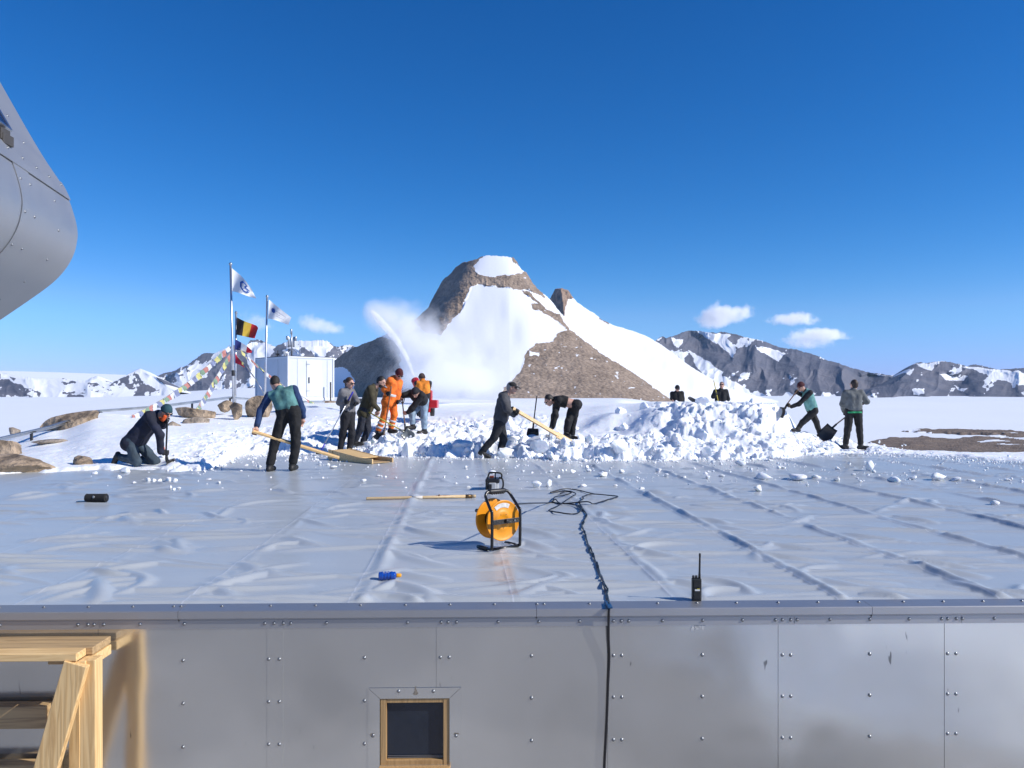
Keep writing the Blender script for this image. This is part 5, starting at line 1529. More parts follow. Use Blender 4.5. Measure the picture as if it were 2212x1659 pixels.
prayer([(516, 752, 26), (592, 810, 27.0), (684, 874, 28.0)], 22, 'prayer flag string crossing in front of the white container', 4, .12, .2)
# ================================================================ people
def surface_nets(D, o, h):
    nx, ny, nz = D.shape
    ins = D < 0
    idx = np.full((nx - 1, ny - 1, nz - 1), -1, np.int64)
    corners = [(a, b, c) for a in (0, 1) for b in (0, 1) for c in (0, 1)]
    cs = sum(ins[a:nx - 1 + a, b:ny - 1 + b, c:nz - 1 + c].astype(np.int8) for a, b, c in corners)
    act = (cs > 0) & (cs < 8)
    I, J, K = np.nonzero(act)
    idx[I, J, K] = np.arange(len(I))
    acc = np.zeros((len(I), 3)); cnt = np.zeros(len(I))
    for a, b, c in corners:
        for ax in range(3):
            e = [a, b, c]
            if e[ax] == 1: continue
            f = list(e); f[ax] = 1
            d0 = D[I + e[0], J + e[1], K + e[2]]; d1 = D[I + f[0], J + f[1], K + f[2]]
            m = (d0 < 0) != (d1 < 0)
            t = np.where(m, d0 / np.where(m, d0 - d1, 1), 0)
            q = np.stack([np.full(len(I), float(v)) for v in e], 1)
            q[:, ax] += t
            acc += q * m[:, None]; cnt += m
    V = (np.stack([I, J, K], 1) + acc / cnt[:, None]) * h + o
    quads = []
    for ax in range(3):
        sl0 = [slice(None)] * 3; sl1 = [slice(None)] * 3
        sl0[ax] = slice(0, -1); sl1[ax] = slice(1, None)
        a, b = ins[tuple(sl0)], ins[tuple(sl1)]
        x = np.nonzero(a != b)
        x = np.stack(x, 1)
        o1, o2 = (ax + 1) % 3, (ax + 2) % 3
        ok = (x[:, o1] > 0) & (x[:, o2] > 0) & (x[:, o1] < D.shape[o1] - 1) & (x[:, o2] < D.shape[o2] - 1)
        x = x[ok]
        flip = ~a[tuple(x.T)]
        def g(d1, d2):
            y = x.copy(); y[:, o1] -= d1; y[:, o2] -= d2
            return idx[y[:, 0], y[:, 1], y[:, 2]]
        q = np.stack([g(1, 1), g(0, 1), g(0, 0), g(1, 0)], 1)
        q[flip] = q[flip][:, ::-1]
        quads.append(q)
    return V, np.concatenate(quads)

def sdf_mesh(prims, h, k=.03, noise=0.0, nf=14.0, seed=0, cut=None):
    """prims: ('c', a, b, ra, rb) rounded cone | ('e', centre, radii, 3x3 axes)"""
    lo = np.full(3, 1e9); hi = -lo
    for p in prims:
        if p[0] == 'c':
            for q, r in ((p[1], p[3]), (p[2], p[4])):
                lo = np.minimum(lo, q - r); hi = np.maximum(hi, q + r)
        else:
            r = np.sqrt(((np.array(p[3]) * np.array(p[2])[None]) ** 2).sum(1)); lo = np.minimum(lo, p[1] - r); hi = np.maximum(hi, p[1] + r)
    lo -= 3 * h + .012; hi += 3 * h + .012
    n = np.ceil((hi - lo) / h).astype(int) + 1
    ax = [lo[i] + h * np.arange(n[i]) for i in range(3)]
    D = np.full(tuple(n), 1e3)
    for p in prims:
        # evaluate only near the primitive
        if p[0] == 'c': l_, h_ = np.minimum(p[1] - p[3], p[2] - p[4]), np.maximum(p[1] + p[3], p[2] + p[4])
        else:
            r = np.sqrt(((np.array(p[3]) * np.array(p[2])[None]) ** 2).sum(1)); l_, h_ = p[1] - r, p[1] + r
        mg = k * 1.5 + 4 * h
        s = [slice(max(0, int((l_[i] - mg - lo[i]) / h)), min(n[i], int((h_[i] + mg - lo[i]) / h) + 2)) for i in range(3)]
        X, Y, Z = np.meshgrid(ax[0][s[0]], ax[1][s[1]], ax[2][s[2]], indexing='ij')
        if p[0] == 'c':
            a, b, ra, rb = p[1:]
            ab = b - a; L2 = ab @ ab + 1e-12
            t = np.clip(((X - a[0]) * ab[0] + (Y - a[1]) * ab[1] + (Z - a[2]) * ab[2]) / L2, 0, 1)
            d = np.sqrt((X - a[0] - t * ab[0]) ** 2 + (Y - a[1] - t * ab[1]) ** 2 + (Z - a[2] - t * ab[2]) ** 2) - (ra + (rb - ra) * t)
        else:
            A = np.array(p[3]); r = np.array(p[2]); q = np.stack([X - p[1][0], Y - p[1][1], Z - p[1][2]], -1) @ A / r
            l = np.sqrt((q ** 2).sum(-1)); d = (l - 1) * np.min(r) * (1 + .25 * (np.max(r) / np.min(r) - 1) * (l > 1))
        old = D[tuple(s)]
        hh = np.maximum(k - np.abs(old - d), 0) / k
        D[tuple(s)] = np.minimum(old, d) - hh * hh * k * .25
    if noise:
        X, Y, Z = np.meshgrid(*ax, indexing='ij')
        m = np.abs(D) < .05
        D[m] += noise * fbm(X[m] * nf, Y[m] * nf, Z[m] * nf * .7, oct=2, seed=seed)
    if cut is not None:   # keep the side of a plane
        X, Y, Z = np.meshgrid(*ax, indexing='ij')
        for c, nn in cut: D = np.maximum(D, (X - c[0]) * nn[0] + (Y - c[1]) * nn[1] + (Z - c[2]) * nn[2])
    return surface_nets(D, lo, h)

def unit(v): return v / (np.linalg.norm(v) + 1e-12)
SKIN = mk('skin', (.52, .30, .22), rough=.5, var=.08, vscale=12, bump=.05)
M['boot'] = mk('boot_leather', (.018, .017, .017), rough=.6, var=.3, vscale=20, bump=.2)
M['glove'] = mk('glove_black', (.016, .016, .018), rough=.8, var=.3, vscale=30, bump=.3)
M['lens'] = mk('sunglass_lens', (.008, .008, .01), rough=.12, bump=0)
M['lip'] = mk('lip', (.36, .15, .12), rough=.5, bump=0)
M['eye'] = mk('eye', (.03, .02, .018), rough=.2, bump=0)
_fab = {}
def fabric(c, rough=.85, var=.3):
    key = (tuple(c), rough)
    if key not in _fab: _fab[key] = mk('fabric', c, rough=rough, var=var, vscale=7, bump=.5, bscale=18, bdist=.02, sheen=.0)
    return _fab[key]

def hand_prims(w, g, shaft, rad, sc=1.0, spread=None):
    """five fingers closing round a shaft of radius rad at g; w points from wrist to hand"""
    s = unit(np.array(shaft)); w = unit(w - s * (w @ s) * .8)
    w = unit(w - s * (w @ s)); v = np.cross(s, w)
    P_ = []
    R_ = rad + .013
    pc = g - w * (R_ + .012)
    P_ += [('c', pc - s * .028 + w * .0, pc + s * .028, .024 * sc, .024 * sc), ('c', pc - w * .055, pc - w * .01, .026 * sc, .030 * sc)]
    for i in range(4):
        c = g + s * (-.033 + .022 * i)
        ln = (.9, 1.0, .95, .78)[i]
        pts = [c + (R_ + .004) * (math.cos(a) * -w + math.sin(a) * v) for a in (R(20), R(85 * ln), R(150 * ln), R(215 * ln))]
        for j in range(3): P_.append(('c', pts[j], pts[j + 1], (.0105 - .0008 * j) * sc, (.0098 - .0008 * j) * sc))
    c = g - s * .045
    pts = [pc - s * .03 - v * .01, c + (R_ + .006) * (math.cos(R(-50)) * -w + math.sin(R(-50)) * v), c + s * .012 + (R_ + .004) * (math.cos(R(-105)) * -w + math.sin(R(-105)) * v)]
    P_ += [('c', pts[0], pts[1], .0135 * sc, .0125 * sc), ('c', pts[1], pts[2], .0122 * sc, .0105 * sc)]
    return P_, pc - w * .055

def person(label, loc_d, px, head, yaw, sh, hip, armL, armR, legL, legR, look, jacket, trousers, headwear=None, hair=None, glasses=True, gloved=(True, True), grips=(None, None),
           sleeves=None, size=1.0, lean_roll=0.0, hem=None, beard=None, extra=None, bun=False, boots=True, shw=.185, thick=1.0, hood=None, skin_back=None, legs=True, stripes=None, toe=None, panel=None, tdrop=0.0, noise=.010):
    """px maps reading positions to survey positions; every joint is (x, y, extra depth)"""
    d = loc_d
    J = lambda q: P(*px(q[0], q[1]), d + (q[2] if len(q) > 2 else 0.0))
    f = np.array((math.cos(R(yaw)), math.sin(R(yaw)), 0.0)); lat = np.array((-f[1], f[0], 0.0))   # lat: to the person's left
    S_, H_ = J(sh), J(hip)
    up = unit(S_ - H_)
    lt = unit(lat + np.array((0, 0, lean_roll)))
    lt = unit(lt - up * (lt @ up) * .6)
    fw_ = unit(np.cross(lt, up)); fw_ = -np.cross(up, lt) if (np.cross(lt, up) @ f) < -.2 else fw_
    k = size
    sL, sR = S_ + lt * shw * k, S_ - lt * shw * k
    hL, hR = H_ + lat * .095 * k, H_ - lat * .095 * k
    C = J(head); lk_ = unit(np.array(look, float))
    hu = np.array((0, 0, 1.0)) if abs(lk_[2]) < .9 else np.array((f[0], f[1], .3))
    hs = unit(np.cross(lk_, hu)); hu = np.cross(hs, lk_)      # hs: to the right of the face
    A = np.stack([hs, lk_, hu], 1)
    nb = S_ + up * .035 * k
    # ---- body
    body = [('c', S_ + lt * .07 * k - up * .09, H_ + lat * .05 * k + up * .05, .105 * k, .10 * k), ('c', S_ - lt * .07 * k - up * .09, H_ - lat * .05 * k + up * .05, .105 * k, .10 * k),
            ('c', sL - lt * .03, sR + lt * .03, .062 * k, .062 * k)]
    eL, wL, eR, wR = J(armL[0]), J(armL[1]), J(armR[0]), J(armR[1])
    hands = []
    wr = []
    for side, (s_, e, g, gp) in enumerate(((sL, eL, wL, grips[0]), (sR, eR, wR, grips[1]))):
        sft, rad = (np.cross(unit(g - e), lat) + .01, .022) if gp is None else (np.array(gp[0], float), gp[1])
        hp, wrist = hand_prims(unit(g - e), g, sft, rad, 1.18 if gloved[side] else 1.0)
        hands.append(hp); wr.append(wrist)
        body += [('c', s_, e, .052 * k, .040 * k), ('c', e, wrist, .040 * k, .028 * k)]
    legs_ = []
    if legs:
        for side, (hp_, kn, ft) in enumerate(((hL, J(legL[0]), J(legL[1])), (hR, J(legR[0]), J(legR[1])))):
            tq = None if toe is None else toe[side]
            sh_dir = unit(kn - ft)
            up_ = np.array((0, 0, 1.0))
            if sh_dir[2] > .35:
                an = ft + up_ * .085; fd = f if tq is None else unit(np.array(tq, float)); fd = unit(fd - up_ * fd[2]) if tq is None else fd
                so = ft + up_ * .038
            else:                                   # kneeling: the sole turns up behind
                an = ft; fd = np.array((0, 0, -1.0)) if tq is None else unit(np.array(tq, float)); so = ft - sh_dir * .04
            legs_.append((hp_, kn, an, so, fd))
            body += [('c', hp_, kn, .082 * k, .055 * k), ('c', kn, kn * .6 + an * .4, .055 * k, .052 * k), ('c', kn * .6 + an * .4, an, .052 * k, .036 * k), ('c', an, so + fd * .10, .036, .028)]
    body.append(('c', nb - up * .03, C - hu * .06 - lk_ * .02, .06 * k, .054 * k))
    body = [(p[0], np.array(p[1]), np.array(p[2])) + tuple(p[3:]) for p in body]
    V, Q = sdf_mesh(body, .016, k=.04)
    head_p = [('e', C, np.array((.073, .094, .108)) * k, A), ('e', C + lk_ * .028 - hu * .066, np.array((.054, .062, .062)) * k, A), ('e', C + lk_ * .058 - hu * .105, np.array((.024, .022, .018)) * k, A),
              ('c', C + lk_ * .088 + hu * .004, C + lk_ * .112 - hu * .030, .010, .0155), ('e', C + hs * .074 - hu * .012 - lk_ * .005, (.011, .022, .032), A), ('e', C - hs * .074 - hu * .012 - lk_ * .005, (.011, .022, .032), A),
              ('c', C + lk_ * .086 + hu * .026 - hs * .035, C + lk_ * .086 + hu * .026 + hs * .035, .012, .012), ('c', C + lk_ * .086 - hu * .068 - hs * .016, C + lk_ * .086 - hu * .068 + hs * .016, .008, .008),
              ('c', nb, C - hu * .05 - lk_ * .015, .058, .052)]
    Vh, Qh = sdf_mesh(head_p, .0075, k=.018)
    VV, QQ = [V], [Q]; n = len(V)
    VV.append(Vh); QQ.append(Qh + n); n += len(Vh)
    for side in (0, 1):
        if not gloved[side]:
            a, b = sdf_mesh(hands[side], .006, k=.008); VV.append(a); QQ.append(b + n); n += len(a)
    low = min(v[:, 2].min() for v in VV)
    root = mesh_obj('person', np.concatenate(VV), np.concatenate(QQ), SKIN, org=(H_[0], H_[1], low))
    tag(root, label, 'person', 'people clearing snow from the roof')
    def part(name, prims, mat, h=.014, kk=.035, nz=0.0, cut=None, seed=0):
        prims = [(p[0], np.array(p[1], float), np.array(p[2], float)) + tuple(p[3:]) for p in prims]
        a, b = sdf_mesh(prims, h, k=kk, noise=nz, cut=cut, seed=seed)
        return mesh_obj(name, a, b, mat, root)
    sd_ = abs(hash(label)) % 97 if False else len(label)
    # ---- clothing
    T = thick * k
    jk = [('c', S_ + lt * .075 * k - up * .09, H_ + lat * .062 * k + up * .12, .118 * T, .125 * T), ('c', S_ - lt * .075 * k - up * .09, H_ - lat * .062 * k + up * .12, .118 * T, .125 * T), ('c', sL - lt * .03, sR + lt * .03, .075 * T, .075 * T),
          ('c', S_ + up * .0, nb + up * .02 + unit(C - nb) * .02, .078 * T, .066 * T)]
    if hem: jk += [('c', H_ + lat * .065 + up * .12, H_ + lat * .07 + up * (.11 - hem), .127 * T, .132 * T), ('c', H_ - lat * .065, H_ - lat * .07 - up * hem, .127 * T, .132 * T)]
    if hood: jk += [('e', nb - lk_ * .07 + up * .01, (.10, .07, .07), A)]
    slv = []
    for s_, e, g, wri in ((sL, eL, wL, wr[0]), (sR, eR, wR, wr[1])):
        slv += [('c', s_, e, .072 * T, .060 * T), ('c', e, wri + unit(e - wri) * .02, .060 * T, .046 * T)]
    if sleeves is None:
        part('jacket', jk + slv, jacket, nz=noise, seed=sd_, cut=None if skin_back is None else skin_back(J, up, f))
    else:
        part('vest', jk, jacket, nz=noise, seed=sd_, cut=None)
        part('sleeve', [(p[0], p[1], p[2], p[3] * .96, p[4] * .96) for p in slv[:2]], sleeves, nz=noise, seed=sd_ + 1)
        part('sleeve', [(p[0], p[1], p[2], p[3] * .96, p[4] * .96) for p in slv[2:]], sleeves, nz=noise, seed=sd_ + 2)
        part('collar', [('c', nb - up * .02, nb + unit(C - nb) * .055, .078, .070)], sleeves, h=.01)
    if legs_:
        tr = [('c', hL + up * (.06 - tdrop), hR + up * (.06 - tdrop), .115 * k, .115 * k)]
        for hp_, kn, an, so, fd in legs_:
            tr += [('c', hp_, kn, .108 * k, .080 * k), ('c', kn, an + unit(kn - an) * .06, .080 * k, .070 * k)]
        part('trousers', tr, trousers, nz=noise * 1.3, seed=sd_ + 3)
        for hp_, kn, an, so, fd in legs_:
            part('boot', [('c', an + unit(kn - an) * .12, an, .062, .056), ('c', an, so + fd * .03, .055, .050), ('c', so - fd * .045, so + fd * .145, .046, .040), ('c', so + fd * .08, so + fd * .165, .044, .036)], M['boot'], h=.010, kk=.02)
    for side in (0, 1):
        if gloved[side]:
            part('glove', hands[side] + [('c', wr[side] - unit(wr[side] - (eL, eR)[side]) * .045, wr[side], .036, .034)], gloved[side] if gloved[side] is not True else M['glove'], h=.006, kk=.008)
    # ---- head
    if headwear and headwear[0] == 'beanie':
        part('beanie', [('e', C - lk_ * .012 + hu * .032, (.088, .108, .104), A), ('e', C - lk_ * .012 + hu * .018, (.094, .113, .045), A)], headwear[1], h=.008, kk=.02, nz=.002, cut=[(C - hu * .0 + lk_ * .02, unit(-hu + lk_ * .32))])
    elif headwear and headwear[0] == 'cap':
        cp = part('cap', [('e', C - lk_ * .008 + hu * .035, (.084, .104, .088), A)], headwear[1], h=.008, cut=[(C + hu * .028, -hu)])
        part('cap_brim', [('e', C + lk_ * .125 + hu * .030, (.068, .075, .010), np.stack([hs, unit(lk_ - hu * .28), unit(hu + lk_ * .28)], 1))], headwear[1], h=.006)
    if hair is not None:
        ln = .06 if not bun else .09
        cu = [(C + lk_ * .042 + hu * .055, unit(lk_ * .9 - hu * .55))]
        part('hair', [('e', C - lk_ * .018 + hu * .020, (.083, .100, .106), A), ('e', C - lk_ * .045 - hu * (ln * .5), (.070, .058, .065), A)] + ([('e', C - lk_ * .125 + hu * .005, (.045, .042, .045), A)] if bun else []), hair, h=.008, kk=.02, nz=.004, cut=cu)
    if beard is not None:
        part('beard', [('e', C + lk_ * .030 - hu * .074, (.060, .068, .058), A)], beard, h=.008, nz=.002, cut=[(C - hu * .052, hu)])
    if glasses:
        part('sunglasses', [('e', C + lk_ * .098 + hs * .034 + hu * .004, (.030, .011, .020), A), ('e', C + lk_ * .098 - hs * .034 + hu * .004, (.030, .011, .020), A), ('c', C + lk_ * .10 - hs * .02 + hu * .01, C + lk_ * .10 + hs * .02 + hu * .01, .005, .005),
                            ('c', C + lk_ * .09 + hs * .064 + hu * .01, C - lk_ * .0 + hs * .08 + hu * .01, .006, .005), ('c', C + lk_ * .09 - hs * .064 + hu * .01, C - lk_ * .0 - hs * .08 + hu * .01, .006, .005)], M['lens'], h=.006, kk=.006)
    else:
        for q in (hs, -hs): part('eye', [('e', C + lk_ * .084 + q * .031 + hu * .006, (.012, .010, .008), A)], M['eye'], h=.004)
    part('mouth', [('c', C + lk_ * .092 - hu * .070 - hs * .018, C + lk_ * .092 - hu * .070 + hs * .018, .006, .006)], M['lip'], h=.004)
    if stripes:   # reflective bands round limbs and trunk
        for a, b, r0 in stripes(J, dict(sL=sL, sR=sR, eL=eL, eR=eR, wL=wL, wR=wR, legs=legs_, S=S_, H=H_, up=up, lat=lat, lt=lt)):
            part('reflective_band', [('c', a, b, r0, r0)], M['reflect'], h=.010, cut=[(b, unit(b - a)), (a, unit(a - b))])
    return dict(root=root, J=J, C=C, wL=wL, wR=wR, part=part, H=H_, S=S_, up=up, f=f, lat=lat, legs=legs_)

def ZB(x, y): return 504 + .22785 * x, 756 + .22785 * y
def ZC(x, y): return 952 + .17722 * x, 784 + .17722 * y
def ZD(x, y): return 1344 + .27848 * x, 784 + .27848 * y
def ZE(x, y): return 224 + .15190 * x, 812 + .15190 * y

# ---------------------------------------------------------------- tools
M['black_plastic'] = mk('black_plastic', (.014, .014, .015), rough=.45, var=.2, bump=.05)
M['brown_shaft'] = wood_mat('ash_shaft', (.20, .11, .06), (.10, .05, .03), axis='Z', scale=3)
M['pale_shaft'] = wood_mat('pale_shaft', (.62, .46, .26), (.42, .27, .12), axis='X', scale=3)
M['yellow_shaft'] = mk('yellow_shaft', (.50, .40, .06), rough=.45, bump=.03)
M['steel'] = mk('blade_steel', (.50, .51, .53), rough=.35, metal=.9, bump=.05)
M['blue_grip'] = mk('blue_grip', (.05, .045, .40), rough=.45, bump=.03)
M['reflect'] = mk('reflective_tape', (.56, .57, .57), rough=.35, var=.05, bump=.02)
def blade(mb, p, ax, wd, ln, facing, curve=.05, th=.004, taper=.85):
    """dished shovel blade from p along ax"""
    ax = unit(ax); n = unit(facing - ax * (facing @ ax)); sdv = np.cross(ax, n)
    NU, NV = 9, 9
    V = []
    for lay in (0, 1):
        for j in range(NV):
            for i in range(NU):
                u, v = i / (NU - 1) * 2 - 1, j / (NV - 1)
                hw = wd / 2 * (taper + (1 - taper) * min(1, v * 2)) * (1 if v < .8 else 1 - .35 * (v - .8) / .2 * abs(u))
                q = p + ax * ln * (v - (.10 * abs(u) ** 3 if v > .9 else 0)) + sdv * u * hw + n * (curve * u * u + .04 * (v - .5) ** 2 * 2 * (1 - .5 * v) + (.03 * (1 - v * 3) if v < .33 else 0))
                V.append(q + n * th * lay)
    m = NU * NV; g = grid_faces(NV, NU)
    Fc = [tuple(q) for q in g[:, ::-1]] + [tuple(q + m) for q in g]
    bd = list(range(NU)) + [j * NU + NU - 1 for j in range(1, NV)] + [(NV - 1) * NU + i for i in range(NU - 2, -1, -1)] + [j * NU for j in range(NV - 2, 0, -1)]
    Fc += [(bd[i], bd[(i + 1) % len(bd)], bd[(i + 1) % len(bd)] + m, bd[i] + m) for i in range(len(bd))]
    return mb.add(V, Fc)
def shovel(label, a, b, blade_ax, wd, ln, facing, smat, bmat, dgrip=False, r=.017, name='shovel', curve=.05):
    """a: top of the handle, b: where shaft meets blade"""
    a, b = np.array(a), np.array(b)
    t = thing(name, b, label, 'shovel', 'shovels in use on the snow')
    ax = unit(np.array(blade_ax, float))
    sh = MB().tube(smooth_path([a, a * .5 + b * .5, b, b + ax * .10], 6), [r * .9] * 12 + [r] * 6 + [r * .9], 10).build('shaft', smat, t, smooth=True)
    blade(MB(), b + ax * .05, ax, wd, ln, np.array(facing, float), curve=curve).build('blade', bmat, t, smooth=True)
    MB().tube([b - unit(b - a) * .09, b + ax * .08], [r * 1.35, r * 1.5], 10).build('socket', bmat, t, smooth=True)
    if dgrip:
        s = unit(b - a); q = unit(np.cross(s, (0, 1, 0)))
        MB().tube([a + s * .10, a + s * .07 + q * .03, a + s * .0 + q * .055, a - s * .035 + q * .05, a - s * .04, a - s * .035 - q * .05, a - q * .055, a + s * .07 - q * .03, a + s * .10], .011, 8).build('grip', M['black_plastic'], t, smooth=True)
    return t

# ---------------------------------------------------------------- 1 kneeling
q = lambda p: P(*ZE(*p[:2]), 14.0 + (p[2] if len(p) > 2 else 0))
sdir = q((885, 1180)) - q((900, 620))
navy = fabric((.010, .013, .030))
person('person kneeling in a dark navy jacket and teal beanie, leaning on a shovel', 14.0, ZE, (893, 505, -.04), -12, (735, 575, .05), (415, 945, .05),
       [(845, 700, .20), (902, 640, .02)], [(800, 850, -.16), (888, 1090, -.06)], [(735, 1215, .22), (560, 1200, .34)], [(470, 1215, -.10), (215, 1150, -.02)], (.80, -.45, -.62), navy, fabric((.035, .055, .075)),
       ('beanie', fabric((.016, .055, .07))), glasses=True, grips=((sdir, .022), (sdir, .022)), hem=.02, beard=None, thick=1.18, toe=((-.5, .2, -.9), (-.35, -.1, -.9)))
t = shovel('shovel held upright by the kneeling person', q((905, 600, -.03)), q((886, 1170, -.06)), (.35, -.1, -.8), .20, .20, (1, -.4, .2), M['black_plastic'], M['black_plastic'])
nk = bpy.data.objects['person']
mb = MB().tube(smooth_path([q((800, 600, -.10)), q((835, 628, -.16)), q((880, 560, -.16))], 6), [.02] * 6 + [.035] * 6 + [.02], 8)
mb.build('orange_collar', fabric((.62, .09, .015)), nk, smooth=True)
mb = MB().lathe([(.048, 0), (.052, .02), (.050, .055)], q((832, 1052, -.075)), q((800, 850, -.16)) - q((888, 1090, -.06)), n=14)
mb.build('orange_cuff', fabric((.62, .09, .015)), nk, smooth=True)

# ---------------------------------------------------------------- 2 green vest, back turned
q = lambda p: P(*ZB(*p[:2]), 13.25 + (p[2] if len(p) > 2 else 0))
sd2 = q((930, 1000, .25)) - q((190, 775, -.15))
person('person with back turned in a teal green vest pushing a wooden scraper', 13.25, ZB, (395, 312, .30), 82, (458, 405, .16), (530, 605, 0), [(258, 575, .12), (205, 778, -.12)], [(650, 560, .18), (645, 700, .22)],
       [(395, 870, .02), (345, 1150, 0)], [(595, 880, .04), (560, 1140, .06)], (-.25, .75, -.62), fabric((.085, .21, .20)), fabric((.010, .010, .011)), None, mk('dark_hair', (.022, .016, .012), rough=.7, bump=.3),
       glasses=False, gloved=(False, False), grips=((sd2, .03), (sd2, .03)), sleeves=fabric((.012, .035, .11)), shw=.215, thick=1.05, size=1.02, hem=.0)

def scraper():
    a, b = q((178, 768, -.15)), q((940, 1003, .28))
    t = thing('snow_scraper', b, 'wooden snow scraper with long plank handle and wedge shaped scoop', 'snow scraper')
    bevel(MB().beam(a, b + unit(b - a) * .12, .085, .035, (0, -.3, 1)).build('handle', M['pine'], t), .004)
    # scoop: curved plywood back between two side boards
    L, Rr = G(905, 1010), G(1300 * .22785 + 504 + 0, 1004)
    L = G(*ZB(895, 1040)); Rr = G(*ZB(1316, 1085))
    ex = unit(Rr - L); ln = np.linalg.norm(Rr - L); ey = np.array((-ex[1], ex[0], 0)); ez = np.array((0, 0, 1.0))
    fr = lambda x, y, z: L + ex * x + ey * y + ez * z
    side = lambda y: [fr(0, y, .04), fr(.03, y, .005), fr(ln * .6, y, .004), fr(ln, y, .01), fr(ln, y, .10), fr(ln * .72, y, .105), fr(0.02, y, .21)]
    MB().prism(side(0), ey * .022).build('side_board', M['pine'], t)
    MB().prism(side(.46), ey * .022).build('side_board', M['pine'], t)
    MB().prism([fr(0.0, .023, .05), fr(.03, .023, .012), fr(ln * .97, .023, .012), fr(ln * .97, .023, .028), fr(.04, .023, .03), fr(.02, .023, .06)], ey * .436).build('scoop_bottom', M['weathered'], t)
    MB().prism([fr(.03, .023, .18), fr(.05, .023, .195), fr(ln * .70, .023, .10), fr(ln * .70, .023, .085)], ey * .436).build('scoop_top', M['pine'], t)
    MB().prism([fr(.03, -.012, .17), fr(.16, -.012, .19), fr(.20, -.012, .12), fr(.10, -.012, .12)], -ey * -.012 + ey * .0).build('brace_block', M['pine'], t)
scraper()

# ---------------------------------------------------------------- 3 woman with squeegee
q = lambda p: P(*ZB(*p[:2]), 17.1 + (p[2] if len(p) > 2 else 0))
sd3 = q((850, 915, -.25)) - q((1120, 430, -.22))
blackt = fabric((.012, .012, .016))
person('person with brown hair in a bun, grey fleece jacket and a long blue ended squeegee', 17.1, ZB, (1103, 312, -.02), -30, (1078, 395, 0), (1088, 615, 0), [(1172, 490, -.10), (1160, 515, -.20)], [(1002, 500, -.05), (1080, 497, -.24)],
       [(1122, 800, -.02), (1100, 985, .02)], [(1040, 800, .0), (1012, 982, 0)], (.88, -.40, -.22), fabric((.16, .155, .16)), blackt, None, mk('brown_hair', (.055, .028, .015), rough=.6, bump=.3), glasses=True, bun=True, grips=((sd3, .018), (sd3, .018)),
       shw=.165, size=.95, thick=1.06)
def squeegee():
    a, b = q((1135, 395, -.22)), q((832, 955, -.25))
    t = thing('squeegee', b, 'aluminium pole with blue grips held by the person with the hair bun', 'squeegee')
    s = unit(b - a); L = np.linalg.norm(b - a)
    MB().tube([a + s * .24, b - s * .16], .012, 10).build('shaft', M['alu2'], t, smooth=True)
    MB().tube([a, a + s * .02, a + s * .25], [.015, .019, .018], 10).build('grip', M['blue_grip'], t, smooth=True)
    MB().tube([b - s * .17, b - s * .01, b], [.017, .017, .012], 10).build('lower_grip', M['blue_grip'], t, smooth=True)
    MB().beam(b + np.array((-.10, -.05, -.05)), b + np.array((.06, .06, -.05)), .02, .05).build('rubber_blade', M['black_plastic'], t)
squeegee()

# ---------------------------------------------------------------- 4 olive jacket
q = lambda p: P(*ZB(*p[:2]), 17.7 + (p[2] if len(p) > 2 else 0))
sd4 = q((1610, 770, -.12)) - q((1230, 560, -.15))
person('bearded person in an olive jacket shovelling with a yellow shafted shovel', 17.7, ZB, (1402, 300, 0), -5, (1318, 372, 0), (1245, 585, 0), [(1330, 500, .20), (1290, 580, .05)], [(1322, 505, -.20), (1362, 606, -.16)],
       [(1275, 750, .08), (1225, 925, .06)], [(1205, 745, -.10), (1155, 905, -.06)], (.86, -.22, -.42), fabric((.050, .042, .020)), fabric((.018, .021, .032)), None, mk('black_hair', (.012, .010, .009), rough=.6, bump=.3), glasses=False, gloved=(False, False),
       grips=((sd4, .02), (sd4, .02)), thick=1.12, hem=.03, beard=mk('beard', (.030, .020, .015), rough=.8, bump=.3))
shovel('shovel with yellow shaft and clear blade held by the olive jacketed person', q((1205, 545, -.12)), q((1605, 768, -.13)), (.75, -.15, -.62), .26, .26, (-.3, -1, .5), M['yellow_shaft'], mk('grey_blade', (.20, .21, .20), rough=.3, metal=.3, bump=.05))

# ---------------------------------------------------------------- 5 orange suit
q = lambda p: P(*ZB(*p[:2]), 18.3 + (p[2] if len(p) > 2 else 0))
sd5 = q((1425, 800, -.25)) - q((1495, 350, -.22))
orange = fabric((.86, .17, .020))
def bands(J, k):
    o = []
    for s_, e in ((k['sL'], k['eL']), (k['sR'], k['eR'])):
        o.append((s_ * .42 + e * .58, s_ * .28 + e * .72, .076))
    for hp_, kn, an, so, fd in k['legs']:
        o += [(kn * .62 + an * .38, kn * .50 + an * .50, .090), (kn * .36 + an * .64, kn * .24 + an * .76, .086)]
    return o
pr5 = person('person in bright orange work suit and dark red beanie standing with a shovel', 18.3, ZB, (1572, 228, -.05), -28, (1530, 300, 0), (1483, 478, 0), [(1560, 420, .02), (1565, 495, -.08)], [(1432, 372, -.12), (1478, 415, -.24)],
       [(1525, 615, 0), (1492, 785, 0)], [(1428, 630, -.04), (1368, 812, -.04)], (.40, -.66, -.64), orange, orange, ('beanie', fabric((.075, .008, .012))), None, glasses=True, grips=((sd5, .02), (sd5, .02)), thick=1.14, hem=.04, stripes=bands, hood=True)
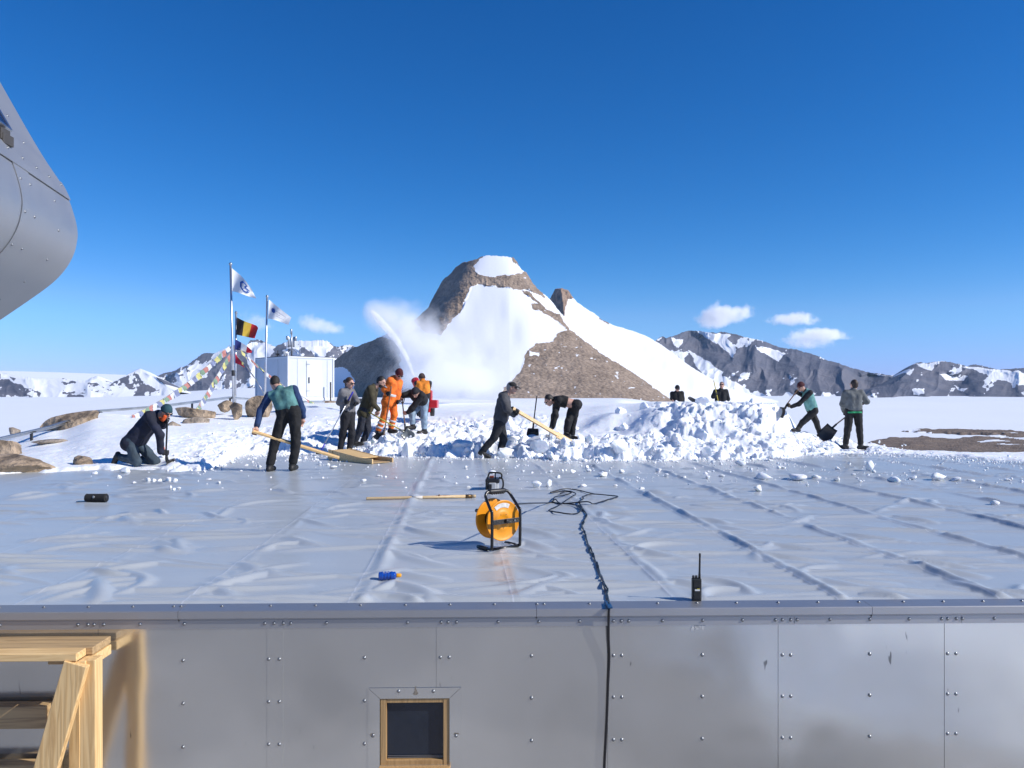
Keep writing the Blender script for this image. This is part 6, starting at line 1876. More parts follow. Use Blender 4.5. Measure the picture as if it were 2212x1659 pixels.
# band round the waist
o_ = pr5['part']('reflective_band', [('c', pr5['H'] + pr5['up'] * .10 + pr5['lat'] * .066, pr5['H'] + pr5['up'] * .15 + pr5['lat'] * .066, .148, .148), ('c', pr5['H'] + pr5['up'] * .10 - pr5['lat'] * .066, pr5['H'] + pr5['up'] * .15 - pr5['lat'] * .066, .148, .148)], M['reflect'], h=.011,
                 cut=[(pr5['H'] + pr5['up'] * .16, pr5['up']), (pr5['H'] + pr5['up'] * .10, -pr5['up'])])
shovel('shovel with worn brown shaft and black blade in front of the orange suited person', q((1498, 345, -.25)), q((1428, 795, -.27)), (-.62, -.2, -.62), .25, .26, (-.4, -1, .4), M['brown_shaft'], M['black_plastic'])

# ---------------------------------------------------------------- 6 black hoodie, light jeans
q = lambda p: P(*ZB(*p[:2]), 18.8 + (p[2] if len(p) > 2 else 0))
sd6 = q((1630, 740, -.1)) - q((1598, 470, -.1))
person('person bent over in a black hooded top and light blue jeans with a shovel', 18.8, ZB, (1730, 405, -.40), 215, (1735, 420, -.26), (1795, 492, .12), [(1690, 560, -.36), (1622, 600, -.22)], [(1618, 430, -.20), (1596, 468, -.14)],
       [(1808, 640, .0), (1812, 795, .02)], [(1695, 610, .0), (1702, 750, .0)], (-.35, -.62, -.72), fabric((.011, .011, .013)), fabric((.24, .33, .42)), ('beanie', fabric((.016, .016, .02))), None, glasses=False, gloved=(False, False), grips=((sd6, .02), (np.array((1, .2, 0)), .014)), thick=1.16, hood=True)
shovel('D handled shovel held by the bent person in jeans', q((1600, 468, -.12)), q((1630, 735, -.12)), (.06, -.1, -1), .26, .20, (0, -1, .1), M['brown_shaft'], M['black_plastic'], dgrip=True)

# ---------------------------------------------------------------- 7 orange and black jacket, snow blower
q = lambda p: P(*ZB(*p[:2]), 21.2 + (p[2] if len(p) > 2 else 0))
person('person seen from behind in an orange and black jacket at the red snow blower', 21.2, ZB, (1788, 266, .06), 97, (1798, 315, 0), (1800, 440, 0), [(1755, 395, .12), (1745, 440, .3)], [(1846, 395, .12), (1846, 440, .30)],
       [(1775, 540, 0), (1775, 640, 0)], [(1825, 540, 0), (1825, 640, 0)], (.1, .95, -.2), fabric((.72, .22, .02)), fabric((.02, .02, .024)), ('beanie', fabric((.05, .03, .025))), None, glasses=False, size=.94, sleeves=fabric((.020, .021, .024)), thick=1.12)
M['red_paint'] = mk('red_paint', (.52, .012, .02), rough=.35, var=.08, bump=.02, coat=.3)
def blower():
    b0 = q((1800, 620, .9)); b0[2] = q((1800, 560, .9))[2]
    t = thing('snow_blower', b0, 'red snow blower throwing a jet of snow up to the left', 'snow blower')
    c = q((1720, 283, 0.55)); e = q((1888, 512, .3))
    bevel(MB().box(e, (.30, .5, .22)).build('engine_housing', M['red_paint'], t), .02)
    bevel(MB().box(q((1868, 455, .4)), (.10, .3, .42)).build('tank', M['red_paint'], t), .02)
    bevel(MB().box(q((1815, 530, .9)), (.36, .5, .36)).build('auger_housing', M['red_paint'], t), .02)
    MB().tube(smooth_path([q((1775, 500, .8)), q((1755, 400, .75)), q((1735, 320, .65)), c], 6), [.10] * 12 + [.11] * 6 + [.10], 12).build('chute', M['red_paint'], t, smooth=True)
    MB().tube(smooth_path([q((1858, 430, .3)), q((1862, 380, .2)), q((1850, 430, .1))], 5), .014, 8).build('handlebar', M['dark'], t, smooth=True)
    for dx in (-.12, .26):
        MB().lathe([(.06, -.06), (.20, -.05), (.20, .05), (.06, .06)], b0 + np.array((dx, 0, .0)), (1, 0, 0), n=20).build('wheel', M['black_plastic'], t, smooth=True)
    return c
chute = blower()

# ---------------------------------------------------------------- 8 cap and grey jacket
q = lambda p: P(*ZC(*p[:2]), 16.2 + (p[2] if len(p) > 2 else 0))
sd8 = q((1780, 1075, -.1)) - q((900, 570, -.25))
person('person in black cap and charcoal hooded jacket striding while pushing a long plank', 16.2, ZC, (868, 300, -.02), -6, (778, 428, 0), (718, 745, 0), [(830, 600, .18), (885, 570, -.08)], [(812, 565, -.26), (928, 592, -.27)],
       [(768, 925, .12), (722, 1148, .10)], [(655, 905, -.08), (505, 1128, -.08)], (.95, -.24, -.16), fabric((.062, .062, .068)), fabric((.016, .018, .023)), ('cap', fabric((.012, .012, .013))), mk('grey_hair', (.30, .28, .26), rough=.6, bump=.3), glasses=True, grips=((sd8, .032), (sd8, .032)), thick=1.2, hem=None, hood=True, shw=.18,
       toe=((1, -.15, .0), (.86, -.1, -.38)))
a, b = q((880, 556, -.24)), q((1765, 1078, .12))
t = thing('plank_scraper', b, 'long pale wooden plank pushed through the snow by the person in the cap', 'snow scraper')
bevel(MB().beam(a, a * .36 + b * .64, .075, .045, (0, -.8, .6)).build('handle', M['pine'], t), .004)
bevel(MB().beam(a * .40 + b * .60, b, .135, .028, (0, -.8, .6)).build('blade_board', M['pine'], t), .004)

# ---------------------------------------------------------------- 9 bent in black
q = lambda p: P(*ZC(*p[:2]), 17.4 + (p[2] if len(p) > 2 else 0))
sd9 = q((1325, 890, -.1)) - q((1350, 790, -.1))
p9 = person('person in black bending far forward with bare lower back showing', 17.4, ZC, (1318, 452, -.10), 192, (1420, 452, 0), (1632, 505, 0), [(1385, 640, .10), (1345, 790, .02)], [(1400, 640, -.20), (1362, 780, -.16)],
       [(1615, 720, .10), (1600, 935, .10)], [(1560, 710, -.06), (1530, 905, -.06)], (-.72, -.30, -.62), fabric((.008, .008, .009)), fabric((.010, .010, .012)), None, mk('black_hair_two', (.014, .011, .010), rough=.6, bump=.3), glasses=True, grips=((sd9, .018), (sd9, .018)), thick=1.08,
       skin_back=lambda J, up, f: [(J((1542, 470)), unit(-up * 1.0))], tdrop=.09, toe=((.5, -.6, 0), (.35, -.8, 0)))
shovel('short handled scraper in the hand of the bending person in black', q((1352, 770, -.12)), q((1330, 850, -.12)), (-.2, 0, -1), .10, .10, (-.5, -1, .2), M['steel'], M['steel'], name='hand_scraper', r=.012)
# upright shovel
q = lambda p: P(*ZC(*p[:2]), 17.8 + (p[2] if len(p) > 2 else 0))
shovel('shovel stuck upright in the snow between the cap wearer and the bending person', q((1172, 405)), q((1126, 770)), (-.06, 0, -1), .28, .24, (0, -1, 0), M['black_plastic'], M['black_plastic'], r=.016)

# ---------------------------------------------------------------- 10, 11 behind the bank
q = lambda p: P(*ZD(*p[:2]), 30 + (p[2] if len(p) > 2 else 0))
person('person in black with dark beanie half hidden behind the snow, head bowed', 30, ZD, (428, 198, -.05), -100, (425, 236, 0), (432, 330, .02), [(472, 290, .02), (470, 330, -.12)], [(385, 275, 0), (392, 300, -.12)],
       [(445, 400, 0), (445, 470, 0)], [(415, 400, 0), (415, 470, 0)], (.1, -.85, -.5), fabric((.010, .010, .011)), fabric((.012, .012, .014)), ('beanie', fabric((.014, .014, .016))), None, glasses=True, thick=1.12, gloved=(True, False))
q = lambda p: P(*ZD(*p[:2]), 27.5 + (p[2] if len(p) > 2 else 0))
sd11 = q((745, 290, -.3)) - q((712, 140, -.3))
person('grey haired person in black with sunglasses standing behind the snow bank', 27.5, ZD, (773, 172, -.02), -100, (765, 222, 0), (765, 335, .02), [(822, 280, -.02), (800, 330, -.10)], [(705, 262, -.06), (735, 238, -.28)],
       [(785, 420, 0), (785, 500, 0)], [(745, 420, 0), (745, 500, 0)], (-.28, -.93, .12), fabric((.010, .012, .016)), fabric((.012, .012, .014)), None, mk('cropped_grey_hair', (.16, .14, .125), rough=.6, bump=.2), glasses=True, thick=1.15, grips=(None, (sd11, .018)))
shovel('shovel with yellow shaft held upright behind the snow bank', q((710, 135, -.3)), q((752, 330, -.3)), (.2, 0, -1), .26, .28, (0, -1, .1), M['yellow_shaft'], M['black_plastic'])
# shovel lying on the bank
q = lambda p: P(*ZD(*p[:2]), 21.3 + (p[2] if len(p) > 2 else 0))
shovel('black shovel lying flat on top of the snow bank', q((805, 306, .1)), q((600, 318)), (-.86, .1, .42), .24, .30, (.2, -.5, .9), M['brown_shaft'], M['black_plastic'], r=.02, curve=.02)

# ---------------------------------------------------------------- 12 green vest right
q = lambda p: P(*ZD(*p[:2]), 22.0 + (p[2] if len(p) > 2 else 0))
sd12 = q((1265, 340, -.1)) - q((1362, 208, -.1))
person('person in pale teal vest and maroon beanie swinging a shovel beside the bank', 22.0, ZD, (1386, 182, -.03), 188, (1432, 232, 0), (1478, 375, 0), [(1372, 318, -.16), (1284, 324, -.12)], [(1400, 250, .16), (1352, 222, -.05)],
       [(1398, 462, -.06), (1362, 532, -.08)], [(1508, 462, .06), (1532, 572, .06)], (-.82, -.30, -.45), fabric((.13, .30, .275)), fabric((.011, .011, .012)), ('beanie', fabric((.055, .008, .012))), None, glasses=True, gloved=(mk('tan_glove', (.10, .07, .04), rough=.8), True), grips=((sd12, .02), (sd12, .02)),
       sleeves=fabric((.010, .010, .012)), thick=1.12, toe=((-1, -.1, .05), (.5, -.85, 0)))
shovel('shovel with dark shaft swung by the person in the pale teal vest', q((1366, 203, -.1)), q((1268, 335, -.12)), (-.25, -.1, -.95), .22, .30, (-1, -.3, 0), M['brown_shaft'], M['black_plastic'])

# ---------------------------------------------------------------- 13 grey jacket right
q = lambda p: P(*ZD(*p[:2]), 19.1 + (p[2] if len(p) > 2 else 0))
sd13 = q((1640, 495, .22)) - q((1875, 305, .15))
p13 = person('person with brown hair seen from behind in a grey jacket with a green hem', 19.1, ZD, (1797, 168, .03), 88, (1793, 235, 0), (1795, 385, 0), [(1708, 318, .08), (1735, 400, .26)], [(1900, 300, .08), (1868, 308, .26)],
       [(1748, 520, .02), (1732, 665, -.02)], [(1842, 520, .02), (1850, 668, -.02)], (-.25, .95, -.05), fabric((.125, .135, .135)), fabric((.010, .010, .011)), None, mk('brown_hair_two', (.040, .024, .016), rough=.6, bump=.4), glasses=False, grips=((sd13, .02), (sd13, .02)), thick=1.12, size=1.0, shw=.19,
       toe=((-.45, .6, 0), (.55, -.3, 0)))
p13['part']('green_hem', [('c', p13['H'] - p13['up'] * -.02 + p13['lat'] * .07, p13['H'] - p13['up'] * -.005 + p13['lat'] * .07, .131, .131), ('c', p13['H'] - p13['up'] * -.02 - p13['lat'] * .07, p13['H'] - p13['up'] * -.005 - p13['lat'] * .07, .131, .131)], fabric((.02, .30, .12)), h=.010,
            cut=[(p13['H'] - p13['up'] * .012, -p13['up']), (p13['H'] - p13['up'] * -.03, p13['up'])])
shovel('large black shovel carried by the person in the grey jacket', q((1885, 302, .15)), q((1640, 492, .22)), (-.66, .0, -.74), .34, .40, (-.35, -1, .25), M['brown_shaft'], M['black_plastic'])

# jet of snow from the chute
def jet():
    a = chute; b = P(808, 670, 27.0)
    pts = [a * (1 - t) + b * t + np.array((.10 * math.sin(t * 5), 0, .55 * t * (1 - t))) for t in np.linspace(0, 1, 14)]
    m = bpy.data.materials.new('snow_jet'); m.use_nodes = True
    nt = m.node_tree; nt.nodes.clear(); new = nt.nodes.new; lk = nt.links.new
    out = new('ShaderNodeOutputMaterial'); pv = new('ShaderNodeVolumePrincipled'); pv.inputs['Color'].default_value = (1, 1, 1, 1)
    tc = new('ShaderNodeTexCoord'); nz = new('ShaderNodeTexNoise'); nz.inputs['Scale'].default_value = 4.5; nz.inputs['Detail'].default_value = 4
    lk(tc.outputs['Object'], nz.inputs['Vector'])
    mr = new('ShaderNodeMapRange'); mr.inputs['From Min'].default_value = .38; mr.inputs['From Max'].default_value = .66; mr.inputs['To Max'].default_value = 16.0
    lk(nz.outputs['Fac'], mr.inputs['Value']); lk(mr.outputs[0], pv.inputs['Density']); lk(pv.outputs[0], out.inputs['Volume'])
    r = [.03 + .15 * t * (1.02 - t ** 6) for t in np.linspace(0, 1, 14)]
    o = MB().tube(pts, r, 14).build('snow_jet', m, None, org=a, smooth=True)
    tag(o, 'thin slanting jet of snow thrown from the red chute', 'blown snow', kind='stuff')
jet()
# ================================================================ small things on the roof
def Z8(x, y): return 1008 + .15190 * x, 996.8 + .15190 * y
def Z4(x, y): return 728 + .30380 * x, 980 + .30380 * y

# ---- cable reel
def reel():
    O = G(*Z8(360, 1287)); O[2] = roof_h(O[0], O[1]) + .012
    u, n = np.array((.80, .60, 0)), np.array((-.60, .80, 0)); z = np.array((0, 0, 1.0))
    t = thing('cable_reel', O, 'orange cable reel in a black tube frame standing on the roof', 'cable reel')
    fr = lambda a, b, c: O + u * a + n * b + z * (c * .965)
    Wd = .285
    pts = [fr(0, .20, .004), fr(0, .06, .004), fr(0, .012, .012), fr(0, 0, .045), fr(0, 0, .30), fr(.0, .02, .335), fr(.012, .10, .425), fr(.024, .118, .456), fr(.060, .125, .474), fr(.22, .125, .474), fr(.258, .118, .456), fr(.272, .10, .425), fr(Wd, .02, .335), fr(Wd, 0, .30), fr(Wd, 0, .045), fr(Wd, .012, .012), fr(Wd, .06, .004), fr(Wd, .20, .004)]
    M['reel_black'] = mk('reel_tube', (.010, .010, .011), rough=.28, var=.2, bump=.02)
    M['reel_orange'] = mk('reel_orange', (.78, .30, .012), rough=.38, var=.07, vscale=8, bump=.03, bscale=30)
    MB().tube(smooth_path(pts, 5), .0125, 12).build('frame', M['reel_black'], t, smooth=True)
    MB().tube([fr(.005, .012, .006), fr(Wd - .005, .012, .006)], .0115, 10).build('base_bar', M['reel_black'], t, smooth=True)
    for a in (0, Wd):
        MB().tube([fr(a, .205, .002), fr(a, .17, .002), fr(a, .07, .002)], [.012, .0165, .0165], 10).build('rubber_foot', M['black_plastic'], t, smooth=True)
    hp = MB().tube([fr(.055, .125, .474), fr(.068, .125, .474), fr(.212, .125, .474), fr(.225, .125, .474)], [.017, .021, .021, .017], 14)
    for i in range(6):
        c = fr(.085 + i * .022, .117, .457); hp.lathe([(.004, -.012), (.009, -.006), (.009, .006), (.004, .012)], c, n, n=8)
    hp.build('hand_grip', M['black_plastic'], t, smooth=True)
    C0 = fr(Wd / 2, .042, .232)
    def disc(c, flip, nm):
        s = -1 if flip else 1
        prof = [(.012, .0), (.040, .0), (.046, .004 * s), (.078, .004 * s), (.086, -.002 * s), (.152, -.002 * s), (.160, .004 * s), (.166, .004 * s), (.168, .0), (.166, -.004 * s), (.152, -.006 * s), (.086, -.006 * s), (.02, -.004 * s), (.012, -.003 * s)]
        d = MB().lathe(prof, c, -n, n=56).build(nm, M['reel_orange'], t, smooth=True)
        return d
    near = disc(C0, False, 'flange'); disc(C0 + n * .155, True, 'flange')
    lb = MB()   # pale curved sticker on the near flange
    e1, e2 = u, z
    A0, A1 = R(62), R(128)
    V = []
    for r_ in (.108, .145):
        for k_ in range(13):
            a = A0 + (A1 - A0) * k_ / 12
            V.append(C0 - n * .0012 + (e1 * math.cos(a) + e2 * math.sin(a)) * r_ )
    lb.add(V, grid_faces(2, 13))
    lb.build('sticker', mk('sticker', (.62, .60, .56), rough=.5, var=.15, vscale=40, bump=.05), near)
    for a, r_ in ((R(60), .055), (R(118), .055), (R(270), .062)):
        MB().lathe([(.004, 0), (.004, .0012), (.001, .0016)], C0 - n * .004 + (e1 * math.cos(a) + e2 * math.sin(a)) * r_, -n, n=8).build('rivet', M['dark'], near)
    cab = MB()
    for j in range(3):
        rr = .062 + j * .009
        cab.lathe([(rr, 0.004), (rr + .004, .02), (rr, .036), (rr + .004, .05), (rr, .066), (rr + .004, .08), (rr, .1), (rr + .004, .118), (rr, .15)], C0 - n * .0, n, n=40) if j == 2 else None
    cab.build('wound_cable', M['black_plastic'], t, smooth=True)
    bevel(MB().beam(fr(.0, -.004, .232), fr(Wd, -.004, .232), .006, .040, z).build('cross_bar', M['reel_black'], t), .001)
    MB().lathe([(.004, -.01), (.018, -.008), (.018, .012), (.012, .016)], C0 - n * .052, -n, n=20).build('axle_cap', M['black_plastic'], t, smooth=True)
    MB().lathe([(.010, 0), (.010, .006), (.006, .010)], fr(Wd * .78, -.007, .232), -n, n=6).build('bolt_head', M['bolt'], t)
    MB().tube([C0 + n * .155, C0 + n * .20], .014, 10).tube([C0 + n * .20, C0 + n * .20 - u * .07 + z * .055], .008, 8).build('crank_arm', M['reel_black'], t, smooth=True)
    cc = C0 + n * .20 - u * .07 + z * .055
    MB().tube([cc - n * .0, cc + n * .02, cc + n * .085, cc + n * .095], [.010, .017, .017, .010], 12).build('crank_knob', M['black_plastic'], t, smooth=True)
reel()

# ---- black cables: loose coil, twisted pair to the edge, drop down the wall
def cables():
    def rp(x, y, lift=.012):
        p = G(*Z8(x, y)); p[2] = max(roof_h(p[0], p[1]), -.005) + lift; return p
    t = thing('extension_cable', G(1263, 1162), 'black cable running from the reel through a loose coil and down over the roof edge', 'cable')
    M['cable'] = mk('cable_rubber', (.012, .012, .014), rough=.4, bump=.02)
    M['cable2'] = mk('cable_teal', (.014, .024, .026), rough=.45, bump=.02)
    loop = [(700, 610), (760, 602), (930, 593), (1150, 605), (1400, 620), (1700, 635), (1800, 640), (1900, 605), (2050, 568), (2150, 527), (2000, 500), (1790, 490), (1680, 505), (1645, 545), (1660, 580), (1600, 612), (1620, 650), (1640, 700), (1580, 752), (1450, 772), (1300, 757), (1168, 715), (1300, 652), (1440, 592), (1475, 545), (1550, 482), (1430, 462), (1330, 455), (1190, 465), (1400, 438), (1600, 433), (1720, 460), (1812, 488)]
    lf = [.22, .14, .02] + [.012] * (len(loop) - 3)
    pts = [rp(x, y, .012 + .006 * (i % 3)) for i, (x, y) in enumerate(loop)]
    pts[:3] = [P(1110, 1090, 6.58), P(1124, 1088.2, 6.8), P(1150, 1087, 7.7)]
    drape = lambda L_: [np.array((q[0], q[1], max(q[2], roof_h(q[0], q[1]) + .008))) for q in L_]
    MB().tube(drape(smooth_path(pts, 8)), .0075, 8).build('coil', M['cable'], t, smooth=True)
    l2 = [(1225, 592), (1255, 552), (1380, 505), (1490, 470), (1400, 466), (1330, 480)]
    MB().tube(drape(smooth_path([rp(x, y, .02) for x, y in l2], 8)), .0075, 8).build('coil', M['cable'], t, smooth=True)
    l3 = [(1225, 592), (1262, 572), (1320, 612), (1470, 628), (1560, 650), (1640, 712)]
    MB().tube(drape(smooth_path([rp(x, y, .018) for x, y in l3], 8)), .0075, 8).build('coil', M['cable'], t, smooth=True)
    run = [Z8(1600, 640), Z8(1650, 700), Z8(1708, 770), Z8(1690, 830), Z8(1655, 890), Z8(1640, 950), (1261, 1150), (1269, 1175), (1279, 1196), (1286, 1215), (1294, 1238), (1301, 1260), (1309, 1283), (1314, 1301)]
    base = []
    for px, py in run:
        p = G(px, py); p[2] = max(roof_h(p[0], p[1]), 0) + .009; base.append(p)
    sp = smooth_path(base, 14)
    for ph, m_, rr in ((0, M['cable'], .0062), (PI, M['cable2'], .006)):
        V = []
        for i, p in enumerate(sp):
            s_ = i / 14 * 1.25
            tg = unit(np.array(sp[min(i + 1, len(sp) - 1)]) - np.array(sp[max(i - 1, 0)])); sdv = np.array((-tg[1], tg[0], 0))
            wob = (.004 + .009 * max(0, math.sin(s_ * 1.3 + 1)) ** 2) if ph else .003
            e_ = min(1, (len(sp) - 1 - i) / 10)
            V.append(p + sdv * wob * e_ * math.cos(1.9 * s_ + ph + .8 * math.sin(s_ * .9)) * (1 if ph == 0 else 1.2) + np.array((0, 0, .002 * math.sin(1.9 * s_ + ph))))
            V[-1][2] = max(V[-1][2], roof_h(V[-1][0], V[-1][1]) + .008)
        MB().tube(V, rr, 8).build('run', m_, t, smooth=True)
    # over the edge and down
    e0 = base[-1]
    def wl(px, py, by):
        x, z_ = wp(px, py, by); return B0 + BR * x + BF * by + np.array((0, 0, z_))
    k1 = wl(1316, 1310, -.140); k1[2] = .006
    k0 = e0 * .4 + k1 * .6; k0[2] = .018
    dn = [wl(1315, 1326, -.148), wl(1314.5, 1372, -.135), wl(1316, 1420, -.122), wl(1313.5, 1480, -.117), wl(1311, 1550, -.116), wl(1308, 1610, -.117), wl(1305.5, 1662, -.116), wl(1304, 1760, -.116)]
    MB().tube(smooth_path([e0, k0, k1] + dn, 8), .0075, 8).build('drop', M['cable'], t, smooth=True)
    tp = MB()
    c = wl(1313, 1306, -.06); c[2] = .012
    tp.box((c[0], c[1] - .045, .016), (.030, .13, .012), Matrix.Rotation(TH, 3, 'Z'))
    bevel(tp.build('blue_tape', mk('blue_tape', (.015, .07, .17), rough=.4, bump=.1), t), .004)
cables()

# ---- chainsaw standing beyond the reel
def chainsaw():
    b = G(1066, 1060); b[2] = roof_h(b[0], b[1])
    u_ = b[1] / F
    t = thing('chainsaw', b, 'grey and black chainsaw standing on the roof, its rear handle towards the viewer', 'chainsaw')
    bb = lambda px, py, dy=0: np.array((b[0] + (px - 1066) * u_, b[1] + dy, b[2] + (1060 - py) * u_))
    M['saw_grey'] = mk('saw_grey', (.42, .43, .43), rough=.4, var=.1, bump=.05)
    cB = bb(1064, 1050, .08)
    bevel(MB().box(cB, (.165, .30, .125)).build('engine_body', M['saw_grey'], t), .02)
    bevel(MB().box(bb(1064, 1050, -.085), (.10, .03, .10)).build('starter_cover', M['saw_grey'], t), .012)
    bevel(MB().box(bb(1059, 1050, -.105), (.045, .012, .065)).build('fuel_cap', M['black_plastic'], t), .006)
    bevel(MB().box(bb(1064, 1039, .06), (.19, .28, .055)).build('top_cover', M['black_plastic'], t), .016)
    bevel(MB().box(bb(1052, 1051, .04), (.035, .27, .13)).build('side_cover', M['black_plastic'], t), .01)
    h = [bb(1053, 1036, -.04), bb(1056, 1025, -.05), bb(1060, 1020.5, -.06), bb(1079, 1021.5, -.06), bb(1084, 1026, -.05), bb(1083, 1034, -.03)]
    MB().tube(smooth_path(h, 6), .0115, 10).build('rear_handle', M['black_plastic'], t, smooth=True)
    MB().tube([bb(1070, 1021, -.06), bb(1070, 1036, -.02)], .009, 8).build('trigger', M['black_plastic'], t, smooth=True)
    h = [bb(1078, 1033, .05), bb(1085, 1036, .04), bb(1087, 1044, .03), bb(1086, 1054, .03), bb(1081, 1058.5, .04), bb(1075, 1059, .06)]
    MB().tube(smooth_path(h, 6), .0125, 10).build('front_handle', M['black_plastic'], t, smooth=True)
    bevel(MB().box(bb(1062, 1031, .0), (.06, .06, .03)).build('throttle_lock', mk('saw_orange', (.45, .10, .03), rough=.5, bump=0), t), .008)
    MB().prism([bb(1058, 1056, .22), bb(1058, 1049, .22), bb(1058, 1050.5, .60), bb(1058, 1053, .63), bb(1058, 1055, .60)], np.array((.008, 0, 0))).build('guide_bar', M['steel'], t)
chainsaw()

# ---- wooden broom handle lying on the roof
def broom_handle():
    a, b = G(791, 1081), G(1028, 1076)
    a[2] = roof_h(a[0], a[1]) + .022; b[2] = roof_h(b[0], b[1]) + .024
    t = thing('broom_shaft', a, 'long round wooden tool handle lying on the roof with a brown metal ferrule', 'tool handle')
    s = unit(b - a); L = np.linalg.norm(b - a)
    MB().tube([a, a + s * .01, a + s * L * .5, b - s * .13], [.015, .017, .018, .0205], 14).build('shaft', M['pale_shaft'], t, smooth=True)
    MB().tube([b - s * .13, b - s * .125, b - s * .05], [.021, .023, .023], 14).build('ferrule', mk('brown_ferrule', (.13, .075, .025), rough=.35, metal=.5, bump=.05), t, smooth=True)
    MB().tube([b - s * .05, b - s * .006, b], [.0205, .019, .014], 14).build('tip', M['pale_shaft'], t, smooth=True)
    MB().tube([a + s * L * .41, a + s * L * .41 + s * .13], .0188, 14).build('paper_label', mk('paper_label', (.62, .58, .52), rough=.7, bump=0), t, smooth=True)
    V, Fc = text_mesh('EXTRA LIGHT')
    w_ = V[:, 0].max(); q0 = a + s * (L * .63)
    # printed upside down on the upper front of the round shaft
    pts = []
    for x, y, _ in V:
        an = R(35) + (1 - y) * .9
        pts.append(q0 + s * ((1 - x / w_) * .17) + np.array((0, -1, 0)) * .0202 * math.cos(an) + np.array((0, 0, 1.0)) * .0202 * math.sin(an))
    mesh_obj('lettering', pts, Fc, mk('red_print', (.35, .05, .03), rough=.7, bump=0), t, smooth=False)
    c = G(946, 1079.5); c[2] = roof_h(c[0], c[1])
    o = MB().tube([c + np.array((-.05, .14, .012)), c + np.array((-.01, .10, .022)), c + np.array((.012, .07, .045))], [.016, .014, .012], 10).build('wood_offcut', M['brown_shaft'], None, org=c, smooth=True)
    tag(o, 'small dark piece of wood lying behind the round wooden handle', 'offcut')
broom_handle()

# ---- sunscreen bottle
def bottle():
    a, b = G(818, 1259), G(869, 1256)
    d = (a[1] + b[1]) / 2 + .03
    u_ = d / F
    p0 = np.array(((818 - CX) * u_, d, 0.0)); ax = unit(np.array((1, .06, 0.015)))
    p0[2] = roof_h(p0[0], p0[1]) + .029
    M['bottle_blue'] = mk('bottle_blue', (.008, .065, .36), rough=.18, var=.1, bump=0, coat=.4)
    t = thing('sunscreen_bottle', p0, 'ribbed blue plastic bottle with orange cap lying on the roof', 'bottle')
    prof = [(.020, 0), (.026, .003), (.0275, .012)]
    for i in range(4):
        c = .024 + i * .021
        prof += [(.0255, c - .009), (.0290, c - .003), (.0290, c + .004), (.0255, c + .010)]
    prof += [(.027, .108), (.024, .114), (.014, .118), (.012, .120)]
    MB().lathe(prof, p0, ax, n=32).build('bottle_body', M['bottle_blue'], t, smooth=True)
    MB().lathe([(.0135, .1205), (.0145, .123), (.0125, .150), (.010, .153), (.003, .154)], p0, ax, n=24).build('cap', mk('cap_orange', (.80, .36, .02), rough=.3, bump=0), t, smooth=True)
    lb = MB()
    for i, (h, c) in enumerate(((.030, 0), (.052, 0), (.074, 0))):
        pass
    V, Fc = text_mesh('SUN')
    q = np.cross(ax, (0, 0, 1)); q = unit(q) * (1 if q[1] < 0 else -1)
    pts = [p0 + ax * (.030 + x * .022) + .0294 * (q * math.cos(R(50) + .35 * y) + np.array((0, 0, 1.0)) * math.sin(R(50) + .35 * y)) for x, y, _ in V]
    mesh_obj('label_print', pts, Fc, mk('label_white', (.75, .70, .60), rough=.5, bump=0), t, smooth=False)
bottle()

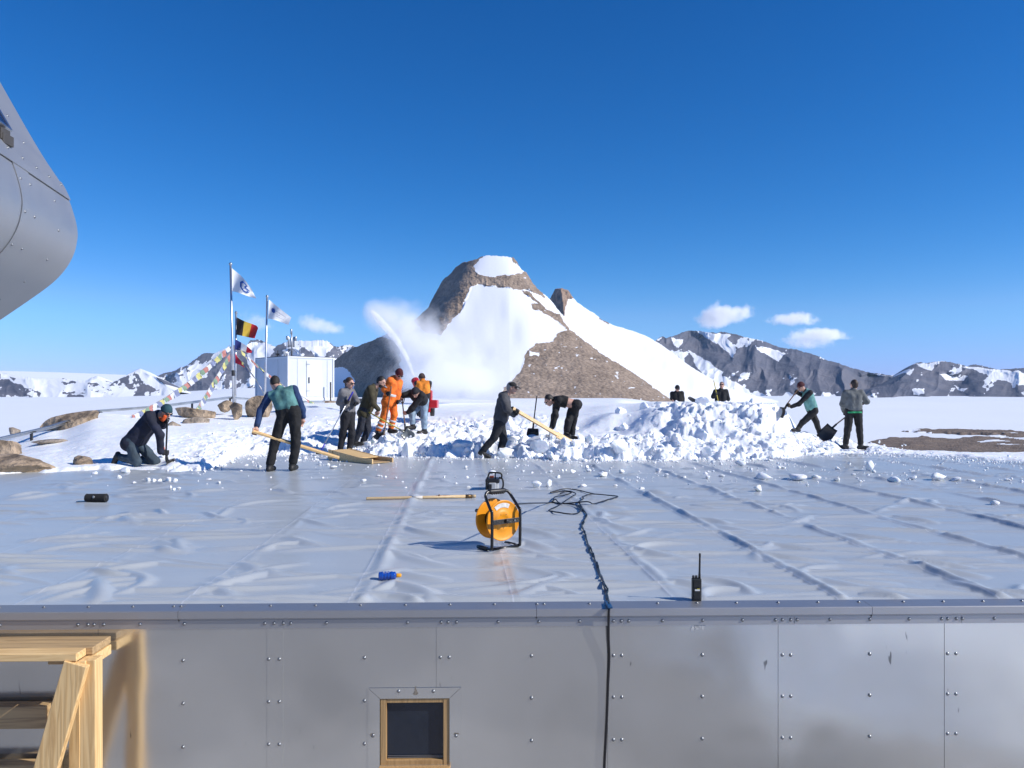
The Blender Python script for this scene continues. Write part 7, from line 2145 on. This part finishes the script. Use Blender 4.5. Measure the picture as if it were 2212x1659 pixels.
# ---- speaker
def speaker():
    a, b = G(186, 1086), G(232, 1086); d = a[1] + .05; u_ = d / F
    c = np.array(((208.5 - CX) * u_, d, 0)); c[2] = roof_h(c[0], c[1]) + .052
    t = thing('portable_speaker', c - np.array((0, 0, .05)), 'black fabric covered portable speaker lying on the left of the roof', 'speaker')
    M['speaker'] = mk('speaker_fabric', (.014, .014, .015), rough=.9, var=.3, vscale=120, bump=.5, bscale=300, bdist=.003)
    ax = unit(np.array((1, -.03, .01)))
    V, n = [], 40
    prof = [(.030, -.126), (.046, -.125), (.0515, -.118), (.050, -.105), (.050, .105), (.0515, .118), (.046, .125), (.030, .126)]
    MB().lathe(prof, c, ax, n=40).build('speaker_body', M['speaker'], t, smooth=True)
    for s in (-1, 1): MB().lathe([(.010, 0), (.036, .001), (.034, .006), (.006, .008)], c + ax * s * .125, ax * s, n=28).build('end_cap', M['black_plastic'], t, smooth=True)
    lg = MB().lathe([(.016, 0), (.016, .002), (.001, .0025)], c + np.array((-.012, -.0495, .018)), np.array((0, -.94, .34)), n=22)
    lg.v = [tuple(np.array(v) * (1, 1, 1)) for v in lg.v]
    e = lg.build('round_badge', mk('badge', (.20, .22, .24), rough=.4, bump=0), t, smooth=True)
    MB().box(c + np.array((0, -.02, -.046)), (.20, .05, .012)).build('foot', M['black_plastic'], t)
    b_ = G(172, 1087)
    o = MB().box((b_[0], b_[1] + .05, roof_h(b_[0], b_[1]) + .006), (.11, .07, .010), Matrix.Rotation(.2, 3, 'Z')).build('phone', mk('phone_glass', (.02, .03, .06), rough=.1, bump=0), None, org=(b_[0], b_[1], 0))
    bevel(o, .003); tag(o, 'dark flat phone lying beside the portable speaker', 'phone')
speaker()

# ---- radio on the roof edge
def radio():
    p = G(1505, 1296, .01); p[1] = 4.80; u_ = p[1] / F; p[0] = (1504.5 - CX) * u_; p[2] = .006
    t = thing('handheld_radio', p, 'black handheld radio with antenna standing upright on the roof edge', 'radio')
    M['radio'] = mk('radio_black', (.012, .013, .013), rough=.5, var=.2, bump=.1, bscale=80)
    bevel(MB().box(p + np.array((0, 0, .069)), (.056, .036, .138)).build('radio_body', M['radio'], t), .006)
    bevel(MB().box(p + np.array((0, -.020, .044)), (.044, .006, .060)).build('battery_cover', M['radio'], t), .003)
    MB().box(p + np.array((0, -.0195, .104)), (.040, .004, .032)).build('speaker_grille', M['black_plastic'], t)
    MB().box(p + np.array((0, -.0235, .070)), (.030, .002, .010)).build('white_sticker', mk('white_sticker', (.68, .68, .66), rough=.6, bump=0), t)
    MB().box(p + np.array((.006, -.0235, .0772)), (.016, .002, .004)).build('yellow_sticker', mk('yellow_sticker', (.6, .5, .05), rough=.6, bump=0), t)
    for dx in (-.019, -.001): MB().lathe([(.0075, 0), (.008, .004), (.0075, .015), (.005, .017)], p + np.array((dx, 0, .138)), (0, 0, 1), n=16).build('knob', M['black_plastic'], t, smooth=True)
    MB().lathe([(.008, 0), (.0075, .02), (.0062, .04), (.0055, .13), (.0065, .135), (.0065, .150), (.004, .153)], p + np.array((.018, 0, .137)), (.02, 0, 1), n=14).build('antenna', M['black_plastic'], t, smooth=True)
radio()
